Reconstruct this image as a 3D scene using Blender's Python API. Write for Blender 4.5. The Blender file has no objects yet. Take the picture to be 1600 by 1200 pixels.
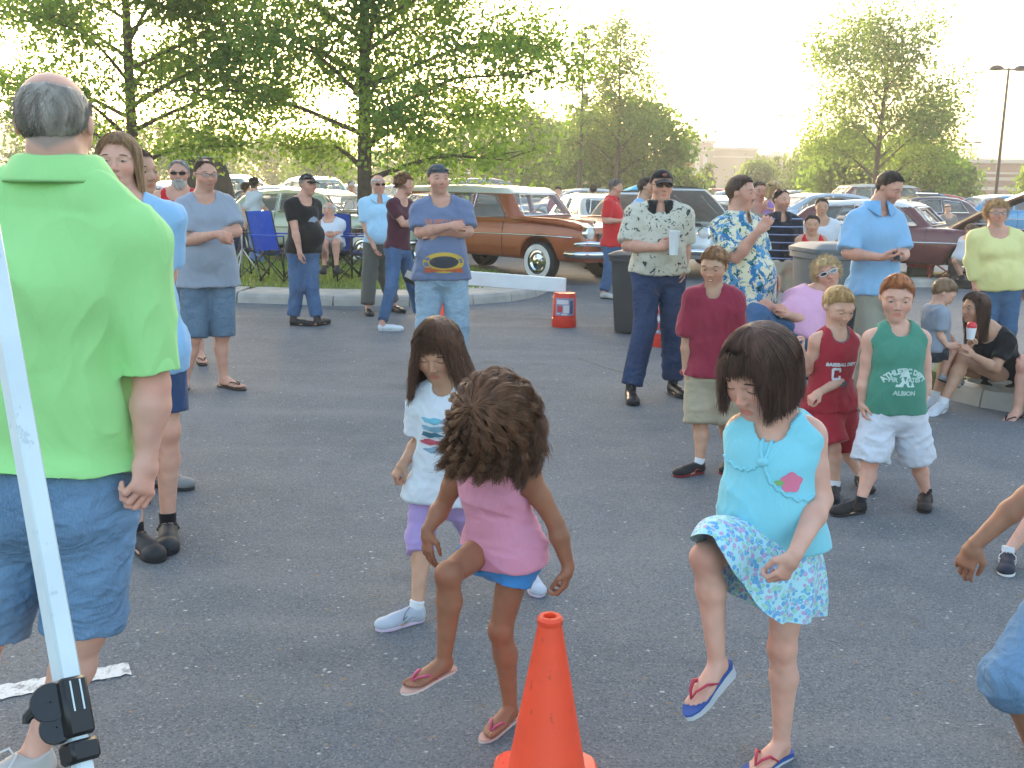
import bpy, math, random
import numpy as np
from mathutils import Vector, Matrix
R = math.radians
random.seed(4); RNG = np.random.default_rng(7)
S = bpy.context.scene
# ---------------------------------------------------------------- camera, sky, sun, exposure
CAM_H, TILT, FPX = 1.62, math.atan(315/1600), 1600.0
cam = bpy.data.cameras.new('camera'); camo = bpy.data.objects.new('camera', cam)
S.collection.objects.link(camo); S.camera = camo
ROLL = R(.92)
camo.matrix_world = Matrix.Translation((0, 0, CAM_H)) @ Matrix.Rotation(math.pi/2 - TILT, 4, 'X') @ Matrix.Rotation(ROLL, 4, 'Z')
cam.sensor_width = 36; cam.lens = 36*FPX/1600; cam.clip_start = 0.05; cam.clip_end = 3000
SUN_EL, SUN_AZ = R(9), R(-14)            # azimuth from +Y, negative = left
w = bpy.data.worlds.new('World'); S.world = w; w.use_nodes = True
nt = w.node_tree; bg = nt.nodes['Background']
sky = nt.nodes.new('ShaderNodeTexSky'); sky.sky_type = 'NISHITA'; sky.sun_disc = False
sky.sun_elevation = SUN_EL; sky.sun_rotation = SUN_AZ; sky.air_density = 1.0; sky.dust_density = 4.0; sky.ozone_density = 1.0
nt.links.new(sky.outputs[0], bg.inputs[0]); bg.inputs[1].default_value = 0.15
sl = bpy.data.lights.new('sun', 'SUN'); sl.energy = 1.05; sl.angle = R(16); sl.color = (1, .84, .66)
so = bpy.data.objects.new('sun', sl); S.collection.objects.link(so)
so.rotation_euler = Vector((math.sin(SUN_AZ)*math.cos(SUN_EL), math.cos(SUN_AZ)*math.cos(SUN_EL), math.sin(SUN_EL))).to_track_quat('Z', 'Y').to_euler()
S.view_settings.view_transform = 'Standard'; S.view_settings.look = 'None'
S.view_settings.exposure = 2.7; S.view_settings.gamma = 1
S.view_settings.use_curve_mapping = False
S.cycles.max_bounces = 6; S.cycles.transparent_max_bounces = 12
# ---------------------------------------------------------------- picture point -> place
CT, ST = math.cos(TILT), math.sin(TILT)
def ray(px, py):
    a, b = (px-800)/FPX, -(py-600)/FPX
    a, b = a*math.cos(ROLL)-b*math.sin(ROLL), a*math.sin(ROLL)+b*math.cos(ROLL)
    return np.array([a, CT + b*ST, -ST + b*CT])
def W(px, py, Y):
    d = ray(px, py); return np.array([0, 0, CAM_H]) + d*(Y/d[1])
def G(px, py, z=0.0):
    d = ray(px, py); return np.array([0, 0, CAM_H]) + d*((z-CAM_H)/d[2])
def V(*a): return np.array(a, float)
def nrm(v): v = np.asarray(v, float); return v/(np.linalg.norm(v)+1e-9)
def lerp(a, b, t): return a + (b-a)*t
def lin(c):
    if isinstance(c, str):
        c = c.lstrip('#'); c = [int(c[i:i+2], 16)/255 for i in (0, 2, 4)]
        return tuple(x/12.92 if x <= .04045 else ((x+.055)/1.055)**2.4 for x in c)
    return tuple(c)
# ---------------------------------------------------------------- materials
MC = {}
def new_mat(name):
    m = bpy.data.materials.new(name); m.use_nodes = True
    return m, m.node_tree, m.node_tree.nodes['Principled BSDF']
def N(t, typ, **kw):
    n = t.nodes.new(typ)
    for k, v in kw.items():
        if k in n.inputs.keys() if isinstance(k, str) else False: n.inputs[k].default_value = v
        else: setattr(n, k, v)
    return n
def ramp(t, fac, stops, interp='LINEAR'):
    r = t.nodes.new('ShaderNodeValToRGB'); r.color_ramp.interpolation = interp
    e = r.color_ramp.elements
    while len(e) > 1: e.remove(e[-1])
    e[0].position = stops[0][0]; e[0].color = (*stops[0][1], 1)
    for p, c in stops[1:]: x = e.new(p); x.color = (*c, 1)
    t.links.new(fac, r.inputs[0]); return r.outputs[0]
def noise(t, scale, detail=3, vec=None, rough=.5, stretch=None):
    n = t.nodes.new('ShaderNodeTexNoise'); n.inputs['Scale'].default_value = scale
    n.inputs['Detail'].default_value = detail; n.inputs['Roughness'].default_value = rough
    if vec is None:
        tc = t.nodes.new('ShaderNodeTexCoord'); vec = tc.outputs['Object']
    if stretch:
        mp = t.nodes.new('ShaderNodeMapping'); mp.inputs['Scale'].default_value = stretch
        t.links.new(vec, mp.inputs[0]); vec = mp.outputs[0]
    t.links.new(vec, n.inputs['Vector']); return n
def bump(t, b, h, strength=.3, dist=.01, prev=None):
    n = t.nodes.new('ShaderNodeBump'); n.inputs['Strength'].default_value = strength
    n.inputs['Distance'].default_value = dist; t.links.new(h, n.inputs['Height'])
    if prev: t.links.new(prev, n.inputs['Normal'])
    t.links.new(n.outputs[0], b.inputs['Normal']); return n.outputs[0]
def mixc(t, fac, a, b, mode='MIX'):
    m = t.nodes.new('ShaderNodeMix'); m.data_type = 'RGBA'; m.blend_type = mode
    for sock, v in ((m.inputs[0], fac), (m.inputs[6], a), (m.inputs[7], b)):
        if isinstance(v, (int, float)): sock.default_value = v
        elif isinstance(v, tuple): sock.default_value = (*v[:3], 1)
        else: t.links.new(v, sock)
    return m.outputs[2]
def paint(name, col, rough=.5, metal=0, var=.12, scale=6, bmp=0, bscale=60, spec=.5, coat=0, dirt=None):
    key = (name, str(col), rough, metal, coat)
    if key in MC: return MC[key]
    m, t, b = new_mat(name); c = lin(col)
    n = noise(t, scale, 4)
    k = ramp(t, n.outputs[0], [(.3, tuple(x*(1-var) for x in c)), (.7, tuple(min(1, x*(1+var)) for x in c))])
    if dirt:
        d1, d2 = noise(t, 34, 5, rough=.75, stretch=(1, 1, .35)), noise(t, 5, 3, rough=.7)
        k = mixc(t, ramp(t, d1.outputs[0], [(.60, (0, 0, 0)), (.66, (.55, .55, .55))]), k, dirt); k = mixc(t, ramp(t, d2.outputs[0], [(.45, (0, 0, 0)), (.8, (.35, .35, .35))]), k, dirt)
    t.links.new(k, b.inputs['Base Color'])
    b.inputs['Roughness'].default_value = rough; b.inputs['Metallic'].default_value = metal
    b.inputs['Specular IOR Level'].default_value = spec; b.inputs['Coat Weight'].default_value = coat
    b.inputs['Coat Roughness'].default_value = .06
    if bmp: bump(t, b, noise(t, bscale, 3).outputs[0], bmp, .004)
    MC[key] = m; return m
def cloth(name, col, var=.08, weave=900, fold=.5, pattern=None, sheen=.15):
    key = (name, str(col))
    if key in MC: return MC[key]
    m, t, b = new_mat(name); c = lin(col) if col else (.5, .5, .5)
    n = noise(t, 5, 3)
    k = mixc(t, n.outputs[0], tuple(x*(1-var) for x in c), tuple(min(1, x*(1+var)) for x in c))
    if pattern: k = pattern(t, k)
    t.links.new(k, b.inputs['Base Color'])
    b.inputs['Roughness'].default_value = .85; b.inputs['Specular IOR Level'].default_value = .2
    b.inputs['Sheen Weight'].default_value = sheen
    f = noise(t, 6, 3, stretch=(1.5, 1.5, .6)); f.inputs['Distortion'].default_value = 1.1
    p = bump(t, b, f.outputs[0], fold*.75, .03)
    bump(t, b, noise(t, weave*.25, 1).outputs[0], .12, .002, p)
    MC[key] = m; return m
def denim(name, col, worn=.35, leg=True):
    key = (name, str(col))
    if key in MC: return MC[key]
    m, t, b = new_mat(name); c = lin(col)
    n = noise(t, 3.5, 4, rough=.6); n2 = noise(t, 260, 2, stretch=(1, 1, .25))
    k = ramp(t, n.outputs[0], [(.35, tuple(x*.82 for x in c)), (.68, tuple(min(1, x*(1+worn)+.015) for x in c))])
    k = mixc(t, ramp(t, n2.outputs[0], [(.4, (0, 0, 0)), (.7, (.35, .35, .35))]), k, tuple(min(1, x*1.5+.05) for x in c))
    t.links.new(k, b.inputs['Base Color']); b.inputs['Roughness'].default_value = .9; b.inputs['Specular IOR Level'].default_value = .15
    f = noise(t, 9, 3, stretch=(1, 1, 1.5)); f.inputs['Distortion'].default_value = 1.5
    p = bump(t, b, f.outputs[0], .6, .03); bump(t, b, n2.outputs[0], .2, .002, p)
    MC[key] = m; return m
def stripes_pat(axis, period, duty, col, off=0):
    def f(t, base):
        tc = t.nodes.new('ShaderNodeTexCoord'); sx = t.nodes.new('ShaderNodeSeparateXYZ'); t.links.new(tc.outputs['Object'], sx.inputs[0])
        a = t.nodes.new('ShaderNodeMath'); a.operation = 'MULTIPLY_ADD'; a.inputs[1].default_value = 1/period; a.inputs[2].default_value = off
        t.links.new(sx.outputs[axis], a.inputs[0])
        fr = t.nodes.new('ShaderNodeMath'); fr.operation = 'FRACT'; t.links.new(a.outputs[0], fr.inputs[0])
        lt = t.nodes.new('ShaderNodeMath'); lt.operation = 'LESS_THAN'; lt.inputs[1].default_value = duty; t.links.new(fr.outputs[0], lt.inputs[0])
        return mixc(t, lt.outputs[0], base, lin(col))
    return f
def blotch_pat(layers):
    """printed cloth: layers of (scale, threshold, colour, seed)"""
    def f(t, base):
        tc = t.nodes.new('ShaderNodeTexCoord'); k = base
        for sc, th, col, sd in layers:
            mp = t.nodes.new('ShaderNodeMapping'); mp.inputs['Location'].default_value = (sd*3.1, sd*1.7, sd*2.3)
            t.links.new(tc.outputs['Object'], mp.inputs[0])
            n = noise(t, sc, 4, mp.outputs[0], .62); n.inputs['Distortion'].default_value = .7
            k = mixc(t, ramp(t, n.outputs[0], [(th, (0, 0, 0)), (th+.02, (1, 1, 1))]), k, lin(col))
        return k
    return f
def flowers_pat(sc, cols, r=.3):
    def f(t, base):
        tc = t.nodes.new('ShaderNodeTexCoord'); k = base
        for i, col in enumerate(cols):
            mp = t.nodes.new('ShaderNodeMapping'); mp.inputs['Location'].default_value = (i*3.3, i*1.9, i*5.3)
            t.links.new(tc.outputs['Object'], mp.inputs[0])
            v = t.nodes.new('ShaderNodeTexVoronoi'); v.inputs['Scale'].default_value = sc; t.links.new(mp.outputs[0], v.inputs['Vector'])
            k = mixc(t, ramp(t, v.outputs['Distance'], [(r*.25, (0, 0, 0)), (r*.3, (1, 1, 1)), (r, (1, 1, 1)), (r+.04, (0, 0, 0))]), k, lin(col))
        return k
    return f
def glassy(name, col=(.05, .06, .07), rough=.05, alpha=None):
    if name in MC: return MC[name]
    m, t, b = new_mat(name); b.inputs['Base Color'].default_value = (*lin(col), 1)
    b.inputs['Roughness'].default_value = rough; b.inputs['Specular IOR Level'].default_value = 1
    if alpha is not None: b.inputs['Alpha'].default_value = alpha
    MC[name] = m; return m
def skin_mat():
    if 'skin' in MC: return MC['skin']
    m, t, b = new_mat('skin')
    a = t.nodes.new('ShaderNodeAttribute'); a.attribute_name = 'Col'
    n = noise(t, 14, 4)
    k = mixc(t, ramp(t, n.outputs[0], [(.35, (0, 0, 0)), (.7, (.30, .30, .30))]), a.outputs['Color'],
             mixc(t, 1.0, a.outputs['Color'], (1.0, .74, .66), 'MULTIPLY'))
    t.links.new(k, b.inputs['Base Color']); b.inputs['Roughness'].default_value = .52; b.inputs['Specular IOR Level'].default_value = .35
    b.inputs['Subsurface Weight'].default_value = .12; b.inputs['Subsurface Radius'].default_value = (.012, .004, .002)
    b.inputs['Subsurface Scale'].default_value = 1
    bump(t, b, noise(t, 220, 2).outputs[0], .1, .002)
    MC['skin'] = m; return m
def hair_mat(col):
    key = ('hair', str(col))
    if key in MC: return MC[key]
    m, t, b = new_mat('hair'); c = lin(col)
    n = noise(t, 40, 3, stretch=(1, 1, .2))
    k = ramp(t, n.outputs[0], [(.3, tuple(x*.6 for x in c)), (.7, tuple(min(1, x*1.45) for x in c))])
    t.links.new(k, b.inputs['Base Color']); b.inputs['Roughness'].default_value = .5
    b.inputs['Specular IOR Level'].default_value = .3; b.inputs['Sheen Weight'].default_value = .06
    bump(t, b, noise(t, 160, 2, stretch=(1, 1, .12)).outputs[0], .5, .004)
    MC[key] = m; return m
# ---------------------------------------------------------------- objects
COL = S.collection
def mesh(name, Vt, Fc, mats, root=None, origin=None, smooth=True, cols=None, mi=None, label=None):
    """one mesh object; Fc is a list of index tuples or an (n,k) array"""
    Vt = np.asarray(Vt, np.float32).reshape(-1, 3)
    o0 = np.array(root['_o'], np.float32) if root is not None else (np.array(origin, np.float32) if origin is not None else np.zeros(3, np.float32))
    me = bpy.data.meshes.new(name)
    if isinstance(Fc, np.ndarray) and len(Fc):
        n, k = Fc.shape
        me.vertices.add(len(Vt)); me.vertices.foreach_set('co', (Vt-o0).ravel())
        me.loops.add(n*k); me.loops.foreach_set('vertex_index', Fc.astype(np.int32).ravel())
        me.polygons.add(n); me.polygons.foreach_set('loop_start', np.arange(0, n*k, k, dtype=np.int32))
        me.update(calc_edges=True); me.validate()
    else:
        me.from_pydata([tuple(v) for v in (Vt-o0).tolist()], [], [tuple(f) for f in Fc]); me.update()
    me.polygons.foreach_set('use_smooth', np.full(len(me.polygons), bool(smooth)))
    for m in (mats if isinstance(mats, (list, tuple)) else [mats]): me.materials.append(m)
    if mi is not None: me.polygons.foreach_set('material_index', np.asarray(mi, np.int32))
    if cols is not None:
        a = me.color_attributes.new('Col', 'FLOAT_COLOR', 'POINT')
        a.data.foreach_set('color', np.hstack([cols, np.ones((len(cols), 1))]).astype(np.float32).ravel())
    o = bpy.data.objects.new(name, me); COL.objects.link(o)
    if root is not None: o.parent = root; o['_o'] = tuple(float(x) for x in root['_o'])
    else: o.location = tuple(float(x) for x in o0); o['_o'] = tuple(float(x) for x in o0)
    if label: o['label'] = label
    return o
def thing(name, label, cat, loc, group=None):
    o = bpy.data.objects.new(name, None); COL.objects.link(o); o.location = tuple(float(x) for x in loc)
    o.empty_display_size = .2
    o['_o'] = tuple(float(x) for x in loc); o['label'] = label; o['category'] = cat
    if group: o['group'] = group
    return o
def tag(o, label=None, cat=None, group=None, kind=None):
    for k, v in (('label', label), ('category', cat), ('group', group), ('kind', kind)):
        if v: o[k] = v
    return o
class MB:
    """collects simple solids for one mesh"""
    def __init__(s): s.v = []; s.f = []; s.m = []
    def add(s, v, f, m=0):
        n = len(s.v); s.v += [tuple(map(float, x)) for x in v]; s.f += [tuple(i+n for i in q) for q in f]; s.m += [m]*len(f); return s
    def box(s, c, size, ax=None, m=0, bev=0):
        ax = np.eye(3) if ax is None else np.asarray(ax); h = np.array(size)/2; c = np.asarray(c, float)
        if bev > 0:
            b = bev; v = []
            for sx in (-1, 1):
                for sy in (-1, 1):
                    for sz in (-1, 1):
                        sg = np.array([sx, sy, sz])
                        for k in range(3):
                            q = sg*(h-b); q[k] = sg[k]*h[k]; v.append(c + q@ax)
            idx = lambda a, b_, c_, k: ((a*2+b_)*2+c_)*3+k
            f = []
            for k in range(3):
                i, j = [(1, 2), (2, 0), (0, 1)][k]
                for sg in (0, 1):
                    q = []
                    for a, b_ in ((0, 0), (1, 0), (1, 1), (0, 1)):
                        s3 = [0, 0, 0]; s3[k] = sg; s3[i] = a; s3[j] = b_; q.append(idx(*s3, k))
                    f.append(tuple(q if sg else q[::-1]))
            for k in range(3):
                i, j = [(1, 2), (2, 0), (0, 1)][k]
                for a in (0, 1):
                    for b_ in (0, 1):
                        s0 = [0, 0, 0]; s0[i] = a; s0[j] = b_; s1 = list(s0); s1[k] = 1
                        q = [idx(*s0, i), idx(*s1, i), idx(*s1, j), idx(*s0, j)]; f.append(tuple(q if (a != b_) else q[::-1]))
            for a in (0, 1):
                for b_ in (0, 1):
                    for c_ in (0, 1):
                        q = [idx(a, b_, c_, k) for k in range(3)]; f.append(tuple(q if (a+b_+c_) % 2 else q[::-1]))
            return s.add(v, f, m)
        v = [c + np.array([a, b, d])*h@ax for a in (-1, 1) for b in (-1, 1) for d in (-1, 1)]
        return s.add(v, [(0, 1, 3, 2), (4, 6, 7, 5), (0, 4, 5, 1), (2, 3, 7, 6), (0, 2, 6, 4), (1, 5, 7, 3)], m)
    def tube(s, pts, r, n=8, m=0, cap=True, flat=1, up=None):
        pts = [np.asarray(p, float) for p in pts]; k = len(pts)
        r = [r]*k if np.isscalar(r) else r; v = []; pu = None
        for i, p in enumerate(pts):
            d = nrm(pts[min(i+1, k-1)] - pts[max(i-1, 0)])
            a = (np.asarray(up, float) if up is not None else (V(0, 0, 1) if abs(d[2]) < .9 else V(1, 0, 0))) if pu is None else pu
            u = nrm(a - d*np.dot(a, d)); w_ = np.cross(d, u); pu = u
            for j in range(n):
                t = 2*math.pi*j/n; v.append(p + r[i]*(math.cos(t)*u*flat + math.sin(t)*w_))
        f = [(i*n+j, i*n+(j+1) % n, (i+1)*n+(j+1) % n, (i+1)*n+j) for i in range(k-1) for j in range(n)]
        if cap: f += [tuple(range(n))[::-1], tuple((k-1)*n+j for j in range(n))]
        return s.add(v, f, m)
    def lathe(s, prof, c, n=20, m=0, ax=None):
        """prof: (radius, height) list about local z"""
        ax = np.eye(3) if ax is None else np.asarray(ax); c = np.asarray(c, float); v = []
        for r, z in prof:
            for j in range(n):
                t = 2*math.pi*j/n; v.append(c + np.array([r*math.cos(t), r*math.sin(t), z])@ax)
        k = len(prof)
        f = [(i*n+j, i*n+(j+1) % n, (i+1)*n+(j+1) % n, (i+1)*n+j) for i in range(k-1) for j in range(n)]
        return s.add(v, f, m)
    def ell(s, c, r, ax=None, n=12, m=0):
        ax = np.eye(3) if ax is None else np.asarray(ax); c = np.asarray(c, float); v = []; k = max(4, n//2)
        for i in range(k+1):
            th = math.pi*i/k
            for j in range(n):
                t = 2*math.pi*j/n; v.append(c + np.array([r[0]*math.sin(th)*math.cos(t), r[1]*math.sin(th)*math.sin(t), r[2]*math.cos(th)])@ax)
        f = [((i+1)*n+j, (i+1)*n+(j+1) % n, i*n+(j+1) % n, i*n+j) for i in range(k) for j in range(n)]
        return s.add(v, f, m)
    def prism(s, poly, o, u, v_, d, m=0):
        """polygon in plane (u,v_) at origin o, extruded by vector d"""
        o = np.asarray(o, float); a = [o + x*np.asarray(u, float) + y*np.asarray(v_, float) for x, y in poly]; n = len(a)
        vs = a + [p + np.asarray(d, float) for p in a]
        return s.add(vs, [tuple(range(n))[::-1], tuple(range(n, 2*n))] + [(i, (i+1) % n, n+(i+1) % n, n+i) for i in range(n)], m)
    def build(s, name, mats, root=None, origin=None, smooth=False, label=None):
        o = mesh(name, s.v, s.f, mats, root, origin, smooth, mi=s.m, label=label)
        if smooth == 'auto':
            o.data.polygons.foreach_set('use_smooth', np.full(len(o.data.polygons), True))
            o.data.set_sharp_from_angle(angle=R(38))
        return o
def text_verts(txt, size=1, bold=.0, font_spacing=1, ext=0):
    cu = bpy.data.curves.new('txt', 'FONT'); cu.body = txt; cu.size = size; cu.align_x = 'CENTER'; cu.align_y = 'CENTER'
    cu.offset = bold; cu.space_character = font_spacing; cu.extrude = ext; cu.resolution_u = 3
    ob = bpy.data.objects.new('txt', cu); COL.objects.link(ob)
    me = bpy.data.meshes.new_from_object(ob.evaluated_get(bpy.context.evaluated_depsgraph_get()))
    vs = np.array([v.co[:] for v in me.vertices]); fs = [tuple(p.vertices) for p in me.polygons]
    bpy.data.objects.remove(ob); bpy.data.meshes.remove(me); bpy.data.curves.remove(cu)
    return vs, fs
# ---------------------------------------------------------------- implicit surfaces (smooth unions, meshed with surface nets)
class Sdf:
    def __init__(s): s.ops = []
    def seg(s, p0, p1, r0, r1=None, side=None, a0=1, a1=None, cap0=False, cap1=False, k=.015, op='u'):
        r1 = r0 if r1 is None else r1; a1 = a0 if a1 is None else a1
        p0 = np.asarray(p0, float); p1 = np.asarray(p1, float)
        ax = p1-p0; L = np.linalg.norm(ax)+1e-9; axn = ax/L
        sd = None
        if side is not None: sd = np.asarray(side, float); sd = nrm(sd - axn*np.dot(sd, axn))
        rm = max(r0*max(a0, 1), r1*max(a1, 1))
        def f(X, Y, Z):
            qx, qy, qz = X-p0[0], Y-p0[1], Z-p0[2]
            al = qx*axn[0]+qy*axn[1]+qz*axn[2]; t = np.clip(al/L, 0, 1)
            wx, wy, wz = qx-t*ax[0], qy-t*ax[1], qz-t*ax[2]; d2 = wx*wx+wy*wy+wz*wz
            if sd is not None:
                ws = wx*sd[0]+wy*sd[1]+wz*sd[2]; a = a0+(a1-a0)*t; d2 = d2 - ws*ws + (ws/a)**2
            d = np.sqrt(np.maximum(d2, 0)) - (r0+(r1-r0)*t)
            if cap1: d = np.maximum(d, al-L)
            if cap0: d = np.maximum(d, -al)
            return d
        s.ops.append((op, f, np.minimum(p0, p1)-rm, np.maximum(p0, p1)+rm, k)); return s
    def ell(s, c, r, ax=None, k=.015, op='u'):
        c = np.asarray(c, float); ax = np.eye(3) if ax is None else np.asarray(ax); rm = max(r)
        def f(X, Y, Z):
            q = [X-c[0], Y-c[1], Z-c[2]]; k0 = 0; k1 = 0
            for i in range(3):
                u = (q[0]*ax[i][0]+q[1]*ax[i][1]+q[2]*ax[i][2])/r[i]; k0 = k0+u*u; k1 = k1+(u/r[i])**2
            k0 = np.sqrt(k0); k1 = np.sqrt(k1)+1e-6; return k0*(k0-1)/k1
        s.ops.append((op, f, c-rm, c+rm, k)); return s
    def half(s, p, n, k=.002):
        """keep the side the normal points away from"""
        p = np.asarray(p, float); n = nrm(n)
        s.ops.append(('i', lambda X, Y, Z: (X-p[0])*n[0]+(Y-p[1])*n[1]+(Z-p[2])*n[2], None, None, k)); return s
    def fn(s, f, lo, hi, k=.01, op='u'): s.ops.append((op, f, np.asarray(lo, float), np.asarray(hi, float), k)); return s
    def run(s, res, fine=(), rf=None):
        lo = np.min([o[2] for o in s.ops if o[0] == 'u'], axis=0)-3*res; hi = np.max([o[3] for o in s.ops if o[0] == 'u'], axis=0)+3*res
        axs = []
        for a in range(3):
            t = lo[a]; out = [t]
            iv = [(c[a]-h[a], c[a]+h[a], rf) for c, h in fine]
            while t < hi[a]:
                st = res
                for x0, x1, r in iv:
                    if x0 <= t < x1: st = min(st, r)
                    elif t < x0 < t+st: st = max(min(st, x0-t+1e-4), r)
                t += st; out.append(t)
            axs.append(np.array(out, np.float32))
        X, Y, Z = axs[0][:, None, None], axs[1][None, :, None], axs[2][None, None, :]
        F = np.full((len(axs[0]), len(axs[1]), len(axs[2])), .5, np.float32)
        for op, f, l, h, k in s.ops:
            if l is None: sl = (slice(None),)*3
            else:
                mg = max(k*1.2, 0)+2.5*res
                sl = tuple(slice(max(0, int(np.searchsorted(axs[a], l[a]-mg))-1), int(np.searchsorted(axs[a], h[a]+mg))+1) for a in range(3))
            d = f(X[sl[0]], Y[:, sl[1]], Z[:, :, sl[2]]).astype(np.float32); A = F[sl]
            if op == 'u':
                hh = np.maximum(k-np.abs(A-d), 0)/k; F[sl] = np.minimum(A, d)-hh*hh*k*.25
            else:
                if op == 's': d = -d
                hh = np.maximum(k-np.abs(A-d), 0)/k; F[sl] = np.maximum(A, d)+hh*hh*k*.25
        return nets(F, axs)
def nets(F, axs):
    I = F < 0; nx, ny, nz = F.shape
    c = I[:-1].astype(np.int8)+I[1:]; c = c[:, :-1]+c[:, 1:]; c = c[:, :, :-1]+c[:, :, 1:]
    act = (c > 0) & (c < 8); idx = np.argwhere(act); n = len(idx)
    ids = np.full(act.shape, -1, np.int32); ids[act] = np.arange(n)
    P = np.zeros((n, 3)); cnt = np.zeros(n)
    C = [(a, b, d) for a in (0, 1) for b in (0, 1) for d in (0, 1)]
    val = {k: F[idx[:, 0]+k[0], idx[:, 1]+k[1], idx[:, 2]+k[2]] for k in C}
    for k in C:
        for ax in range(3):
            if k[ax]: continue
            k2 = list(k); k2[ax] = 1; k2 = tuple(k2); a, b = val[k], val[k2]; m = (a < 0) != (b < 0)
            t = np.where(m, a/np.where(m, a-b, 1), 0)
            for d in range(3):
                g = axs[d]; p = g[idx[:, d]+k[d]].astype(float)
                if d == ax: p = p + t*(g[idx[:, d]+1]-g[idx[:, d]])
                P[:, d] += np.where(m, p, 0)
            cnt += m
    P /= cnt[:, None]; Q = []
    for ax in range(3):
        b, d = [(1, 2), (2, 0), (0, 1)][ax]
        s0 = [slice(None)]*3; s1 = [slice(None)]*3; s0[ax] = slice(None, -1); s1[ax] = slice(1, None)
        for s_ in (s0, s1):
            s_[b] = slice(1, -1); s_[d] = slice(1, -1)
        A, B = I[tuple(s0)], I[tuple(s1)]; e = np.argwhere(A != B); sg = A[tuple(e.T)]
        e[:, b] += 1; e[:, d] += 1
        def cell(ob, od):
            q = e.copy(); q[:, b] -= ob; q[:, d] -= od; return ids[q[:, 0], q[:, 1], q[:, 2]]
        q = np.stack([cell(1, 1), cell(0, 1), cell(0, 0), cell(1, 0)], 1)
        q[~sg] = q[~sg][:, ::-1]; Q.append(q)
    Q = np.vstack(Q); return P, Q[(Q >= 0).all(1)]
def vnormals(P, Q):
    n = np.cross(P[Q[:, 2]]-P[Q[:, 0]], P[Q[:, 3]]-P[Q[:, 1]]); o = np.zeros_like(P)
    for i in range(4): np.add.at(o, Q[:, i], n)
    return o/(np.linalg.norm(o, axis=1, keepdims=True)+1e-12)
def relax(P, Q, it=1, f=.5):
    for _ in range(it):
        s = np.zeros_like(P); c = np.zeros(len(P))
        for i in range(4):
            a, b = Q[:, i], Q[:, (i+1) % 4]; np.add.at(s, a, P[b]); np.add.at(s, b, P[a]); np.add.at(c, a, 1); np.add.at(c, b, 1)
        P = P + (s/np.maximum(c, 1)[:, None]-P)*f
    return P
def wob(P, fr, seed=0):
    """cheap smooth 3-D noise, -1..1"""
    r = np.random.default_rng(seed); o = np.zeros(len(P))
    for i in range(5):
        k = r.normal(size=3)*fr; ph = r.uniform(0, 6.28); k2 = r.normal(size=3)*fr*.6
        o += np.sin(P@k+ph+1.4*np.sin(P@k2+ph*2))
    return o/3.2
def folds(P, Q, amp, fr, seed, stretch=(1, 1, 1), damp=1.):
    n = vnormals(P, Q); q = P*np.array(stretch)
    a = 1-np.abs(wob(q, fr, seed))**.7*1.6+.45*(1-np.abs(wob(q*np.array([1, 1, 1.3]), fr*2.3, seed+5))**.7*1.6); mask = np.clip(.5+.7*wob(P, fr*.35, seed+9), .1, 1)
    return P + n*(a*mask*amp*damp)[:, None]
# ---------------------------------------------------------------- people
UP = V(0, 0, 1)
def tubes(P, r, name, m, root, sides=3):
    """P (n,k,3) strands -> one mesh of thin tapered tubes"""
    n, k, _ = P.shape; T = np.gradient(P, axis=1); T /= np.linalg.norm(T, axis=2, keepdims=True)+1e-9
    a = np.where(np.abs(T[..., 2:3]) < .9, V(0, 0, 1), V(1, 0, 0)); u = np.cross(T, a); u /= np.linalg.norm(u, axis=2, keepdims=True)+1e-9
    w_ = np.cross(T, u); r = np.broadcast_to(r, (n, k))[..., None]
    ring = [P + r*(math.cos(t)*u+math.sin(t)*w_) for t in np.arange(sides)*2*math.pi/sides]
    Vt = np.stack(ring, 2).reshape(-1, 3)
    b = (np.arange(n)[:, None, None]*k+np.arange(k-1)[None, :, None])*sides; j = np.arange(sides)[None, None, :]; j2 = (j+1) % sides
    F = np.stack([b+j, b+j2, b+sides+j2, b+sides+j], -1).reshape(-1, 4)
    return mesh(name, Vt, F, m, root)
def head_frame(c, yaw, pitch, roll, HH):
    y, p, r = R(yaw), R(pitch), R(roll)
    f = V(math.sin(y), -math.cos(y), 0); s = V(math.cos(y), math.sin(y), 0); u = UP.copy()
    f, u = f*math.cos(p)-u*math.sin(p), u*math.cos(p)+f*math.sin(p)
    s, u = s*math.cos(r)-u*math.sin(r), u*math.cos(r)+s*math.sin(r)
    return dict(c=c, M=np.array([s, u, f]), H=HH)
def hp_(hd, x, y, z): return hd['c'] + hd['H']*(V(x, y, z)@hd['M'])
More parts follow.
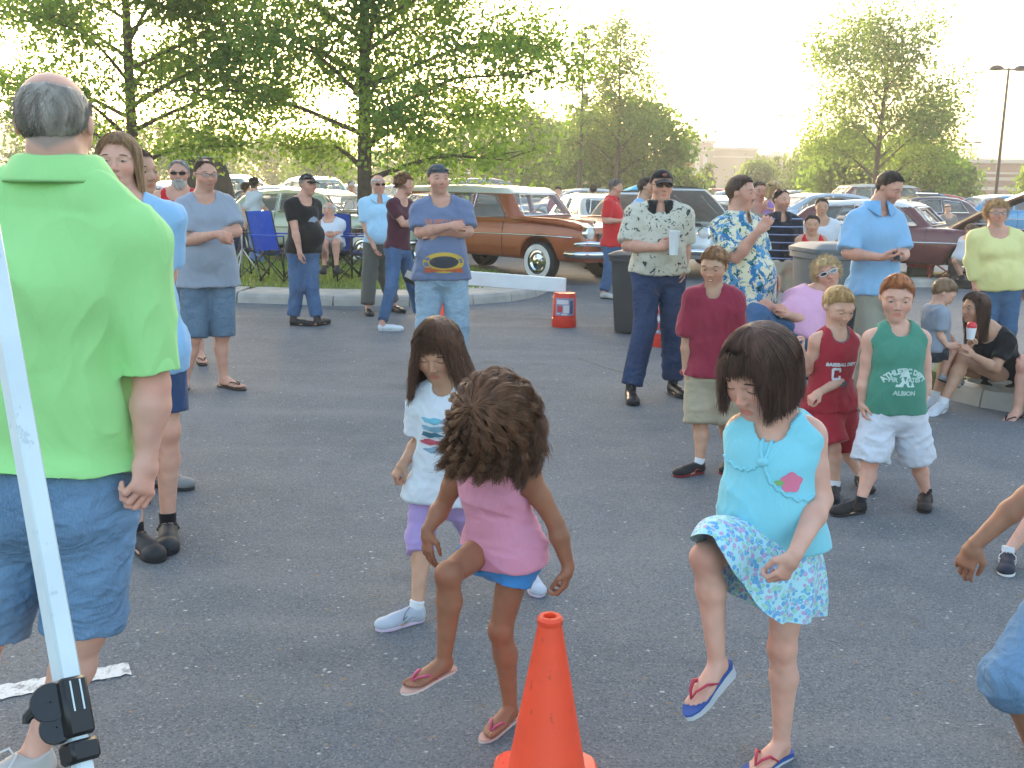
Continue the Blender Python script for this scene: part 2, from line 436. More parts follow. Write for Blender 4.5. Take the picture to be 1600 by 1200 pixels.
def head_ops(sd, hd, kid=False, fem=False):
    H, M = hd['H'], hd['M']; P = lambda *a: hp_(hd, *a); E = lambda c, r, k=.1, op='u': sd.ell(P(*c), [x*H for x in r], M, k*H, op)
    E((0, .13, -.05), (.335, .375, .41), .05)
    E((0, -.02, .10), (.30, .30, .29), .12)
    E((0, -.27, .13), (.225 if not kid else .24, .21, .235), .14)
    E((0, -.40, .25), (.10, .085, .09), .10)                                   # chin
    for s in (-1, 1):
        E((s*.175, -.11, .235), (.115, .11, .11), .10)                          # cheek
        E((s*.15, .045, .41), (.085, .055, .07), .07, 's')                       # eye socket
        sd.seg(P(s*.24, .105, .27), P(s*.05, .10, .36), .035*H, .035*H, k=.06*H)   # brow ridge
        E((s*.15, .03, .325), (.062, .05, .05), .02)                              # lid
        E((s*.345, 0, -.04), (.035, .105, .065), .02)                             # ear
        E((s*.045, -.135, .405), (.034, .028, .035), .03)                         # nostril
    n = .9 if kid else 1.08
    sd.seg(P(0, .07, .345), P(0, -.11, .345+.095*n), .026*H, .042*H*n, k=.05*H)
    sd.seg(P(-.085, -.255, .335), P(.085, -.255, .335), .03*H, k=.03*H)
    sd.seg(P(-.065, -.30, .325), P(.065, -.30, .325), .034*H, k=.03*H)
    sd.seg(P(-.085, -.275, .375), P(.085, -.275, .375), .009*H, k=.012*H, op='s')
def hand_ops(sd, wr, d, nm, q, curl=.35, thumb=1, spread=.0, fine=None):
    """five separate fingers, nm = direction the palm faces, thumb = side sign"""
    d = nrm(d); nm = nrm(nm - d*np.dot(nm, d)); b = np.cross(d, nm)*thumb; r = .0088*q
    sd.seg(wr, wr+d*.03*q, .024*q, .026*q, side=b, a0=1.1, a1=1.25, k=.01*q)
    sd.seg(wr+d*.025*q, wr+d*.085*q, .0175*q, .0145*q, side=b, a0=1.9, a1=2.6, k=.012*q)
    for i, (o, L, e) in enumerate(((.031, .074, .086), (.0105, .083, .092), (-.0105, .077, .088), (-.030, .060, .078))):
        p = wr + d*e*q + b*o*q*1.02; a = curl*(.9+.12*i)*75; v = nrm(d + b*o*spread*8); ang = a*.7
        for j, f in enumerate((.46, .31, .23)):
            t = R(ang); dd = v*math.cos(t)+nm*math.sin(t); p2 = p+dd*L*f*q
            sd.seg(p, p2, r*(1.05-.1*j), r*(.95-.12*j), k=.0035*q); p = p2; ang += a*(1.1 if j == 0 else .7)
    p = wr+d*.022*q+b*.022*q; t1 = nrm(d*.75+b*(.85-.35*curl)+nm*(.25+.4*curl)); t2 = nrm(d*.95+b*(.15-.5*curl)+nm*(.2+.5*curl))
    p2 = p+t1*.043*q; p3 = p2+t2*.032*q; p4 = p3+nrm(t2-b*.25*curl)*.024*q
    sd.seg(p, p2, .015*q, .0115*q, k=.012*q); sd.seg(p2, p3, .0108*q, .0095*q, k=.004*q); sd.seg(p3, p4, .0095*q, .0075*q, k=.004*q)
    if fine is not None: fine.append((wr+d*.085*q, V(.1, .1, .1)*q))
HSTY = {   # hair by |phi| 0..pi: start, end (radians from crown), drop (head heights)
 'short': ([0, 0, 0, 0, 0, 0], [.88, .93, 1.06, 1.80, 2.6, 2.9], [0]*6, .022),
 'boy':   ([0]*6, [1.0, 1.04, 1.18, 1.75, 2.5, 2.8], [0]*6, .042),
 'buzz':  ([0]*6, [.90, .95, 1.12, 1.75, 2.6, 2.9], [0]*6, .012),
 'recede':([.52, .62, .35, .1, 0, 0], [.60, .80, 1.12, 1.75, 2.6, 2.85], [0]*6, .018),
 'ring':  ([1.25, 1.25, 1.2, 1.12, .95, .85], [1.26, 1.27, 1.3, 1.78, 2.35, 2.55], [0]*6, .02),
 'curlyshort': ([0]*6, [1.0, 1.08, 1.3, 1.75, 2.1, 2.4], [0]*6, .13),
 'long':  ([0]*6, [.95, 1.02, 1.30, 1.72, 1.75, 1.8], [0, 0, .0, 1.35, 1.35, 1.3], .05),
 'bob':   ([0]*6, [1.32, 1.32, 1.70, 1.65, 1.7, 1.8], [0, 0, .42, .44, .40, .34], .085),
 'mane':  ([0]*6, [1.15, 1.2, 1.55, 1.65, 1.7, 1.8], [.18, .22, .32, .40, .36, .30], .15),
 'longbang': ([0]*6, [1.28, 1.31, 1.62, 1.65, 1.7, 1.8], [0, .0, .7, 1.35, 1.4, 1.4], .07),
}
KPH = [0, .55, .85, 1.45, 2.2, math.pi]
def HH_px(hd): return float(hd['c'][1])/1024*.30
def hair(hd, root, style, col, n=0, wr=.0012, vol=0, seed=1, flare=0, wave=.0, drop=1, sway=None, strand_col=None, lift=.12, puff=.045):
    th0, th1, dr, v0 = HSTY[style]; v0 += vol; H, M = hd['H'], hd['M']; rg = np.random.default_rng(seed)
    c = V(0, .13, -.05); rad = V(.335+v0*.9, .375+v0*1.15, .41+v0*.9)
    if style in ('bob', 'longbang', 'long'): rad = rad*V(1.04, 1, 1.0)
    base = V(.337, .377, .412)/rad
    dn = (-UP)@M.T; dn = nrm(dn*.85+V(0, -.15, 0))
    sw = V(0, 0, 0) if sway is None else np.asarray(sway, float)@M.T/H
    def strand(phi, t, off, thA=None, thB=None):
        """phi (n,), t (k,) 0..1 -> local (n,k,3)"""
        a = np.abs(phi); A = np.interp(a, KPH, th0) if thA is None else thA; B = np.interp(a, KPH, th1)+.035*np.sin(phi*7+seed)+.03*np.sin(phi*17+seed*2) if thB is None else thB
        D = np.interp(a, KPH, dr)*drop; arc = (B-A)*.4; tot = arc+D+1e-6
        s = t[None, :]*tot[:, None]; th = A[:, None]+np.minimum(s, arc[:, None])/.4
        ex = np.maximum(s-arc[:, None], 0); o = 1+off[:, None]
        if dr[4]*drop == 0:
            e1 = np.clip((B[:, None]-th)/.32, 0, 1)**.6; e0 = np.where(A[:, None] > .3, np.clip((th-A[:, None])/.15, 0, 1)**.6, 1.); pf = (e0*e1)[..., None]; rs = base*(1-pf)+pf
        else: rs = np.ones(3)
        P = rs*np.stack([np.sin(th)*np.sin(phi)[:, None]*rad[0]*o, np.cos(th)*rad[1]*o, np.sin(th)*np.cos(phi)[:, None]*rad[2]*o], -1)+c
        P = P + ex[..., None]*dn + (ex**1.5)[..., None]*sw + ex[..., None]*flare*np.stack([np.sin(phi), 0*phi, np.cos(phi)], -1)[:, None, :]
        return P
    nph, nt = 56, 16
    phi = np.linspace(-math.pi, math.pi, nph, endpoint=False); t = np.linspace(0, 1, nt)
    P = strand(phi, t, rg.normal(0, .012, nph)); P += (wob(P.reshape(-1, 3), 16, seed)*.012).reshape(P.shape[:2])[..., None]*M[0]*0 + (wob(P.reshape(-1, 3), 22, seed+1)*.012).reshape(P.shape[:2]+(1,))*nrm(V(1, 1, 1))
    Q = strand(phi, t, np.full(nph, -.10 if style not in ('buzz',) else -.06)); Q[:, :, :] = c+(Q-c)*np.array([.97, .97, .97])
    Pw = hd['c']+H*(P@M); Qw = hd['c']+H*(Q@M); Vt = np.vstack([Pw.reshape(-1, 3), Qw.reshape(-1, 3)]); F = []
    o = nph*nt
    i = np.arange(nph)[:, None]; j = np.arange(nt-1)[None, :]; i2 = (i+1) % nph
    D = np.interp(np.abs(phi), KPH, dr); gap = (D > .2)
    A = np.stack([i*nt+j, i*nt+j+1, i2*nt+j+1, i2*nt+j], -1)
    ok = np.abs(D[(np.arange(nph)+1) % nph]-D) < 9
    arcfr = 1.0
    A = A.reshape(-1, 4); B = A[:, ::-1]+o
    e = np.arange(nph); e2 = (e+1) % nph; E = np.stack([e*nt+nt-1, e*nt+nt-1+o, e2*nt+nt-1+o, e2*nt+nt-1], -1)
    E2 = np.stack([e*nt, e2*nt, e2*nt+o, e*nt+o], -1)
    m = hair_mat(col); ob = mesh('hair', Vt, np.vstack([A, B, E, E2]), m, root)
    n = n or (800 if dr[4]*drop == 0 else 500); wr = wr if n > 900 else max(wr, HH_px(hd))
    if n:
        ph = rg.uniform(-math.pi, math.pi, n); k = 7 if dr[4]*drop == 0 else 11 if puff < .1 else 20
        if dr[4]*drop == 0:        # short tufts lying along the scalp
            a = np.abs(ph); A0, B0 = np.interp(a, KPH, th0), np.interp(a, KPH, th1)
            st = A0+(B0-A0)*np.sqrt(rg.uniform(0, 1, n)); en = np.minimum(st+rg.uniform(.18, .42, n), B0+rg.uniform(-.02, .13, n))
            P = strand(ph, np.linspace(0, 1, k), rg.uniform(-.01, .015, n), st, en)
            tt = np.linspace(0, 1, k)[None, :]; sa = tt*rg.normal(.22, .22, (n, 1)); X_, Z_ = P[..., 0]-c[0], P[..., 2]-c[2]; P = np.stack([X_*np.cos(sa)-Z_*np.sin(sa)+c[0], P[..., 1], X_*np.sin(sa)+Z_*np.cos(sa)+c[2]], -1)
            out = P-c; P = P + out*tt[..., None]**1.5*rg.uniform(0, lift, n)[:, None, None]
        else:
            P = strand(ph, np.linspace(.0, 1, k)**.9, rg.uniform(-.015, puff, n))
            tt = np.linspace(0, 1, k)[None, :, None]
            if puff > .1: clu = (np.floor(ph*9)*1.7)[:, None, None]; P = P+.075*np.sin(tt*np.array([9, 12, 10])+clu+np.array([0, 2, 4]))*tt+.022*np.sin(tt*24+clu*3+np.array([0, 2, 4])+rg.uniform(0, 1, (n, 1, 1)))
            P = P*1 + rg.normal(0, .03, (n, 1, 3))*tt**1.5 + wave*np.sin(tt*rg.uniform(9, 16, (n, 1, 1))+rg.uniform(0, 6, (n, 1, 1)))*rg.normal(0, 1, (n, 1, 3))*tt
            P = c+(P-c)
        Pw = hd['c']+H*(P@M)
        s = tubes(Pw, (wr*np.linspace(1, .35, k)[None, :]*rg.uniform(.7, 1.4, n)[:, None]), 'hair_strands', hair_mat(strand_col or col), root)
    return ob
def curly(hd, root, col, n=10000, rad=(.60, .48, .60), c=(0, .13, -.10), seed=3, wr=.00115, strand_col='#6e4830'):
    rg = np.random.default_rng(seed); H, M = hd['H'], hd['M']; c = np.array(c); rad = np.array(rad)
    sd = Sdf(); sd.ell(hp_(hd, *c), rad*.78*H, M, k=.02)
    for _ in range(46):
        d = nrm(rg.normal(size=3)); d[1] = abs(d[1])*1.0-.25; d = nrm(d)
        if d[2] > .55 and d[1] < .35: continue
        p = c+d*rad*.72; sd.ell(hp_(hd, *p), V(.13, .13, .13)*H*rg.uniform(.7, 1.2), M, k=.018)
    P, Q = sd.run(.006); P = P+vnormals(P, Q)*(wob(P, 90, 5)*.006)[:, None]
    mesh('hair', P, Q, hair_mat(col), root)
    k = 16; d = rg.normal(size=(n*2, 3)); d /= np.linalg.norm(d, axis=1, keepdims=True); d = d[~((d[:, 2] > .45) & (d[:, 1] < .25))]; d = d[d[:, 1] > -.75][:n]; n = len(d)
    t = np.linspace(0, 1, k); big = rad[0] > .6; cl = rg.integers(0, n//9+1, n); cd = rg.normal(size=(n//9+1, 3)); L_ = rg.uniform(.22, .46 if big else .5, (n, 1))*(1 if big else .32)
    down = (-UP@M.T); fall = d*.55+down*.75 if big else d+down*.3; fall = fall+rg.normal(0, .16, (n, 3))+cd[cl]*.28; fall -= d*np.minimum((fall*d).sum(1, keepdims=True), 0)
    r0 = rg.uniform(.70, .96, (n, 1, 1))*((1+.16*wob(d*1.0, 3.2, 8)+.06*wob(d, 9, 5))[:, None, None] if big else 1); a = d[:, None, :]*rad*r0+(t[None, :, None]*d[:, None, :]*.22+t[None, :, None]**1.7*fall[:, None, :]*L_[..., None])*(rad.mean())
    u = np.cross(d, cd[cl]); u /= np.linalg.norm(u, axis=1, keepdims=True)+1e-6; v = np.cross(d, u)
    ph = rg.uniform(0, .9, (n, 1))+cl[:, None]*1.7; fr = (5+(cl[:, None]*37 % 7))*1.0; am = (.026 if big else .012)*(1+t)[None, :]*rg.uniform(.6, 1.4, (n, 1))
    a = a+c+(u[:, None, :]*np.cos(ph+fr*t)[..., None]+v[:, None, :]*np.sin(ph+fr*t)[..., None])*am[..., None]
    if big: a = a+(M@V(-.16, 0, -.10))[None, None, :]*(t**1.5)[None, :, None]
    h_ = n//2; pw = hd['c']+H*(a@M); r_ = wr*np.linspace(1, .5, k)[None, :]
    tubes(pw[:h_], r_*np.ones((h_, 1)), 'hair_strands', hair_mat(col), root); tubes(pw[h_:], r_*np.ones((n-h_, 1)), 'hair_strands', hair_mat(strand_col or col), root)
SK = {'fair': (.64, .38, .275), 'pink': (.66, .375, .28), 'tan': (.50, .29, .19), 'olive': (.46, .25, .16), 'brown': (.31, .135, .075), 'red': (.58, .315, .225)}
def face(hd, root, P, brow='#4a3426', lidded=.3, eyecol=(.05, .03, .02), lash=True, glasses=None, simple=False):
    H, M = hd['H'], hd['M']; L = ((P-hd['c'])@M.T)/H
    def surf(x, y):
        m = (np.abs(L[:, 0]-x) < .03) & (np.abs(L[:, 1]-y) < .03) & (L[:, 2] > .1)
        return L[m, 2].max() if m.any() else .36
    white = paint('eye white', (.42, .36, .33), .25, var=0); ir = paint('iris', eyecol, .12, var=0); bm = hair_mat(brow); lsh = paint('lash', (.03, .02, .018), .7, var=0)
    for s in (-1, 1):
        z = surf(s*.15, .03); e = MB(); P3 = lambda x, y, zz: hp_(hd, x, y, zz)
        hgt = .026*(1-lidded)
        if not glasses or glasses == 'clear':
            if hgt > .008:
                e.ell(P3(s*.15, .022, z-.006), (.050*H, hgt*.85*H, .013*H), M, 14, 0)
                e.ell(P3(s*.15, .022-lidded*.01, z+.001), (.025*H, min(.023, hgt*.9)*H, .010*H), M, 12, 1)
            e.tube([P3(s*(.15+dx), .022+hgt*(1-(dx/.062)**2)-.004, z-.02*(dx/.062)**2+.004) for dx in (-.062, -.04, -.015, .015, .04, .062)], .0042*H, 5, 2)
            e.build('eye', [white, ir, lsh], root, smooth=True)
        b = MB(); zb = surf(s*.15, .115)
        b.tube([P3(s*(.15+dx), .118+.018*(1-(dx/.085)**2), zb-.03*(max(dx, 0)/.085)**1.5+.002) for dx in (-.085, -.05, -.01, .03, .07, .10)], [.004*H, .008*H, .010*H, .009*H, .007*H, .003*H], 6, 0)
        b.build('eyebrow', bm, root, smooth=True)
    if glasses:
        g = MB(); dark = glasses != 'clear'; zz = surf(0, .05)+.03
        lm = glassy('sunglass lens', (.015, .018, .022), .08) if dark else glassy('clear lens', (.6, .62, .62), .03, .15)
        fm = paint('glasses frame', (.7, .7, .7) if glasses == 'white' else (.03, .03, .03), .3)
        for s in (-1, 1):
            pts = [(s*(.155+.12*math.cos(t)*(1)), .03+.062*math.sin(t)) for t in np.arange(16)*2*math.pi/16]
            zc = lambda x: zz-.22*x*x*4
            g.prism([(0, 0)]*0 or pts, hp_(hd, 0, 0, 0), M[0]*H, M[1]*H, M[2]*.012*H, 0)
            for i in range(len(g.v)-32, len(g.v)):
                lx = ((np.array(g.v[i])-hd['c'])@M.T)/H; g.v[i] = tuple(hp_(hd, lx[0], lx[1], lx[2]+zz-.5*lx[0]**2))
            g.tube([hp_(hd, x, y, zz-.5*x*x+.006) for x, y in pts+pts[:1]], (.012 if glasses == 'white' else .006)*H, 5, 1)
            g.tube([hp_(hd, s*.275, .05, zz-.04), hp_(hd, s*.36, .05, zz-.2), hp_(hd, s*.365, .04, -.04)], .009*H, 5, 1)
        g.tube([hp_(hd, -.05, .06, zz), hp_(hd, .05, .06, zz)], .009*H, 5, 1)
        g.build('sunglasses' if dark else 'eyeglasses', [lm, fm], root, smooth='auto')
def cap(hd, root, col, logo=None, bandana=False, brimcol=None):
    H, M = hd['H'], hd['M']; c = V(0, .15, -.05); rad = V(.375, .40, .455); n, k = 28, 9; Vt = []; F = []
    for i in range(k+1):
        for j in range(n):
            ph = 2*math.pi*j/n; th = (1.30 if not bandana else 1.35)*i/k+.0001
            th *= 1+.10*(1-math.cos(ph))/2*(1.2 if bandana else .8)
            Vt.append(hp_(hd, *(c+V(math.sin(th)*math.sin(ph), math.cos(th), math.sin(th)*math.cos(ph))*rad)))
    F = [(i*n+j, (i+1)*n+j, (i+1)*n+(j+1) % n, i*n+(j+1) % n) for i in range(k) for j in range(n)]
    m = cloth('cap cloth', col)
    ob = mesh('bandana' if bandana else 'cap', Vt, F, m, root)
    if not bandana:
        b = MB(); top = []; rows = 6
        for r_ in range(rows+1):
            f = r_/rows
            for j in range(13):
                a = (j/12-.5)*2.0; x = math.sin(a)*.355*(1-.12*f*f); z = .10+math.cos(a)*.32*(1) + f*(.34*math.cos(a)**.6 if abs(a) < 1.55 else 0)
                top.append(V(x, .235-.10*(x/.36)**2*1.2-.10*f, z-.02))
        nb = len(top); vs = [hp_(hd, *p) for p in top]+[hp_(hd, *(p-V(0, .018, 0))) for p in top]
        fs = [(r_*13+j, r_*13+j+1, (r_+1)*13+j+1, (r_+1)*13+j) for r_ in range(rows) for j in range(12)]
        fs += [tuple(x+nb for x in q[::-1]) for q in fs]; e = [rows*13+j for j in range(13)]
        fs += [(e[j], e[j+1], e[j+1]+nb, e[j]+nb) for j in range(12)]
        b.add(vs, fs); b.build('brim', cloth('cap cloth', brimcol or col), ob, smooth='auto')
        if logo:
            l = MB(); l.ell(hp_(hd, 0, .36, .385), (.085*H, .055*H, .012*H), M, 12); l.build('badge', paint('badge', logo, .6), ob, smooth=True)
    return ob
def footframe(fd, upv=UP):
    f = nrm(fd); u = nrm(upv-f*np.dot(upv, f)); s = np.cross(f, u); return f, u, s
def shoe(root, kind, heel, fd, upv, Sx, col='#222222', sole='#222222', sock=None, ank=None, near=False, inn=1, accent=None):
    """heel: point under the heel; fd: towards the toe"""
    f, u, s = footframe(fd, upv); L = .158*Sx; q = Sx/1.75; P = lambda a, b, c=0: heel+f*a+u*b+s*c
    if kind in ('flipflop', 'wedge'):
        th = .016*q if kind == 'flipflop' else .02
        hh = .045 if kind == 'wedge' else th
        out = [(0, -.55), (.06, -.9), (.3, -.85), (.55, -1.0), (.75, -1.15), (.9, -.95), (1, -.4), (1.02, .1), (.98, .6), (.88, 1.0), (.7, 1.15), (.5, .95), (.25, .85), (.08, .85), (0, .5)]
        b = MB(); n = len(out); wd = .036*q
        top = [P(a*L*1.06-.01, th, c*wd*inn) for a, c in out]
        bot = [P(a*L*1.06-.01, 0 if kind == 'flipflop' else -(.028*(1-a)), c*wd*inn*.96) for a, c in out]
        mid = [lerp(np.array(a), np.array(b_), .3) for a, b_ in zip(top, bot)]
        b.add(top+mid, [tuple(range(n))]+[(i, i+n, (i+1) % n+n, (i+1) % n) for i in range(n)], 0)
        b.add(mid+bot, [(i, i+n, (i+1) % n+n, (i+1) % n) for i in range(n)]+[tuple(range(n, 2*n))[::-1]], 1)
        ob = b.build('sandal', [paint('sandal top', col, .7), paint('sandal sole', sole, .8)], root, smooth='auto')
        st = MB(); a0 = P(L*.80, th+.012, -.25*wd*inn)
        for c in (-1, 1):
            st.tube([a0, P(L*.72, th+.036*q, c*wd*.35-.2*wd*inn), P(L*.58, th+.042*q, c*wd*.85), P(L*.42, th+.006, c*wd*1.02)], [.004*q, .007*q, .009*q, .008*q], 6, flat=.6)
        st.build('strap', paint('sandal strap', accent or col, .6), ob, smooth=True); return ob
    sd = Sdf(); hi = {'sneaker': .075, 'dress': .065, 'boot': .13, 'clog': .06, 'canvas': .045}[kind]*q
    hb = .032*q; res = .004 if near else .008
    sd.seg(P(.042*q, .04*q), P(L*.62, .036*q), .037*q, .034*q, side=s, a0=1, a1=1.2, k=.02)
    sd.ell(P(L*.78, .03*q, .0), (L*.22, .03*q, .046*q), np.array([f, u, s]), k=.02)
    sd.ell(P(L*.86, .028*q, -.006*inn), (L*.16, (.024 if kind != 'clog' else .036)*q, .042*q), np.array([f, u, s]), k=.02)
    sd.seg(P(.045*q, .04*q), P(.052*q, hi), .038*q, .040*q, side=s, a0=.95, a1=.95, k=.02, cap1=True)
    if kind in ('sneaker', 'clog'): sd.seg(P(.05*q, hi*.9), P(L*.66, .045*q), .03*q, .024*q, k=.02)
    sd.seg(P(.052*q, hi-.02*q), P(.056*q, hi+.05), .031*q, op='s', k=.004)
    sd.half(P(0, .012*q), -u)
    Pp, Q = sd.run(res); ob = mesh('shoe', Pp, Q, paint('shoe '+kind, col, .45 if kind in ('dress', 'boot') else .7, bmp=.2), root)
    ss = Sdf(); ss.seg(P(.04*q, .0), P(L*.72, 0), .036*q, .044*q, side=s, k=.01); ss.ell(P(L*.78, 0), (L*.25, .05*q, .049*q), np.array([f, u, s]), k=.01)
    ss.half(P(0, .022*q), u); ss.half(P(0, 0), -u)
    Pp, Q = ss.run(res); mesh('sole', Pp, Q, paint('sole', sole, .8), ob)
    if kind == 'sneaker':
        lc = MB(); cc = paint('laces', accent or '#c8c8c8', .8)
        for i in range(5):
            a = L*(.36+.075*i); h = (.073-.0075*i)*q; lc.tube([P(a, h-.008*q, -.026*q), P(a+.004, h+.003*q, 0), P(a, h-.008*q, .026*q)], .0032*q, 5)
        if near:
            for c in (-1, 1): lc.tube([P(L*.34, .08*q, 0), P(L*.36, .10*q, c*.02*q), P(L*.5, .085*q, c*.045*q), P(L*.55, .05*q, c*.05*q), P(L*.4, .06*q, c*.03*q)], .0032*q, 5)
        lc.build('laces', cc, ob, smooth=True)
        pn = MB()
        for c in (-1, 1): pn.tube([P(L*.18, .035*q, c*.037*q), P(L*.35, .05*q, c*.039*q), P(L*.5, .03*q, c*.043*q)], .005*q, 5, flat=.5)
        pn.build('stripe', paint('shoe stripe', accent or '#999999', .7), ob, smooth=True)
    if kind == 'clog':
        st = MB(); st.tube([P(.05*q, hi*.7, -.042*q), P(.075*q, hi*1.15, -.03*q), P(.085*q, hi*1.25, 0), P(.075*q, hi*1.15, .03*q), P(.05*q, hi*.7, .042*q)], .008*q, 6); st.build('strap', paint('sole', sole, .8), ob, smooth=True)
    if sock and ank is not None:
        k = MB(); b0 = P(.05*q, .04*q); t = nrm(ank-b0); k.tube([b0, P(.052*q, hi), lerp(P(.052*q, hi), ank, .5)+u*.01, ank+nrm(ank-b0)*.035*q], [.035*q, .036*q, .0365*q, .038*q], 14, flat=1.0)
        k.build('sock', cloth('sock', sock), root, smooth='auto')
    return ob
def person(label, D, S=1.75, h=None, hy=0, hp=0, hr=0, HH=None, n=None, p=None, ty=0, py=None, b=1.0, belly=0, bust=0, nd=0, pd=0, hd_=0,
           arms=(None, None), legs=(None, None), top=None, bot=None, shoes=None, hairs=None, skin='fair', brow='#4a3426', lid=.3, glasses=None,
           capc=None, beard=None, stubble=None, res=1.0, kid=None, group=None, sw=1.0, skirt=None, noface=False, hatlogo=None, bandana=None, smile=0, belt=None, eyecol=(.06, .035, .02), lipc=None, shz=0):
    hl = [s_ for s_ in legs if s_ and 'heel' in s_]
    D = np.mean([G(*s_['heel'])[1] for s_ in hl]) if hl else (G(p[0], 600+FPX*math.tan(math.atan(CAM_H/D)-TILT))[1] if D < 20 else D)
    q = S/1.75; kid = S < 1.45 if kid is None else kid; HH = HH or (.228*q if not kid else .205 if S < 1.3 else .21)
    py = ty if py is None else py; px_m = D/1024.
    rc = max(.0055, px_m*1.9)*res; rf = max(.0027, px_m*.75)*res
    base = V(W(*(p or (h[0], h[1]+100)), D)[0], D, 0)
    rt = thing('person', label, 'person', base, group)
    T = R(ty); st = V(math.cos(T), math.sin(T), 0); ft = V(math.sin(T), -math.cos(T), 0)
    T2 = R(py); sp = V(math.cos(T2), math.sin(T2), 0); fp = V(math.sin(T2), -math.cos(T2), 0)
    nk = W(*n, D+nd); pel = W(*p, D+pd); up = nrm(nk-pel); Lsp = np.linalg.norm(nk-pel)
    hc = W(*h, D+nd+hd_); hd = head_frame(hc, hy, hp, hr, HH); bq = q*b; kq = q*(1.06 if kid else 1)
    shd = (.148 if kid else .166)*q*sw*(b**.5)
    sh = [nk-UP*(.058+shz)*q-st*shd, nk-UP*(.058+shz)*q+st*shd]
    fem = bust > 0; hipd = .085*kq*(b**.4)
    hips = [pel-sp*hipd, pel+sp*hipd]
    wst, cst, upc = lerp(pel, nk, .30), lerp(pel, nk, .70), lerp(pel, nk, .92)
    s2 = nrm(sp+st)
    # joints of arms and legs
    LA, LF = .285*q*(.97 if kid else 1), .255*q*(.97 if kid else 1)
    A = []
    def solve(a, spec, Ln):
        t = W(spec[0], spec[1], a[1]); dd = np.linalg.norm(t-a); sg = spec[2] if len(spec) > 2 else 0
        off = math.sqrt(max(Ln*Ln-dd*dd, 0))*sg if len(spec) < 4 else spec[3]
        t = W(spec[0], spec[1], a[1]+off); v = t-a; L_ = np.linalg.norm(v)
        return t
    for i, s in enumerate(arms):
        if s is None: A.append(None); continue
        s0 = sh[i] if 'sh' not in s else W(*s['sh'][:2], sh[i][1]+(s['sh'][2] if len(s['sh']) > 2 else 0)); sh[i] = s0
        e = solve(s0, s['e'], LA); w_ = solve(e, s['w'], LF)
        d = solve(w_, s['t'], .15*q)-w_ if 't' in s else w_-e
        A.append((s0, e, w_, nrm(d), s))
    Lg = []
    for i, s in enumerate(legs):
        if s is None: s = {}
        if 'free' in s:
            an = W(s['a'][0], s['a'][1], hips[i][1]+s['a'][2]); fd = W(s['toe'][0], s['toe'][1], an[1]+s['toe'][2])-an
            kn = W(s['k'][0], s['k'][1], hips[i][1]+s['k'][2]); uv = s.get('up'); uv = nrm(kn-an) if uv is None else V(*uv)
            f, u, sx = footframe(fd, uv); he = an-u*.075*q-f*.045*q; g = False
        else:
            if 'heel' in s: he = G(*s['heel']); to = G(*s['toe']); fd = to-he; fd[2] = 0
            else: he = V(hips[i][0], hips[i][1], 0)+fp*(-.02); fd = fp+sp*(.25 if i else -.25)
            if np.linalg.norm(fd) < 1e-3: fd = fp
            f, u, sx = footframe(fd, UP); an = he+f*.05*q+UP*.085*q; g = True
            if 'k' in s: kn = W(s['k'][0], s['k'][1], (hips[i][1]+an[1])/2+(s['k'][2] if len(s['k']) > 2 else 0))
            else: kn = lerp(hips[i], an, .5)+fp*.03*q
        Lg.append((hips[i], kn, an, he, f, u))
    # ---- body
    bare = shoes is None or shoes[0] in ('flipflop', 'wedge')
    def torso(sd, o=0, lo=0, k=.04, hem=None, tank=False, fl=0):
        P0 = pel-up*.02*q
        if hem is not None: P0 = pel-nrm(up+UP)*hem; 
        rr = [(.108*bq+o, 1.42), (.100*bq+o, 1.30 if not kid else 1.2), (.112*bq+o, 1.26 if not kid else 1.2), (.070*q+o, 1.9)]
        if hem is not None: sd.seg(P0, pel, rr[0][0]+fl, rr[0][0]*.99, s2, rr[0][1], rr[0][1], cap0=True, k=k); 
        sd.seg(pel if hem is not None else P0, wst, rr[0][0], rr[1][0], s2, rr[0][1], rr[1][1], k=k); sd.seg(wst, cst, rr[1][0], rr[2][0], s2, rr[1][1], rr[2][1], k=k)
        sd.seg(cst, upc, rr[2][0], rr[3][0], st, rr[2][1], rr[3][1], k=k)
        if belly: 
            bc = lerp(pel, nk, .26)+nrm(ft+fp)*(.05+.05*belly)*q; sd.ell(bc, ((.135+.02*belly)*bq+o, (.08+.05*belly)*bq+o, .15*q+o), np.array([s2, nrm(ft+fp), UP]), k=.06)
        if bust:
            for s_ in (-1, 1): sd.ell(lerp(pel, nk, .66)+ft*.085*q+s_*st*.072*q, (.062*q*bust+o, .058*q*bust+o, .06*q*bust+o), np.array([st, ft, UP]), k=.035)
    sd = Sdf(); torso(sd)
    sr = .046*kq*(b**.5); sd.seg(sh[0], sh[1], sr*.95, sr*.95, k=.05)
    for i in (0, 1): sd.seg(sh[i]+UP*.01*q, nk+UP*.03*q, .04*q, .05*q, k=.04)
    sd.seg(nk-UP*.02, hp_(hd, 0, -.22, -.10), (.060 if not kid else .052)*q*(b**.3), (.057 if not kid else .048)*q*(b**.3), k=.03*q)
    head_ops(sd, hd, kid, fem); fine = [(hc, V(.7, .7, .7)*HH)]
    for s_ in (-1, 1): sd.ell(pel-fp*.05*q+s_*sp*.06*q-UP*.03*q, (.085*bq, .085*bq, .095*bq), np.array([sp, fp, UP]), k=.04)
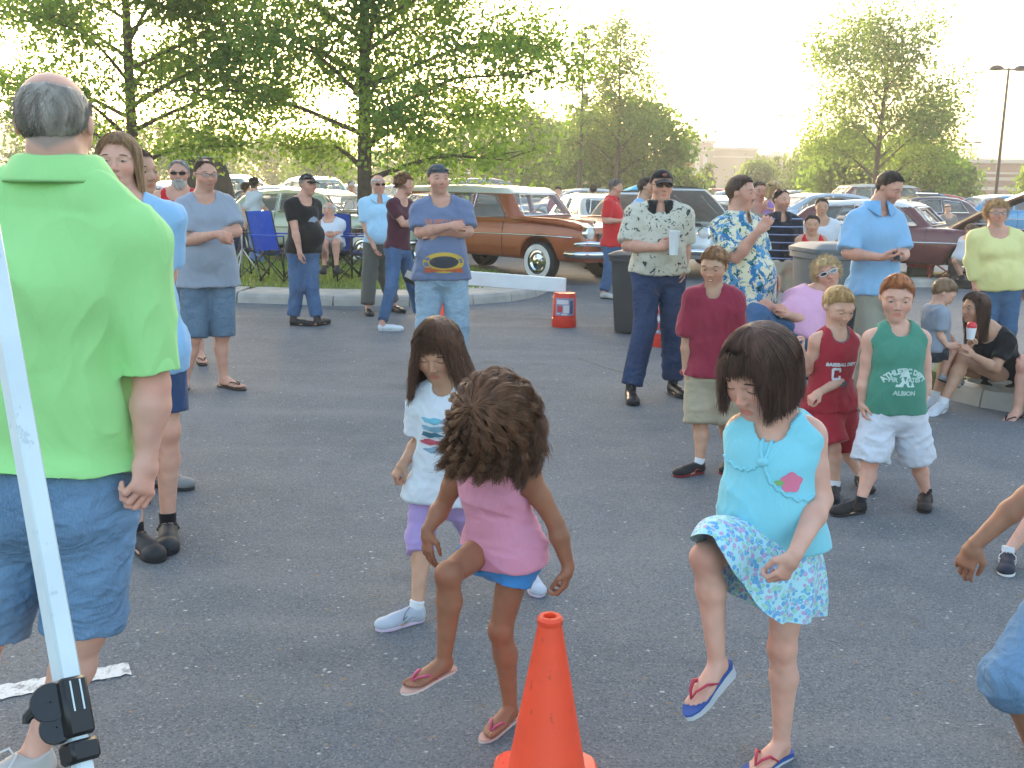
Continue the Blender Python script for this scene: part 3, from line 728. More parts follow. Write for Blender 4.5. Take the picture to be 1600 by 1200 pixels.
    for a in A:
        if a is None: continue
        s0, e, w_, d, s = a; ab = b**.6
        sd.seg(s0, lerp(s0, e, .5), .054*kq*ab, .046*kq*ab, k=.04*q); sd.seg(lerp(s0, e, .5), e, .046*kq*ab, .037*kq*ab, k=.02*q)
        mid = lerp(e, w_, .3); sd.seg(e, mid, .037*kq*ab, .041*kq*ab, k=.015*q); sd.seg(mid, w_, .041*kq*ab, .0265*kq, k=.02*q)
        nm = s.get('pn'); nm = V(*nm) if nm is not None else nrm(-st*(1 if a is A[1] else -1)+ft*.3) if len(s) else UP
        th = s.get('th', 1 if np.dot(np.cross(d, nm), ft) > 0 else -1)
        if not s.get('nohand'): hand_ops(sd, w_, d, nm, q*(1.08 if kid else 1), s.get('curl', .3), th, s.get('spread', 0), fine)
    for j, (hj, kn, an, he, f, u) in enumerate(Lg):
        sd.seg(hj, kn, .082*bq, .050*kq, k=.03*q); sd.ell(kn, V(.053, .053, .056)*kq, k=.02*q)
        cf = lerp(kn, an, .32)-nrm(f)*.014*q; sd.seg(kn, cf, .050*kq, .052*kq, k=.02*q); sd.seg(cf, an, .052*kq, .031*kq, k=.025*q)
        Lf = .15*S; s_ = np.cross(f, u); hz = .018*q if bare and shoes else 0
        H0 = he+u*hz; q2 = q
        sd.ell(H0+f*.035*q+u*.032*q, (.036*q, .031*q, .032*q), np.array([f, s_, u]), k=.02*q)
        sd.seg(an-u*.012*q, H0+f*Lf*.62+u*.022*q, .030*q, .018*q, side=s_, a0=1.0, a1=2.0, k=.02*q)
        sd.seg(H0+f*.04*q+u*.018*q, H0+f*Lf*.68+u*.016*q, .018*q, .0165*q, side=s_, a0=1.6, a1=2.4, k=.015*q)
        if bare:
            inn = (1 if j == 0 else -1)*(1 if np.dot(s_, sp) > 0 else -1); fine.append((H0+f*Lf*.75, V(.1, .1, .06)*q))
            for i, (c, L_, r_) in enumerate(((-.029, .86, .0125), (-.008, .87, .009), (.008, .84, .0085), (.021, .79, .008), (.033, .73, .008))):
                cc = s_*c*inn*-1*q*-1; sd.seg(H0+f*Lf*.64+cc*.95+u*.014*q, H0+f*Lf*(L_+.06)+cc+u*.010*q, r_*q*1.1, r_*q, k=.004*q)

    Pb, Qb = sd.run(rc, fine, rf); Pb = relax(Pb, Qb, 1, .35)
    sc = np.array(SK[skin] if isinstance(skin, str) else skin); C = np.tile(sc, (len(Pb), 1))
    Lh = ((Pb-hc)@hd['M'].T)/HH; x, y, z = np.abs(Lh[:, 0]), Lh[:, 1], Lh[:, 2]; hm = (y > -.6) & (y < .7) & (x < .6) & (np.abs(z) < .6)
    def mixin(m, col, a): C[:] = C*(1-m[:, None]*a)+np.array(col)*m[:, None]*a
    sm = lambda v, a_, b_: np.clip((v-a_)/(b_-a_), 0, 1)
    mixin(hm*sm(-((x/.10)**2+((y+.278)/.05)**2), -1.25, -.7)*(z > .25), lipc or sc*np.array([.92, .52, .52]), .8)
    mixin(hm*sm(-((x-.2)**2+(y+.12)**2)**.5, -.15, -.04)*(z > .1), sc*np.array([1.08, .78, .74]), .5)
    mixin(hm*sm(-((x)**2+(y+.1)**2)**.5, -.09, -.03)*(z > .3), sc*np.array([1.05, .78, .74]), .5)
    for a in A:
        if a: mixin(sm(-np.linalg.norm(Pb-a[1]-ft*-.02, axis=1), -.07*q, -.02*q), sc*np.array([.95, .72, .68]), .45); mixin(sm(-np.linalg.norm(Pb-a[2]-a[3]*.10*q, axis=1), -.07*q, -.02*q), sc*np.array([1.02, .80, .76]), .5)
    for l_ in Lg: mixin(sm(-np.linalg.norm(Pb-l_[1]-fp*.03, axis=1), -.085*q, -.02*q), sc*np.array([.95, .74, .70]), .5)
    C *= (1+.09*wob(Pb, 26, 3)+.05*wob(Pb, 70, 4))[:, None]
    if stubble: mixin(hm*sm(-y, .10, .22)*(z > -.05)*sm(z, -.05, .1)*(1-(x/.10)**2 < 2), lin(stubble), .30)
    if hairs and hairs[0] not in ('none', 'curlyball'):
        ph = np.arctan2(Lh[:, 0], (z+.05)); th = np.arctan2(np.hypot(Lh[:, 0]/.335, (z+.05)/.41), (y-.13)/.375)
        t0, t1 = np.interp(np.abs(ph), KPH, HSTY[hairs[0]][0]), np.interp(np.abs(ph), KPH, HSTY[hairs[0]][1])
        mixin(hm*(y > -.36)*(x < .40)*sm(th, t0-.1, t0+.15)*sm(-th, -t1-.02, -t1+.08)*~((x > .335) & (th > 1.4)), lin(hairs[1]), .85)
    mesh('body', Pb, Qb, skin_mat(), rt, cols=np.clip(C, 0, 1))
    if not noface: face(hd, rt, Pb, brow, lid, eyecol, glasses=glasses)
    if smile:
        g = MB(); g.ell(hp_(hd, 0, -.272, .352+.0), (.062*HH, .017*HH*smile, .035*HH), hd['M'], 12); g.build('teeth', paint('teeth', (.72, .68, .60), .3, var=0), rt, smooth=True)
    if beard:
        bd = Sdf(); E = lambda c, r, k=.1, op='u': bd.ell(hp_(hd, *c), [v*HH for v in r], hd['M'], k*HH, op)
        if beard[0] == 'full':
            E((0, -.30, .14), (.265, .23, .275)); E((0, -.45, .24), (.15, .14, .13)); E((0, -.21, .40), (.12, .035, .04)); bd.half(hp_(hd, 0, -.16, 0), hd['M'][1]); bd.half(hp_(hd, 0, 0, -.02), -hd['M'][2]); E((0, -.27, .42), (.065, .022, .05), .01, 's')
        elif beard[0] == 'goatee': E((0, -.40, .30), (.09, .10, .06)); E((0, -.205, .385), (.10, .03, .035)); 
        else: E((0, -.205, .39), (.115, .034, .035))
        a_, b_ = bd.run(max(.004, rf)); a_ = a_+vnormals(a_, b_)*(wob(a_, 260, 2)*.0025)[:, None]; mesh('beard' if beard[0] != 'tache' else 'moustache', a_, b_, hair_mat(beard[1]), rt)
    # ---- clothes
    def arm_cover(sd, a, tmax, o0, o1, k=.03):
        s0, e, w_, d, s = a; ab = b**.6; L1, L2 = np.linalg.norm(e-s0), np.linalg.norm(w_-e)
        t1 = min(tmax, .5)*2; E_ = lerp(s0, e, t1); r0, r1 = .054*kq*ab, lerp(.054, .037, t1)*kq*ab
        sd.seg(s0, E_, r0+o0, r1+lerp(o0, o1, 1), cap1=tmax <= .5, k=k)
        if tmax > .5:
            t2 = (tmax-.5)*2; W_ = lerp(e, w_, t2); sd.seg(e, W_, .04*kq*ab+o1, lerp(.041, .0265, t2)*kq+o1, cap1=True, k=k)
    if bot:
        o = bot.get('o', .012); tl = bot.get('t', 1.0); m = bot['m']; sd = Sdf(); le = bot.get('le', .02)
        sd.seg(pel-UP*.03*q, wst, .112*bq+o, .102*bq+o, s2, 1.42, 1.30, k=.03)
        for s_ in (-1, 1): sd.ell(pel-fp*.05*q+s_*sp*.06*q-UP*.03*q, V(.085*bq+o, .085*bq+o, .095*bq+o), np.array([sp, fp, UP]), k=.04)
        if belly: sd.ell(lerp(pel, nk, .14)+fp*.05*q, V(.125*bq, .08*bq, .10*q)+o, np.array([sp, fp, UP]), k=.05)
        for (hj, kn, an, he, f, u) in Lg:
            ta = min(tl, 1); E_ = lerp(hj, kn, ta); sd.seg(hj, E_, .086*bq+o, lerp(.084*bq, .052*kq, ta)+lerp(o, le, ta), cap1=tl <= 1, k=.02)
            if tl > 1:
                E2 = lerp(kn, an, tl-1); kr = .052*kq+le
                sd.ell(kn, V(kr, kr, kr), k=.02); sd.seg(kn, E2, kr, lerp(.052, .036, tl-1)*kq+le*bot.get('cuff', 1.15), cap1=True, k=.02)
            EE = lerp(hj, kn, tl) if tl <= 1 else lerp(kn, an, tl-1); dv = nrm(kn-hj) if tl <= 1 else nrm(an-kn)
            rr = (lerp(.084*bq, .052*kq, ta)+lerp(o, le, ta)) if tl <= 1 else lerp(.052, .036, tl-1)*kq+le*bot.get('cuff', 1.15)
            if tl < 1.9 and px_m < .0036: sd.seg(EE-dv*.03*q, EE+dv*.05, rr-.013, rr-.010, op='s', k=.003)
        wn = lerp(pel, nk, bot.get('w', .08)); sd.half(wn, nrm(up+UP*.5))
        P_, Q_ = sd.run(max(.006, px_m*1.7)); P_ = relax(P_, Q_, 1, .4); P_ = folds(P_, Q_, bot.get('fold', .006)*1.15, 15/q**.5, int(D*100) % 97, (1, 1, 1.5))
        ob = mesh(bot.get('name', 'trousers'), P_, Q_, m, rt); rt['_bot'] = ob.name; info_bot = (P_, Q_)
        if belt:
            bl = Sdf(); wb = lerp(pel, nk, bot.get('w', .08)-.03); bl.seg(wb-up*.018, wb+up*.018, .103*bq+o+.006, .103*bq+o+.006, s2, 1.33, 1.33, cap0=True, cap1=True)
            if belly: bl.ell(lerp(pel, nk, .14)+fp*.05*q, V(.125*bq, .08*bq, .10*q)+o+.005, np.array([sp, fp, UP]), k=.05); bl.half(wb+up*.018, up); bl.half(wb-up*.018, -up)
            a_, b_ = bl.run(.008); bo = mesh('belt', a_, b_, paint('belt', belt, .5), rt)
            k_ = MB(); j = np.argmax((a_-wb)@nrm(fp)); k_.box(a_[j], (.05, .012, .034), np.array([sp, fp, UP])); k_.build('buckle', paint('buckle', '#b8b4a8', .25, 1), bo)
    if skirt:
        n1, n2 = 96, 18; Vt = []; hem = skirt['hem']; an_ = [h_[0] for h_ in hem]+[hem[0][0]+360]; hp3 = [W(h_[1], h_[2], pel[1]+h_[3]) for h_ in hem]; hp3.append(hp3[0]); hp3 = np.array(hp3)
        for j in range(n2):
            t = j/(n2-1)
            for i in range(n1):
                a = 360*i/n1; u = np.array([np.interp(a, an_, hp3[:, k_]) for k_ in range(3)]); ar = R(a); tp = wst-UP*.03+V(math.cos(ar)*.128*bq, -math.sin(ar)*.108*bq, 0); v = lerp(tp, u, t)
                ou = nrm(V(math.cos(ar), -math.sin(ar), 0)); Vt.append(v+ou*(.022*math.sin(math.pi*t)+.016*t*math.sin(9*ar+2*t)+.008*t*math.sin(17*ar+1))+UP*(.03*math.sin(math.pi*t)*(1 if 60 < a < 200 else .2)))
        Vt = np.array(Vt); Vs = Vt.reshape(n2, n1, 3)
        for _ in range(2): Vs[1:] = .5*Vs[1:]+.25*(np.roll(Vs[1:], 1, 1)+np.roll(Vs[1:], -1, 1))
        Vt = Vs.reshape(-1, 3)
        for (hj, kn, an, he, f, u) in Lg:
            ax = kn-hj; L_ = np.dot(ax, ax); t = np.clip(((Vt-hj)@ax)/L_, 0, 1); c_ = hj+t[:, None]*ax; dv = Vt-c_; dd = np.linalg.norm(dv, axis=1); rr = lerp(.088*bq, .058*kq, t)+.008
            Vt = np.where((dd < rr)[:, None], c_+dv/(dd[:, None]+1e-6)*rr[:, None], Vt)
        F = [(j*n1+i, (j+1)*n1+i, (j+1)*n1+(i+1) % n1, j*n1+(i+1) % n1) for j in range(n2-1) for i in range(n1)]
        mesh('skirt', Vt, F, skirt['m'], rt)
    if top:
        o = top.get('o', .014)*.80; sd = Sdf(); m = top['m']; tank = top.get('tank'); sl = top.get('sl', .33); hem = top.get('hem', .06)*q
        torso(sd, o, k=.05, hem=hem, fl=top.get('fl', .008))
        if not tank: sd.seg(sh[0], sh[1], sr+o, sr+o, k=.05)
        else: sd.seg(lerp(sh[0], sh[1], tank), lerp(sh[1], sh[0], tank), sr*.9+o*.5, k=.03)
        if not tank or tank < .12:
            for i in (0, 1): sd.seg(sh[i]+UP*.01*q, nk+UP*.03*q, .040*q+o*.6, .05*q+o*.5, k=.04)
        for s_ in (-1, 1):
            sd.ell(pel-fp*.05*q+s_*sp*.06*q-UP*.0*q, V(.085*bq+o, .085*bq+o, .09*bq+o)+.008, np.array([sp, fp, UP]), k=.05)
            if hem > .02: sd.ell(pel+s_*sp*.085*q+fp*.01-UP*.02*q, V(.08*bq+o, .09*bq+o, .10*bq+o)+.008, np.array([sp, fp, UP]), k=.05)
        P0 = pel-nrm(up+UP)*hem; sd.half(P0, -nrm(up+UP))
        if not tank or sl:
            if not tank:
                for a in A:
                    if a: arm_cover(sd, a, sl, o+top.get('so', .003), o+top.get('se', .014)*.55, k=.018)
        else:
            pass
        if tank:
            for i in (0, 1):
                sg = -1 if i == 0 else 1; sd.seg(sh[i]+st*sg*(.03*q)-UP*.08*q, sh[i]+st*sg*.03*q+UP*.12*q, .062*q*top.get('ah', 1), .062*q*top.get('ah', 1), op='s', k=.01)
        nh = top.get('nh', .070)*q*1.08; nf = top.get('nf', .03)
        h0, h1 = nk+ft*(nf+.012)*q-UP*(top.get('nd', .0)+.008)*q, nk+UP*.16*q-ft*.02*q
        sd.seg(h0, h1, nh, nh*1.15, side=st, a0=1.1, a1=1.1, op='s', k=.008)
        if top.get('vee'): sd.seg(nk+ft*.10*q-UP*.10*q, nk+UP*.05*q, .012*q, .075*q, op='s', k=.01)
        if sl and not tank:
            for a in A:
                if not a or sl > .6 or px_m > .0036: continue
                s0, e, w_, d, s = a; t1 = min(sl, .5)*2; E_ = lerp(s0, e, t1); dv = nrm(e-s0); r1 = lerp(.054, .037, t1)*kq*(b**.6)+o+top.get('se', .014)*.55
                if sl <= .5: sd.seg(E_-dv*.025*q, E_+dv*.05, r1-.012, r1-.012, op='s', k=.003)
        def hole(X_):
            out_ = 1.
            for a_, b_, r_ in [(h0, h1, nh)]+([(sh[i_]+st*(-1 if i_ == 0 else 1)*.03*q-UP*.08*q, sh[i_]+st*(-1 if i_ == 0 else 1)*.03*q+UP*.12*q, .062*q*top.get('ah', 1)) for i_ in (0, 1)] if tank else []):
                v_ = b_-a_; t_ = np.clip(((X_-a_)@v_)/np.dot(v_, v_), 0, 1); out_ = np.minimum(out_, np.clip((np.linalg.norm(X_-a_-t_[:, None]*v_, axis=1)-r_-.006)/.05, 0, 1))
            return out_
        P_, Q_ = sd.run(max(.0055, px_m*1.7)); P_ = relax(P_, Q_, 3, .4); P_ = relax(folds(P_, Q_, top.get('fold', .007)*1.45, top.get('fr', 15)/q**.5, int(D*77) % 89, top.get('fs', (1, 1, .7)), hole(P_)), Q_, 1, .3)
        mi = None; ms = m
        if top.get('trim'):
            fc = P_[Q_].mean(1); dist = np.full(len(fc), 9.)
            def segd(a_, b_): v_ = b_-a_; t_ = np.clip(((fc-a_)@v_)/np.dot(v_, v_), 0, 1); return np.linalg.norm(fc-a_-t_[:, None]*v_, axis=1)
            mi = (segd(h0, h1) < nh+.017*q).astype(int); ms = [m, cloth('rib trim', top['trim'])]
        ob = mesh(top.get('name', 'shirt'), P_, Q_, ms, rt, mi=mi); rt['_top'] = ob.name
        if top.get('collar'):
            cm = top['collar']; n_ = 40; Vt = []; F = []; rows = ((.062, .050), (.066, .072), (.076, .066), (.100, .022), (.101, .014), (.078, .045))
            for r_, z_ in rows:
                for i in range(n_+1):
                    a = math.pi/2+.28+(2*math.pi-.56)*i/n_; tip = max(0, 1-abs(min(i, n_-i))/5.)
                    Vt.append(nk+UP*((z_*q-.015*q)*top.get('cs', 1.08)-(tip*.05*q if r_ > .07 else 0))+q*top.get('cs', 1.08)*(r_+tip*(.01 if r_ > .07 else 0))*(b**.3)*(math.cos(a)*st*1.12+math.sin(a)*ft)+ft*.004*q)
            Vt = np.array(Vt); k_ = len(rows); F = [(r_*(n_+1)+i, (r_+1)*(n_+1)+i, (r_+1)*(n_+1)+i+1, r_*(n_+1)+i+1) for r_ in range(k_-1) for i in range(n_)]
            mesh('collar', Vt, F, cm, ob)
        info_top = (P_, Q_)
    if shoes:
        kw = shoes[1] if len(shoes) > 1 else {}
        for j, (hj, kn, an, he, f, u) in enumerate(Lg):
            inn = (1 if j == 0 else -1)*(1 if np.dot(np.cross(f, u), sp) > 0 else -1)
            shoe(rt, shoes[0], he, f, u, S*(1.06 if shoes[0] != 'flipflop' else 1), ank=an, inn=inn, near=D < 5.2, **kw)
    if hairs and hairs[0] == 'curlyball': curly(hd, rt, hairs[1])
    elif hairs and hairs[0] == 'curlyshort': curly(hd, rt, hairs[1], **{**dict(n=700, rad=(.42, .43, .49), c=(0, .13, -.08), wr=.0022, strand_col=None), **(hairs[2] if len(hairs) > 2 else {})})
    elif hairs and hairs[0] != 'none': hair(hd, rt, hairs[0], hairs[1], **(hairs[2] if len(hairs) > 2 else {}))
    if capc: cap(hd, rt, capc, hatlogo)
    if bandana: cap(hd, rt, bandana, bandana=True)
    return dict(root=rt, hd=hd, nk=nk, pel=pel, up=up, A=A, L=Lg, st=st, ft=ft, sp=sp, fp=fp, q=q, body=(Pb, Qb), top=info_top if top else None, bot=info_bot if bot else None, sh=sh, fp_=fp)
def stick(P, Q, pts, o, u, v, d, lift=.003):
    """lay flat points (x,y) on a mesh by rays along d, o = origin of the flat print"""
    from mathutils.bvhtree import BVHTree
    tree = BVHTree.FromPolygons([tuple(x) for x in P], [tuple(int(i) for i in q_) for q_ in Q]); out = []
    for x, y in pts:
        s0 = o+u*x+v*y-d*.4; hit = tree.ray_cast(Vector(s0), Vector(d), 1.0)
        out.append(np.array(hit[0])-d*lift if hit[0] is not None else None)
    av = [p for p in out if p is not None]; dd = np.mean([np.dot(p, d) for p in av]) if av else 0
    return [p if p is not None else (o+u*x+v*y-d*(np.dot(o, d)-dd)) for p, (x, y) in zip(out, pts)]
def print_text(pr, txt, x, z, size, col, name='print', arc=0, bold=.01, frac=None, space=1):
    """lettering on a shirt: x right of the middle, z above the pelvis (metres)"""
    vs, fs = text_verts(txt, size, bold*size*3, space); st, ft = pr['st'], pr['ft']
    pts = []
    for v in vs:
        X, Y = v[0], v[1]
        if arc: a = X/arc; X, Y = math.sin(a)*(arc+Y), math.cos(a)*(arc+Y)-arc
        pts.append((x+X, z+Y))
    o = pr['pel']+0; d = -ft; vu = UP
    P = stick(*pr['top'], pts, o, st, vu, d); return mesh(name, P, fs, paint('print', col, .8, var=.03), bpy.data.objects[pr['root']['_top']], smooth=False)
def print_shape(pr, polys, cols, x, z, name='print'):
    out = MB(); mats = [paint('print', c, .8, var=.03) for c in cols]; st, ft = pr['st'], pr['ft']
    for i, (poly, mi) in enumerate(polys):
        cx, cy = np.mean([a for a, _ in poly]), np.mean([b_ for _, b_ in poly]); n = len(poly)
        rings = [(cx+(a-cx)*f, cy+(b_-cy)*f) for f in (1, .66, .33) for a, b_ in poly]+[(cx, cy)]
        P = stick(*pr['top'], [(x+a, z+b_) for a, b_ in rings], pr['pel'], st, UP, -ft, .003+.0012*i)
        fs = [(r*n+j, r*n+(j+1) % n, (r+1)*n+(j+1) % n, (r+1)*n+j) for r in (0, 1) for j in range(n)]+[(2*n+j, 2*n+(j+1) % n, 3*n) for j in range(n)]
        out.add(P, fs, mi)
    return out.build(name, mats, bpy.data.objects[pr['root']['_top']])
# ---------------------------------------------------------------- ground, kerbs, grass
def asphalt():
    m, t, b = new_mat('asphalt'); tc = t.nodes.new('ShaderNodeTexCoord')
    big = noise(t, .35, 5, tc.outputs['Object'], .6); mid = noise(t, 3.2, 4, tc.outputs['Object'], .6)
    k = ramp(t, big.outputs[0], [(.35, (.122, .138, .155)), (.65, (.178, .196, .214))])
    k = mixc(t, ramp(t, mid.outputs[0], [(.42, (0, 0, 0)), (.75, (.5, .5, .5))]), k, (.225, .226, .222))
    v = t.nodes.new('ShaderNodeTexVoronoi'); v.inputs['Scale'].default_value = 165; t.links.new(tc.outputs['Object'], v.inputs['Vector'])
    sep = t.nodes.new('ShaderNodeSeparateColor'); t.links.new(v.outputs['Color'], sep.inputs[0])
    k = mixc(t, ramp(t, sep.outputs[0], [(0, (.6, .6, .6)), (.25, (.3, .3, .3)), (.5, (0, 0, 0))]), k, (.045, .047, .05))
    k = mixc(t, ramp(t, sep.outputs[1], [(.80, (0, 0, 0)), (.92, (.35, .35, .35)), (1, (.7, .7, .7))]), k, (.30, .295, .285))
    v3 = t.nodes.new('ShaderNodeTexVoronoi'); v3.inputs['Scale'].default_value = 26; t.links.new(tc.outputs['Object'], v3.inputs['Vector'])
    s3 = t.nodes.new('ShaderNodeSeparateColor'); t.links.new(v3.outputs['Color'], s3.inputs[0])
    mm = t.nodes.new('ShaderNodeMath'); mm.operation = 'MULTIPLY'; t.links.new(ramp(t, s3.outputs[0], [(.90, (0, 0, 0)), (.92, (1, 1, 1))]), mm.inputs[0]); t.links.new(ramp(t, v3.outputs['Distance'], [(.10, (1, 1, 1)), (.22, (0, 0, 0))]), mm.inputs[1])
    k = mixc(t, mm.outputs[0], k, (.42, .42, .40))
    # dusty tyre arcs and worn, lighter streaks
    wv = t.nodes.new('ShaderNodeTexNoise'); wv.inputs['Scale'].default_value = .8; wv.inputs['Detail'].default_value = 3
    mp = t.nodes.new('ShaderNodeMapping'); mp.inputs['Scale'].default_value = (.45, 2.4, 1); mp.inputs['Rotation'].default_value = (0, 0, R(-24))
    t.links.new(tc.outputs['Object'], mp.inputs[0]); t.links.new(mp.outputs[0], wv.inputs['Vector'])
    k = mixc(t, ramp(t, wv.outputs[0], [(.52, (0, 0, 0)), (.66, (.16, .16, .16))]), k, (.31, .30, .285))
    t.links.new(k, b.inputs['Base Color']); b.inputs['Roughness'].default_value = .88; b.inputs['Specular IOR Level'].default_value = .25
    st = noise(t, 1.7, 4, tc.outputs['Object'], .65); k = mixc(t, ramp(t, st.outputs[0], [(.60, (0, 0, 0)), (.74, (.45, .45, .45))]), k, (.07, .072, .075)); t.links.new(k, b.inputs['Base Color'])
    p = bump(t, b, v.outputs['Distance'], .7, .006); bump(t, b, mid.outputs[0], .3, .01, p)
    return m
g = mesh('ground', [(-390, -13, 0), (390, -13, 0), (390, 242, 0), (-390, 242, 0)], [(0, 1, 2, 3)], asphalt(), smooth=False); g['kind'] = 'structure'
conc = paint('kerb concrete', (.40, .375, .335), .9, var=.16, scale=5, bmp=.5, bscale=90)
def grassm(name, c1, c2):
    m, t, b = new_mat(name); n = noise(t, 1.6, 5, rough=.7); t.links.new(ramp(t, n.outputs[0], [(.3, c1), (.7, c2)]), b.inputs['Base Color']); b.inputs['Roughness'].default_value = .9
    bump(t, b, noise(t, 30, 3).outputs[0], .8, .03); return m
soil = grassm('turf soil', (.09, .125, .035), (.15, .17, .06))
def poly_top(name, pts, z, m, kind='structure'):
    n = len(pts); o = mesh(name, [(x, y, z) for x, y in pts]+[(x, y, 0) for x, y in pts], [tuple(range(n))]+[(i, i+n, (i+1) % n+n, (i+1) % n) for i in range(n)], m, smooth=False); o['kind'] = kind; return o
def kerb(pts, wd=.42, h=.14, piece=2.2, name='kerb'):
    """kerb stones laid end to end along a line of ground points; inner side on the left of the direction"""
    root = thing(name, '', '', (pts[0][0], pts[0][1], 0)); del root['label'], root['category']; root['kind'] = 'structure'
    P = [V(a, b, 0) for a, b in pts]; out = []
    for a, b in zip(P[:-1], P[1:]):
        L = np.linalg.norm(b-a); n = max(1, int(round(L/piece)))
        for i in range(n): out.append((lerp(a, b, i/n), lerp(a, b, (i+1)/n)))
    for i, (a, b) in enumerate(out):
        d = nrm(b-a); s = V(-d[1], d[0], 0); a2, b2 = a+d*.008, b-d*.008; hh = h+random.uniform(-.004, .004); v = []
        prof = [(0, 0), (.012, h*.6), (.03, h*.88), (.075, hh), (wd, hh+.004), (wd, 0)]
        for p in (a2, b2): v += [p+s*x+UP*z for x, z in prof]
        n = len(prof); f = [(j, n+j, n+j+1, j+1) for j in range(n-1)]+[tuple(range(n)), tuple(range(n, 2*n))[::-1]]
        mesh('kerb_stone', v, f, conc, root, smooth=False)
    return root
def gp(*a): return [tuple(G(x, y)[:2]) for x, y in a]
L1 = gp((60, 468), (370, 473), (520, 478), (640, 479), (740, 476), (800, 471), (838, 464), (856, 456)); L1.append((L1[-1][0]+.05, L1[-1][1]+.7)); 
kerb(L1, .75, .14)
lawn = [(x, y+.72) for x, y in L1[:-2]]+[(-.2, 17.0), (-1.6, 19.6), (-3.0, 22.3), (-14, 22.6)]
poly_top('lawn', lawn, .135, soil)
kerb(gp((1484, 625), (1530, 636), (1600, 648), (1900, 690)), .45, .15)
K3 = gp((1484, 625), (1530, 636), (1600, 648), (1900, 690)); rl = [(x+.02, y+.44) for x, y in K3]+[(K3[-1][0], K3[-1][1]+2.6), (K3[2][0], K3[2][1]+1.6)]; poly_top('lawn', rl, .15, soil)
kerb(gp((1180, 449), (1400, 449), (1900, 449)), .3, .14); k2 = gp((1180, 449), (1900, 449))
poly_top('lawn', [(k2[0][0], k2[0][1]+.29), (k2[1][0], k2[1][1]+.29), (k2[1][0], k2[1][1]+1.6), (k2[0][0], k2[0][1]+1.6)], .13, soil)
def inpoly(x, y, poly):
    c = False
    for i in range(len(poly)):
        x1, y1 = poly[i-1]; x2, y2 = poly[i]
        if (y1 > y) != (y2 > y) and x < (x2-x1)*(y-y1)/(y2-y1)+x1: c = not c
    return c
leafy = lambda name, c1, c2, tr=.45, sc=2.0: _leaf(name, c1, c2, tr, sc)
def _leaf(name, c1, c2, tr, sc):
    if name in MC: return MC[name]
    m = bpy.data.materials.new(name); m.use_nodes = True; t = m.node_tree; t.nodes.clear()
    out = t.nodes.new('ShaderNodeOutputMaterial'); d = t.nodes.new('ShaderNodeBsdfDiffuse'); tl = t.nodes.new('ShaderNodeBsdfTranslucent'); mx = t.nodes.new('ShaderNodeMixShader')
    n = noise(t, sc, 4, rough=.7); gm = t.nodes.new('ShaderNodeNewGeometry')
    k = ramp(t, n.outputs[0], [(.3, c1), (.7, c2)]); k = mixc(t, ramp(t, gm.outputs['Random Per Island'], [(0, (0, 0, 0)), (1, (.5, .5, .5))]), k, tuple(min(1, x*1.9) for x in c2))
    t.links.new(k, d.inputs[0]); kk = mixc(t, 1.0, k, (1.6, 1.7, .7), 'MULTIPLY'); t.links.new(kk, tl.inputs[0])
    mx.inputs[0].default_value = tr; t.links.new(d.outputs[0], mx.inputs[1]); t.links.new(tl.outputs[0], mx.inputs[2]); t.links.new(mx.outputs[0], out.inputs[0]); MC[name] = m; return m
def blades(poly, n, z, m, h=.07, seed=0):
    rg = np.random.default_rng(seed); xs = [p[0] for p in poly]; ys = [p[1] for p in poly]; P = []
    while len(P) < n:
        x, y = rg.uniform(min(xs), max(xs)), rg.uniform(min(ys), max(ys))
        if inpoly(x, y, poly): P.append((x, y, z-.004))
    P = np.array(P); a = rg.uniform(0, 6.28, n); d = np.stack([np.cos(a), np.sin(a), 0*a], 1)*rg.uniform(.006, .014, (n, 1)); hh = rg.uniform(.5, 1.3, (n, 1))*h; ln = rg.normal(0, .022, (n, 3))*[1, 1, 0]
    Vt = np.concatenate([P-d, P+d, P+ln+UP*hh], 1).reshape(-1, 3); o = mesh('grass', Vt, np.arange(3*n).reshape(-1, 3), m, smooth=False); o['kind'] = 'stuff'; tag(o, 'short green and straw coloured lawn grass on the kerbed parking island', 'grass'); return o
gm_ = leafy('grass blade', (.09, .17, .03), (.19, .24, .07), .3, 1.2)
blades(lawn, 26000, .135, gm_, seed=1)
# mulch round the tree
tb = G(572, 405); mulch = grassm('mulch', (.075, .045, .03), (.14, .09, .06))
poly_top('mulch_bed', [(tb[0]+1.5*math.cos(a)*(1+.1*math.sin(3*a)), 19.3+1.1*math.sin(a)) for a in np.arange(24)*2*math.pi/24], .16, mulch)
# painted line, cracks, litter
def whitepaint():
    m, t, b = new_mat('road paint'); n = noise(t, 16, 5, rough=.7); n2 = noise(t, 90, 3)
    k = ramp(t, n.outputs[0], [(.36, (.22, .22, .21)), (.47, (.66, .66, .64))]); k = mixc(t, ramp(t, n2.outputs[0], [(.60, (0, 0, 0)), (.68, (.7, .7, .7))]), k, (.2, .2, .2))
    t.links.new(k, b.inputs['Base Color']); b.inputs['Roughness'].default_value = .85; return m
A_, B_ = G(203, 1045), G(-60, 1094); d_ = nrm(B_-A_); s_ = V(-d_[1], d_[0], 0)*.048; rg = np.random.default_rng(3); n_ = 60; e1 = [A_+(B_-A_)*i/n_*2.2+s_*(1+rg.normal(0, .08)) for i in range(n_)]; e2 = [A_+(B_-A_)*i/n_*2.2-s_*(1+rg.normal(0, .08)) for i in range(n_)]
o = mesh('painted_line', [p+UP*.004 for p in e1+e2], [(i, i+1, n_+i+1, n_+i) for i in range(n_-1)], whitepaint(), smooth=False); o['kind'] = 'structure'
mb = MB(); rg = np.random.default_rng(12)      # crumbs of leaf, gravel and paper: uncountable
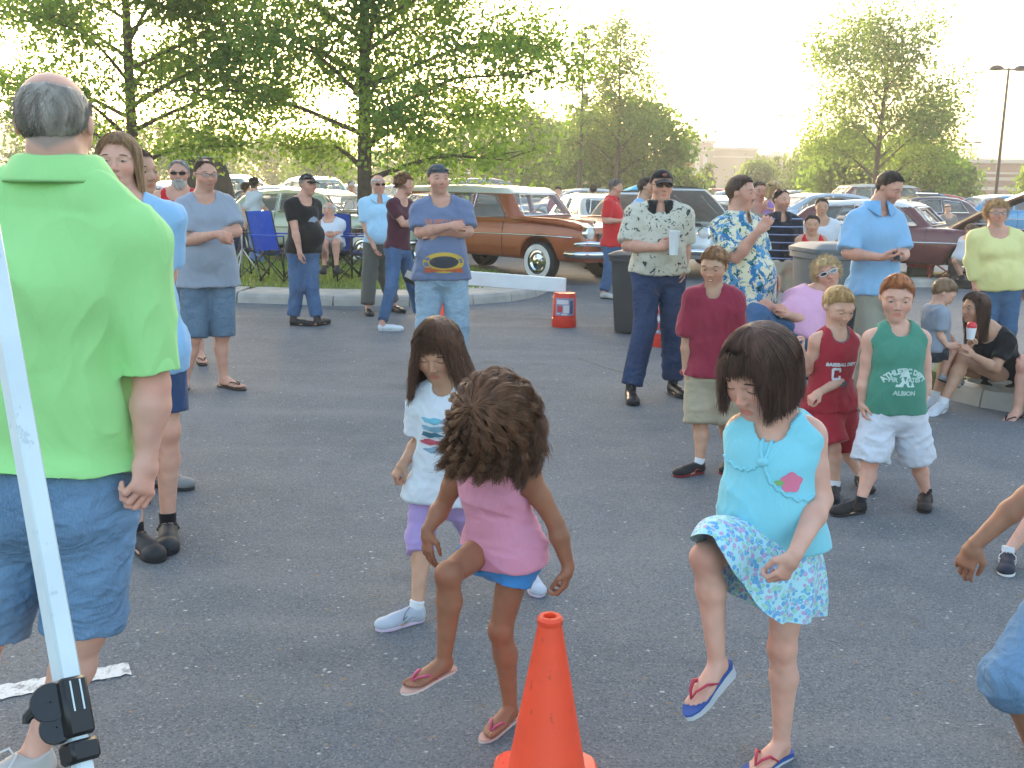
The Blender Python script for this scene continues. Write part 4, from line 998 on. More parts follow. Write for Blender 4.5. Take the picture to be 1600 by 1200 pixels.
for _ in range(1500):
    py_ = 470+(rg.uniform(0, 1)**1.3)*700; p = G(rg.uniform(-50, 1700), py_); s = rg.uniform(.004, .011)*(.8+.05*p[1]); a = rg.uniform(0, 6.28); h = s*.35
    e = [p+V(math.cos(a+k*1.57+rg.normal(0, .3))*s, math.sin(a+k*1.57)*s*.6, 0) for k in range(4)]
    mb.add([x+UP*.001 for x in e]+[p+UP*h], [(0, 1, 4), (1, 2, 4), (2, 3, 4), (3, 0, 4)], int(rg.choice([0, 0, 0, 1, 1, 2])))
o = mb.build('litter', [paint('grit', (.30, .29, .28), .9), paint('dry leaf', (.30, .20, .10), .9), paint('pale crumb', (.55, .55, .52), .9)]); tag(o, 'small stones, dry leaf crumbs and grit scattered over the asphalt', 'litter', kind='stuff')
mb = MB()
for (x0, y0, x1, y1, wd) in ((500, 482, 865, 500, .03), (1060, 640, 1480, 660, .02), (900, 560, 1250, 700, .014)):   # sealed cracks
    n_ = 40; pts = [G(lerp(x0, x1, i/n_), lerp(y0, y1, i/n_)) for i in range(n_+1)]; off = np.cumsum(rg.normal(0, .02, n_+1)); d = nrm(pts[-1]-pts[0]); s = V(-d[1], d[0], 0)
    off = off-np.linspace(0, 1, n_+1)*off[-1]; wds = wd*rg.uniform(.3, 1.1, n_+1); vs = []
    for p, o_, w__ in zip(pts, off, wds): vs += [p+s*(o_+w__/2)+UP*.003, p+s*(o_-w__/2)+UP*.003]
    mb.add(vs, [(2*i, 2*i+2, 2*i+3, 2*i+1) for i in range(n_)])
o = mb.build('pavement_cracks', paint('crack seal', (.055, .056, .06), .8)); o['kind'] = 'structure'
# ---------------------------------------------------------------- trees
bark = paint('bark', (.10, .075, .055), .95, var=.3, scale=9, bmp=.8, bscale=40)
def tree(name, label, base, H, crown, nl, ls, lm, seed=0, trunk_r=.11, limbs=26, low=.25, spread=1.0, droop=0, cluster=.30, group=None, flat=.45, lean=0, fork=3, shape='oval', dens=1.0):
    """crown = (rx, ry) at the widest; limbs leave the trunk from low*H up"""
    rg = np.random.default_rng(seed); rt = thing(name, label, 'tree' if 'shrub' not in name else 'shrub', base, group); base = np.asarray(base, float)
    mb = MB(); tp = [base+V(lean*t*H*.3+.06*math.sin(t*7+seed)*t, .05*math.sin(t*5), H*t) for t in np.linspace(0, .97, 9)]
    mb.tube([tp[0]-UP*.05]+tp, [trunk_r*1.5]+[trunk_r*(1-.88*t)+.008 for t in np.linspace(0, 1, 9)], 9)
    C = []
    for i in range(limbs):
        t = low+(.97-low)*(i+.5)/limbs; a = i*2.4+rg.uniform(-.4, .4); f = (t-low)/(1-low)
        if shape == 'oval': rr = (math.sin(math.pi*min(1, .18+.82*f)**.8)**.7)
        elif shape == 'cone': rr = (1-f)**.8+.08
        else: rr = (1-f*.75)
        rr *= rg.uniform(.75, 1.1)*spread; st_ = lerp(np.array(tp[int(t*8)]), np.array(tp[min(8, int(t*8)+1)]), t*8 % 1)
        up = (.18+.55*f-droop)*rr*crown[0]; end = st_+V(math.cos(a)*rr*crown[0], math.sin(a)*rr*crown[1], up)
        m1 = lerp(st_, end, .5)+V(rg.normal(0, .08), rg.normal(0, .08), .10*rr*crown[0]); r0 = trunk_r*(.42-.25*f); pts = [st_, lerp(st_, m1, .5)+UP*.03, m1, lerp(m1, end, .6), end]
        mb.tube(pts, [r0, r0*.75, r0*.5, r0*.3, r0*.1], 5)
        L = np.linalg.norm(end-st_)
        for k in range(max(3, int(fork*L*1.3))):
            u = rg.uniform(.22, 1.0); j = int(u*3.999); p = lerp(pts[j], pts[j+1], u*4 % 1); dv = nrm(V(rg.normal(), rg.normal(), rg.normal()*.35+.15)+nrm(end-st_)*.6); l2 = rg.uniform(.25, .55)*L*(1.15-.5*u)
            e2 = p+dv*l2; mb.tube([p, lerp(p, e2, .5)+UP*.04*l2, e2], [r0*.25, r0*.16, .003], 4, cap=False)
            for s in np.linspace(.3, 1, max(2, int(l2/.35)+1)): C.append((*lerp(p, e2, s), rg.uniform(.6, 1.25)))
        for s in (.6, .8, 1.0): C.append((*lerp(st_, end, s), rg.uniform(.7, 1.2)))
    mb.build('trunk', bark, rt, smooth='auto')
    C = np.array(C); keep = rg.uniform(0, 1, len(C)) < dens; C = C[keep]; w_ = C[:, 3]**2; idx = rg.choice(len(C), nl, p=w_/w_.sum())
    P = C[idx, :3]+rg.normal(0, 1, (nl, 3))*np.array([cluster, cluster, cluster*flat])*C[idx, 3:4]
    n1 = rg.normal(size=(nl, 3))*[1, 1, .8]+[0, 0, .5]; n1 /= np.linalg.norm(n1, axis=1, keepdims=True); a = np.cross(n1, rg.normal(size=(nl, 3))); a /= np.linalg.norm(a, axis=1, keepdims=True); b = np.cross(n1, a)
    s = ls*rg.uniform(.55, 1.25, (nl, 1)); Vt = np.stack([P-a*s*.5, P+b*s*.30+n1*s*.05, P+a*s*.5, P-b*s*.30+n1*s*.05], 1).reshape(-1, 3)
    mesh('crown', Vt, np.arange(4*nl).reshape(-1, 4), lm, rt, smooth=False); return rt
oak = leafy('pin oak leaf', (.070, .128, .036), (.135, .20, .065), .52); yel = leafy('yellow green leaf', (.09, .145, .05), (.16, .21, .08), .52); drk = leafy('dark leaf', (.050, .085, .035), (.085, .125, .05), .35)
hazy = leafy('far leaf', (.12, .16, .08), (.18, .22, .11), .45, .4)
tree('pin_oak', 'large pin oak at the upper left, its pale trunk rising behind the balding man', W(217, 405, 20.5)*V(1, 1, 0), 9.6, (3.5, 3.0), 56000, .108, oak, 3, .13, 32, .18, dens=.7, droop=.02, cluster=.28, fork=3.4, flat=.7)
tree('pin_oak', 'large pin oak in the middle left, growing from the grass island beside the white-haired man', W(571, 405, 19.4)*V(1, 1, 0), 9.6, (3.9, 3.2), 82000, .104, oak, 11, .15, 36, .16, droop=.05, dens=.72, cluster=.28, fork=3.4, flat=.7)
tree('young_oak', 'tree with a ragged open top above the man in the palm-print shirt', W(963, 300, 42)*V(1, 1, 0), 7.5, (2.6, 2.4), 12000, .155, yel, 5, .10, 16, .25, cluster=.34, fork=2.4, dens=.55, shape='droop', flat=1, droop=-.25)
tree('poplar', 'thin sparse spire of a tree just left of the ragged open tree', W(903, 300, 42)*V(1, 1, 0), 8.1, (.62, .6), 1300, .17, oak, 6, .09, 22, .25, cluster=.14, fork=2, shape='droop', dens=.7, lean=.06)
tree('young_oak', 'broad tree at the upper right with forked limbs, left of the tall lamp post', W(1368, 300, 38)*V(1, 1, 0), 7.3, (3.4, 2.6), 19000, .15, yel, 9, .13, 16, .20, cluster=.36, fork=2.4, dens=.55, shape='droop', spread=1.15, flat=1, droop=-.25)
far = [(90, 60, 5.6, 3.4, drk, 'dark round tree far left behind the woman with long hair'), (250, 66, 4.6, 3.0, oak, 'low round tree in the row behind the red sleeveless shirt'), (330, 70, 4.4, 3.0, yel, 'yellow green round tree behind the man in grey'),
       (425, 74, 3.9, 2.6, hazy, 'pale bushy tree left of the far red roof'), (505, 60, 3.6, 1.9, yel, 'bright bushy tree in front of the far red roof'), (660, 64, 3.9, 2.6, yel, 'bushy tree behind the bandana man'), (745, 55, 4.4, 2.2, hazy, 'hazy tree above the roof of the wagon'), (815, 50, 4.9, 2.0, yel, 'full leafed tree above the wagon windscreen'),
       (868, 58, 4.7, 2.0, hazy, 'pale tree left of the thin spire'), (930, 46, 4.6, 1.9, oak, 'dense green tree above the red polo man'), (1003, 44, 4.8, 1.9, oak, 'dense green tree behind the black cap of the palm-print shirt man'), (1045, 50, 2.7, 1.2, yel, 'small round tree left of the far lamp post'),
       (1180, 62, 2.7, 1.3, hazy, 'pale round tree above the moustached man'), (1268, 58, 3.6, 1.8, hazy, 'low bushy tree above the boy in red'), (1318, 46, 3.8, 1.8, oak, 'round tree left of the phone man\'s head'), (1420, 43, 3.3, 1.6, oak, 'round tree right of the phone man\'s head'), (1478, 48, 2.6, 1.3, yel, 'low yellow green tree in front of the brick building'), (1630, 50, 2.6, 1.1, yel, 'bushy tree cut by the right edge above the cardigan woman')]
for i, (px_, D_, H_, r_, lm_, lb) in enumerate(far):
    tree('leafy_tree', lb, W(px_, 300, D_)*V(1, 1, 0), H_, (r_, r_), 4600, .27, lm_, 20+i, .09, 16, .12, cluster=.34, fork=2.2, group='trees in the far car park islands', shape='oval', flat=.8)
for px_, D_, H_, lb in ((1105, 70, 3.1, 'narrow dark evergreen in front of the pale store wall'), (1211, 80, 4.0, 'narrow dark evergreen where the pale store meets the brick')):
    tree('evergreen', lb, W(px_, 300, D_)*V(1, 1, 0), H_, (.55, .55), 1500, .22, drk, 50, .07, 14, .08, cluster=.16, fork=1.5, shape='cone', group='narrow evergreens by the store')
rgt = np.random.default_rng(77); P = []      # the far wood reads as one mass
nW = 16000; xs = rgt.uniform(-170, 210, nW); top = 7.5+2.2*np.sin(xs*.11)+1.4*np.sin(xs*.37+1)+np.sin(xs*.9); z = np.abs(rgt.beta(2.2, 1.3, nW))*top; P = np.stack([xs, 205+rgt.normal(0, 5, nW), z], 1)
n1 = rgt.normal(size=(nW, 3)); n1 /= np.linalg.norm(n1, axis=1, keepdims=True); a = np.cross(n1, rgt.normal(size=(nW, 3))); a /= np.linalg.norm(a, axis=1, keepdims=True); b = np.cross(n1, a); s = rgt.uniform(.7, 1.7, (nW, 1))
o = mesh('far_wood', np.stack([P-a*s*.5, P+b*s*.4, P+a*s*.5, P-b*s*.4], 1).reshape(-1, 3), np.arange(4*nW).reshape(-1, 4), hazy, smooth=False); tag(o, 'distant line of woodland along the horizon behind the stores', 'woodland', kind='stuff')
# ---------------------------------------------------------------- buildings
stucco = paint('stucco', (.33, .25, .19), .9, scale=.3); stucco2 = paint('cornice', (.50, .42, .35), .8, scale=.4)
def brickm():
    m, t, b = new_mat('far brick'); tc = t.nodes.new('ShaderNodeTexCoord'); br = t.nodes.new('ShaderNodeTexBrick'); br.inputs['Scale'].default_value = 5
    mp = t.nodes.new('ShaderNodeMapping'); mp.inputs['Rotation'].default_value = (R(90), 0, 0); t.links.new(tc.outputs['Object'], mp.inputs[0]); t.links.new(mp.outputs[0], br.inputs['Vector'])
    br.inputs['Color1'].default_value = (.28, .12, .085, 1); br.inputs['Color2'].default_value = (.22, .095, .07, 1); br.inputs['Mortar'].default_value = (.30, .24, .2, 1); t.links.new(br.outputs[0], b.inputs['Base Color']); b.inputs['Roughness'].default_value = .9; return m
brick = brickm(); glassf = glassy('store glass', (.05, .06, .07), .1)
def block(root, name, x0, x1, ytop, D, m, depth=14, cornice=True, bands=()):
    a, b = W(x0, 285, D)[0], W(x1, 285, D)[0]; h = W((x0+x1)/2, ytop, D)[2]; mb = MB(); mb.box(((a+b)/2, D+depth/2, h/2), (b-a, depth, h)); o = mb.build(name, m, root)
    if cornice: c = MB(); c.box(((a+b)/2, D+depth/2-.1, h+.2), (b-a+.5, depth+.4, .4), bev=.08); c.box(((a+b)/2, D+depth/2-.1, h-.8), (b-a+.2, depth+.2, .18)); c.build('cornice', stucco2, o)
    for z in bands: c = MB(); c.box(((a+b)/2, D-.03, z), (b-a, .12, .28)); c.build('band', stucco2, o)
    return h
t_ = thing('store', 'long pale stucco store with stepped parapets behind the ragged tree', 'building', (25, 130, 0))
block(t_, 'wall', 1058, 1112, 224, 130, stucco); block(t_, 'wing', 1112, 1180, 235, 133, stucco); block(t_, 'annex', 1180, 1222, 246, 136, stucco); block(t_, 'rear_wing', 600, 1058, 262, 138, stucco)
for i in range(4): c = MB(); x = W(1064+i*12, 285, 129.9)[0]; c.box((x, 129.9, 2.6), (.5, .25, 5.2)); c.build('pilaster', stucco2, t_)
t_ = thing('brick_store', 'reddish brick store between the pale store and the broad right tree', 'building', (36, 140, 0)); block(t_, 'wall', 1222, 1300, 254, 142, brick)
t_ = thing('brick_store', 'wide brick building with pale horizontal bands at the right edge', 'building', (45, 90, 0)); block(t_, 'wall', 1490, 1760, 257, 92, brick, bands=(.9, 1.75, 2.6))
for i in range(3): c = MB(); x = W(1528+i*30, 285, 91.9)[0]; c.box((x, 91.93, .7), (1.0, .12, 1.4)); c.build('doorway', glassf, t_)
t_ = thing('red_roofed_store', 'low store with a red roof and pale end wall glimpsed under the middle pin oak', 'building', (-25, 120, 0))
h_ = block(t_, 'wall', 440, 600, 262, 120, stucco, cornice=False); a, b = W(448, 285, 119)[0], W(535, 285, 119)[0]; c = MB(); c.prism([(a, h_), (b, h_), (b-1.5, h_+1.6), (a+1.5, h_+1.6)], (0, 118.6, 0), (1, 0, 0), (0, 0, 1), (0, 8, 0)); c.build('roof', paint('red roof', (.42, .10, .09), .7), t_)
# ---------------------------------------------------------------- lamp posts, store sign
dkm = paint('dark metal', (.06, .045, .045), .5, .3); 
def lamp(label, px_, D_, ytop, xtop=None, hw=.38, gap=.42):
    b_ = W(px_, 300, D_)*V(1, 1, 0); h = W(px_, ytop, D_)[2]; r_ = thing('lamp_post', label, 'lamp post', b_, 'twin-headed car park lamp posts'); m = MB()
    m.tube([b_, b_+UP*.6], [.22, .22], 12); m.tube([b_+UP*.55, b_+UP*h], [.075, .05], 10); m.build('pole', dkm, r_, smooth='auto')
    m = MB(); m.tube([b_+V(-gap, 0, h-.05), b_+V(gap, 0, h-.05)], .03, 8); m.build('arm', dkm, r_, smooth=True)
    for s in (-1, 1):
        m = MB(); c = b_+V(s*(gap+hw*.75), 0, h); m.lathe([(0.001, .11), (hw*.45, .10), (hw*.8, .04), (hw, -.03), (hw*.97, -.07), (hw*.6, -.10), (0.001, -.11)], c, 16); m.build('lamp_head', dkm, r_, smooth='auto')
lamp('tall twin-headed lamp post at the right edge, above the cardigan woman', 1556, 43, 106, hw=.29, gap=.28)
lamp('small distant twin lamp post left of the tall one', 1511, 100, 222, hw=.42, gap=.22); lamp('distant twin lamp post in front of the pale store', 1072, 95, 222, hw=.34, gap=.18); lamp('very distant twin lamp post left of the broad right tree', 1222, 120, 181, hw=.45, gap=.4)
t_ = thing('store_sign', 'small red sign on a post below the distant lamp in front of the pale store', 'sign', W(1070, 300, 93)*V(1, 1, 0)); m = MB(); b_ = W(1068, 300, 93)*V(1, 1, 0); m.tube([b_, b_+UP*3.2], .07, 8); m.build('post', dkm, t_); m = MB(); m.box(b_+UP*3.45, (1.2, .15, .42), bev=.04); m.build('sign_panel', paint('sign red', (.65, .05, .04), .5), t_)
t_ = thing('stall', 'orange and red roadside sales stall beyond the parked cars', 'stall', W(1060, 300, 70)*V(1, 1, 0)); b_ = W(1060, 300, 70)*V(1, 1, 0); og = paint('stall orange', (.75, .17, .06), .7)
m = MB()
for i in range(4): m.box(b_+V(-1.0+i*.66, (i % 2)*.3, 1.0+.08*(i % 2)), (.58, .5, 2.0+.16*(i % 2)), bev=.03)
m.build('panel', og, t_); m = MB(); m.box(b_+V(0, 0, 2.2), (2.9, 1.0, .14), bev=.03); m.build('roof', paint('sign red', (.65, .05, .04), .5), t_)
# ---------------------------------------------------------------- cars
chrome = paint('chrome', (.72, .72, .73), .12, 1, var=.03); rubber = paint('tyre rubber', (.025, .025, .027), .8); wht = paint('white enamel', (.72, .72, .69), .35, coat=.4, var=.03)
def poly2(px_, pz_, poly):
    P = np.array(poly); n = len(P); d = np.full(np.broadcast(px_, pz_).shape, 1e9); s = np.ones(d.shape)
    for i in range(n):
        a, b = P[i], P[i-1]; e = b-a; wx, wz = px_-a[0], pz_-a[1]; t = np.clip((wx*e[0]+wz*e[1])/np.dot(e, e), 0, 1)
        d = np.minimum(d, (wx-e[0]*t)**2+(wz-e[1]*t)**2)
        c1 = pz_ >= a[1]; c2 = pz_ < b[1]; c3 = e[0]*wz > e[1]*wx; al = c1 & c2 & c3; no = ~c1 & ~c2 & ~c3; s = np.where(al | no, -s, s)
    return s*np.sqrt(d)
def smx(a, b, k): h = np.maximum(k-np.abs(a-b), 0)/k; return np.maximum(a, b)+h*h*k*.25
CAR = {
 'wagon': dict(L=5.05, W=1.88, low=[(-2.48, .36), (-2.52, .72), (-2.47, 1.00), (-1.2, 1.0), (.9, 1.02), (1.3, 1.03), (2.2, .99), (2.44, .92), (2.50, .62), (2.44, .36)],
   cab=[(-2.30, .95), (-2.12, 1.42), (-1.95, 1.53), (-.6, 1.57), (.42, 1.53), (.62, 1.43), (.98, .95)], belt=1.0, side=[[(-2.1, 1.03), (-1.98, 1.38), (-1.02, 1.42), (-1.02, 1.03)], [(-.94, 1.03), (-.94, 1.42), (-.22, 1.42), (-.22, 1.03)], [(-.14, 1.03), (-.14, 1.42), (.34, 1.40), (.66, 1.03)]], wb=(1.50, -1.42), roofz=1.45),
 'sedan': dict(L=5.0, W=1.86, low=[(-2.45, .36), (-2.50, .75), (-2.35, .93), (-1.3, .97), (.9, .98), (2.2, .95), (2.42, .88), (2.48, .6), (2.42, .36)],
   cab=[(-1.75, .92), (-1.35, 1.28), (-1.05, 1.38), (-.4, 1.43), (.25, 1.40), (.45, 1.34), (.90, .92)], belt=.97, side=[[(-1.25, 1.0), (-1.05, 1.28), (-.50, 1.33), (-.50, 1.0)], [(-.42, 1.0), (-.42, 1.34), (.22, 1.32), (.58, 1.0)]], wb=(1.48, -1.38), roofz=1.33),
 'coupe40': dict(L=4.6, W=1.76, low=[(-2.2, .40), (-2.30, .7), (-2.1, 1.0), (-1.6, 1.16), (.5, 1.14), (1.5, 1.10), (2.05, .98), (2.2, .7), (2.15, .38)],
   cab=[(-2.0, .95), (-1.65, 1.40), (-1.1, 1.62), (-.3, 1.70), (.25, 1.62), (.52, 1.45), (.70, 1.10)], belt=1.13, side=[[(-1.3, 1.17), (-1.1, 1.48), (-.55, 1.56), (-.55, 1.17)], [(-.46, 1.17), (-.46, 1.56), (.15, 1.53), (.40, 1.17)]], wb=(1.45, -1.30), roofz=1.56),
 'modern': dict(L=4.7, W=1.82, low=[(-2.25, .34), (-2.32, .65), (-2.25, 1.0), (-1.8, 1.04), (.9, .98), (1.9, .86), (2.22, .72), (2.3, .5), (2.25, .30)],
   cab=[(-2.1, .98), (-1.6, 1.36), (-1.0, 1.46), (-.2, 1.46), (.3, 1.38), (1.15, .94)], belt=1.0, side=[[(-1.55, 1.03), (-1.25, 1.34), (-.45, 1.38), (-.45, 1.02)], [(-.37, 1.02), (-.37, 1.38), (.22, 1.32), (.72, 1.0)]], wb=(1.38, -1.35), roofz=1.40),
 'suv': dict(L=4.7, W=1.86, low=[(-2.25, .40), (-2.32, .75), (-2.28, 1.08), (.9, 1.06), (1.9, 1.02), (2.22, .92), (2.3, .6), (2.25, .38)],
   cab=[(-2.25, 1.02), (-2.05, 1.66), (-1.7, 1.74), (-.2, 1.76), (.35, 1.68), (.95, 1.0)], belt=1.08, side=[[(-2.0, 1.12), (-1.9, 1.60), (-1.25, 1.64), (-1.25, 1.12)], [(-1.17, 1.12), (-1.17, 1.64), (-.40, 1.66), (-.40, 1.12)], [(-.32, 1.12), (-.32, 1.66), (.25, 1.60), (.58, 1.12)]], wb=(1.38, -1.35), roofz=1.67)}
def car(kind, label, pos, head, col, roof=None, hood=None, res=.035, rim='chrome', white=False, face=True, group='classic cars parked in the lot', dark_hood=None, detail=False, hoodlen=None, z=0):
    """pos: ground point under the middle; head: degrees, 0 = nose to the right, 90 = nose to the camera"""
    K = CAR[kind]; L, Wd = K['L'], K['W']; pos = np.asarray(pos, float); a = R(head); fx = V(math.cos(a), -math.sin(a), 0); fy = V(math.sin(a), math.cos(a), 0); M = np.array([fx, fy, UP])
    T = lambda p: pos+np.asarray(p, float)@M; rt = thing('parked_car', label, 'car', pos, group); pm = paint('car paint', col, .28, .15, var=.05, coat=.8, scale=2); rm = paint('roof paint', roof, .3, var=.03, coat=.6) if roof else pm
    grid = (res*1.0, ); xs = np.arange(-L/2-.1, L/2+.1, res); ys = np.arange(-Wd/2-.1, Wd/2+.1, res); zs = np.arange(.1, 1.95, res); X, Y, Z = xs[:, None, None], ys[None, :, None], zs[None, None, :]
    x2, z2 = xs[:, None], zs[None, :]; pl, pc = poly2(x2, z2, K['low'])[:, None, :], poly2(x2, z2, K['cab'])[:, None, :]; aY = np.abs(Y); bt = K['belt']
    wl = Wd/2-.10*(np.abs(X)/(L/2))**5-np.maximum(Z-(bt-.32), 0)**2*.55-np.maximum(.55-Z, 0)*.18
    low = smx(pl, aY-wl, .10)-.0
    hood_in = np.where(X > .9, np.maximum(aY-Wd*.30, -1), -1)
    wc = Wd/2-.09-np.maximum(Z-bt, 0)*.38-.10*np.clip((X-.2)/.8, 0, 1)**2*1.2
    cab = smx(pc, aY-wc, .12)
    F = np.minimum(low, cab); hollow = np.maximum(cab+.055, bt-.42-Z); F = np.maximum(F, -hollow)
    op = np.full(F.shape, 1.)
    for s in K['side']: op = np.minimum(op, poly2(x2, z2, s)[:, None, :]+.0*Y-.0)
    front = np.maximum(np.maximum(bt+.07-Z, Z-(K['roofz']-.02)), np.maximum(aY-(wc-.11), .25-X)); back = np.maximum(np.maximum(bt+.07-Z, Z-(K['roofz']-.05)), np.maximum(aY-(wc-.12), X-(K['cab'][0][0]+.62)))
    op = np.minimum(op, np.minimum(front, back)); F = np.maximum(F, -op)
    for wx in K['wb']: F = np.maximum(F, -np.maximum(np.hypot(X-wx, Z-.36)-.40, (Wd/2-.34)-aY))
    if hood: F = np.maximum(F, -np.maximum(np.maximum(1.02-X, X-(L/2-.22)), np.maximum(aY-Wd*.36, .80-Z)))
    P, Q = nets(F.astype(np.float32), [xs, ys, zs]); fc = P[Q].mean(1); mi = (fc[:, 2] > K['roofz']-.02).astype(int)
    mi = np.where((fc[:, 2] > .0) & (np.maximum.reduce([np.zeros(len(fc))]) > 1), 2, mi)
    body = mesh('body', T(P), Q, [pm, rm], rt, mi=mi)
    gF = np.maximum(np.broadcast_to(cab+.028, F.shape), bt-.02-Z); gF = np.maximum(gF, Z-(K['roofz']+.02)); P, Q = nets(gF.astype(np.float32), [xs, ys, zs]); mesh('window_glass', T(P), Q, glassy('car glass', (.35, .42, .44), .02, .30), rt)
    for wx in K['wb']:
        for s in (-1, 1):
            c = T((wx, s*(Wd/2-.13), .335)); ax = np.array([nrm(fx), UP, fy*s]); w1 = MB(); w1.lathe([(.19, .10), (.22, .115), (.305, .105), (.335, .07), (.338, -.07), (.30, -.10), (.19, -.10)], c, 24, 0, ax)
            if white: w1.lathe([(.205, .118), (.29, .118)], c, 24, 1, ax)
            wo = w1.build('wheel', [rubber, paint('whitewall', (.72, .70, .64), .7)], rt, smooth='auto'); r1 = MB(); r1.lathe([(.001, .10), (.05, .112), (.08, .10), (.13, .085), (.16, .105), (.20, .10), (.205, .09)], c, 20, 0, ax)
            r1.build('rim', chrome if rim == 'chrome' else paint('alloy', (.4, .4, .42), .3, .8), wo, smooth='auto')
    dk = paint('seat vinyl', (.28, .20, .17), .7) if detail else paint('dark vinyl', (.05, .05, .05), .7); it = MB()
    for x_ in (-.2, -1.1): it.box(T((x_, 0, .80)), (.55, Wd-.5, .25), M, bev=.04); it.box(T((x_-.28, 0, 1.0)), (.16, Wd-.55, .45), M, bev=.05)
    it.box(T((.72, 0, .93)), (.35, Wd-.4, .16), M, bev=.04); it.build('seats', dk, rt); sw_ = MB(); sw_.tube([T((.42+.05*math.sin(t), .38+.19*math.cos(t), 1.06+.17*math.sin(t))) for t in np.arange(17)*2*math.pi/16], .012, 5); sw_.build('steering_wheel', dk, rt, smooth=True)
    def yb(x_, z_):
        return Wd/2-.10*(abs(x_)/(L/2))**5-max(z_-(bt-.32), 0)**2*.55-max(.55-z_, 0)*.18
    zn, zb = bt-.18, .50
    if kind in ('wagon', 'sedan', 'coupe40'):
        for e in (1, -1):
            m = MB(); xe = e*(L/2+.02); pts = [T((xe-e*.42, -Wd/2+.005, zb)), T((xe-e*.12, -Wd/2+.03, zb)), T((xe+e*.03, -Wd*.38, zb)), T((xe+e*.07, 0, zb)), T((xe+e*.03, Wd*.38, zb)), T((xe-e*.12, Wd/2-.03, zb)), T((xe-e*.42, Wd/2-.005, zb))]
            m.tube(pts, .06, 8, flat=1.0); 
            for s in (-.45, .45): m.ell(T((xe+e*.08, s, zb+.06)), (.06, .07, .13), M, 10)
            m.build('bumper', chrome, rt, smooth=True)
    for s in (-1, 1):
        m = MB(); c = T((L/2-.09, s*(Wd/2-.22), zn)); ax = np.array([fy, UP, fx]); m.lathe([(.13, -.06), (.13, .02), (.105, .035)], c, 20, 0, ax); m.lathe([(.001, .05), (.06, .045), (.105, .025)], c, 20, 1, ax)
        m.build('headlight', [chrome, glassy('headlamp glass', (.6, .6, .58), .08)], rt, smooth='auto')
        m = MB(); m.ell(T((-L/2+.03, s*(Wd/2-.2), zn-.05)), (.05, .07, .10), M, 10); m.build('tail_light', paint('tail red', (.5, .03, .03), .2), rt, smooth=True)
    m = MB(); m.box(T((L/2-.03, 0, zn-.07)), (.05, Wd-.75, .17), M, 1, bev=.01)
    for i in range(5): m.box(T((L/2+.0, 0, zn-.14+.035*i)), (.03, Wd-.74, .010), M, 0)
    m.build('grille', [chrome, paint('grille shadow', (.03, .03, .03), .6)], rt)
    for s in (-1, 1):
        m = MB(); m.tube([T((x_, s*(yb(x_, bt-.25)+.008), bt-.25+.02*math.sin(x_))) for x_ in np.linspace(-L/2+.25, L/2-.3, 12)], .014, 5); m.build('trim_strip', chrome, rt, smooth=True)
        for xd in (-.98, .70) if kind in ('wagon',) else (-.46, .75): m = MB(); m.tube([T((xd, s*(yb(xd, z_)+.001), z_)) for z_ in (.40, .55, .7, .85, .97)], .006, 4); m.build('door_seam', paint('seam', (.02, .02, .02), .8), rt)
        m = MB(); m.tube([T((-.80, s*(yb(0, bt-.12)+.02), bt-.12)), T((-.62, s*(yb(0, bt-.12)+.025), bt-.12))], .013, 6); m.build('door_handle', chrome, rt, smooth=True)
        for w_i, sd_ in enumerate(K['side']):
            m = MB(); m.tube([T((x_, s*(Wd/2-.09-max(z_-bt, 0)*.38-.10*max(0, (x_-.2)/.8)**2*1.2+.004), z_)) for x_, z_ in sd_+sd_[:1]], .011, 5); m.build('window_frame', chrome, rt)
    m = MB(); yw = lambda z_: Wd/2-.20-max(z_-bt, 0)*.38-.1; xr = lambda z_: np.interp(z_, [K['cab'][-1][1], K['cab'][-2][1], K['cab'][-3][1]], [K['cab'][-1][0], K['cab'][-2][0], K['cab'][-3][0]])+.012
    fr = [(xr(z_), s_*(yw(z_)), z_) for z_, s_ in ((bt+.07, -1), (K['roofz']-.03, -1), (K['roofz']-.03, 1), (bt+.07, 1), (bt+.07, -1))]; m.tube([T(p) for p in fr], .016, 6); m.tube([T((xr(bt+.08)+.03, -.5, bt+.09)), T((xr(bt+.25)+.03, -.1, bt+.2))], .007, 4); m.build('windscreen_frame', chrome, rt, smooth=True)
    if hood:
        hl = hoodlen or L/2-1.12; an = R(hood); m = MB(); hx = V(math.cos(an), 0, math.sin(an)); hz = V(-math.sin(an), 0, math.cos(an)); n = 8; vs = []
        for i in range(n+1):
            for j in range(7):
                u = i/n; y_ = (j/6-.5)*Wd*.76*(1-.10*u*u); p = V(1.0, 0, bt+.03)+hx*u*hl+hz*(.05*math.sin(u*3)-.07*(abs(y_)/(Wd*.38))**2); vs.append(T((p[0], y_, p[2])))
        k_ = len(vs); vs += [v-(hz@M)*.035 for v in vs]; f = [(i*7+j, i*7+j+1, (i+1)*7+j+1, (i+1)*7+j) for i in range(n) for j in range(6)]; m.add(vs, f, 0); m.add(vs, [tuple(x+k_ for x in q[::-1]) for q in f], 1)
        for i in range(n): m.add([vs[i*7], vs[(i+1)*7], vs[(i+1)*7+k_], vs[i*7+k_]], [(0, 1, 2, 3)], 0); m.add([vs[i*7+6], vs[(i+1)*7+6], vs[(i+1)*7+6+k_], vs[i*7+6+k_]], [(3, 2, 1, 0)], 0)
        m.add([vs[n*7], vs[n*7+6], vs[n*7+6+k_], vs[n*7+k_]], [(0, 1, 2, 3)], 0)
        m.build('hood', [pm, paint('hood underside', dark_hood or (.10, .10, .10), .6)], rt, smooth='auto'); m = MB()
        for yy in (-.55, 0, .55): m.tube([T((1.05, yy, bt+.0)), T((1.0+hl*.85*math.cos(an)+.05*math.sin(an), yy*.9, bt-.05+hl*.85*math.sin(an)))], .02, 5)
        m.build('hood_brace', paint('hood underside', dark_hood or (.10, .10, .10), .6), rt)
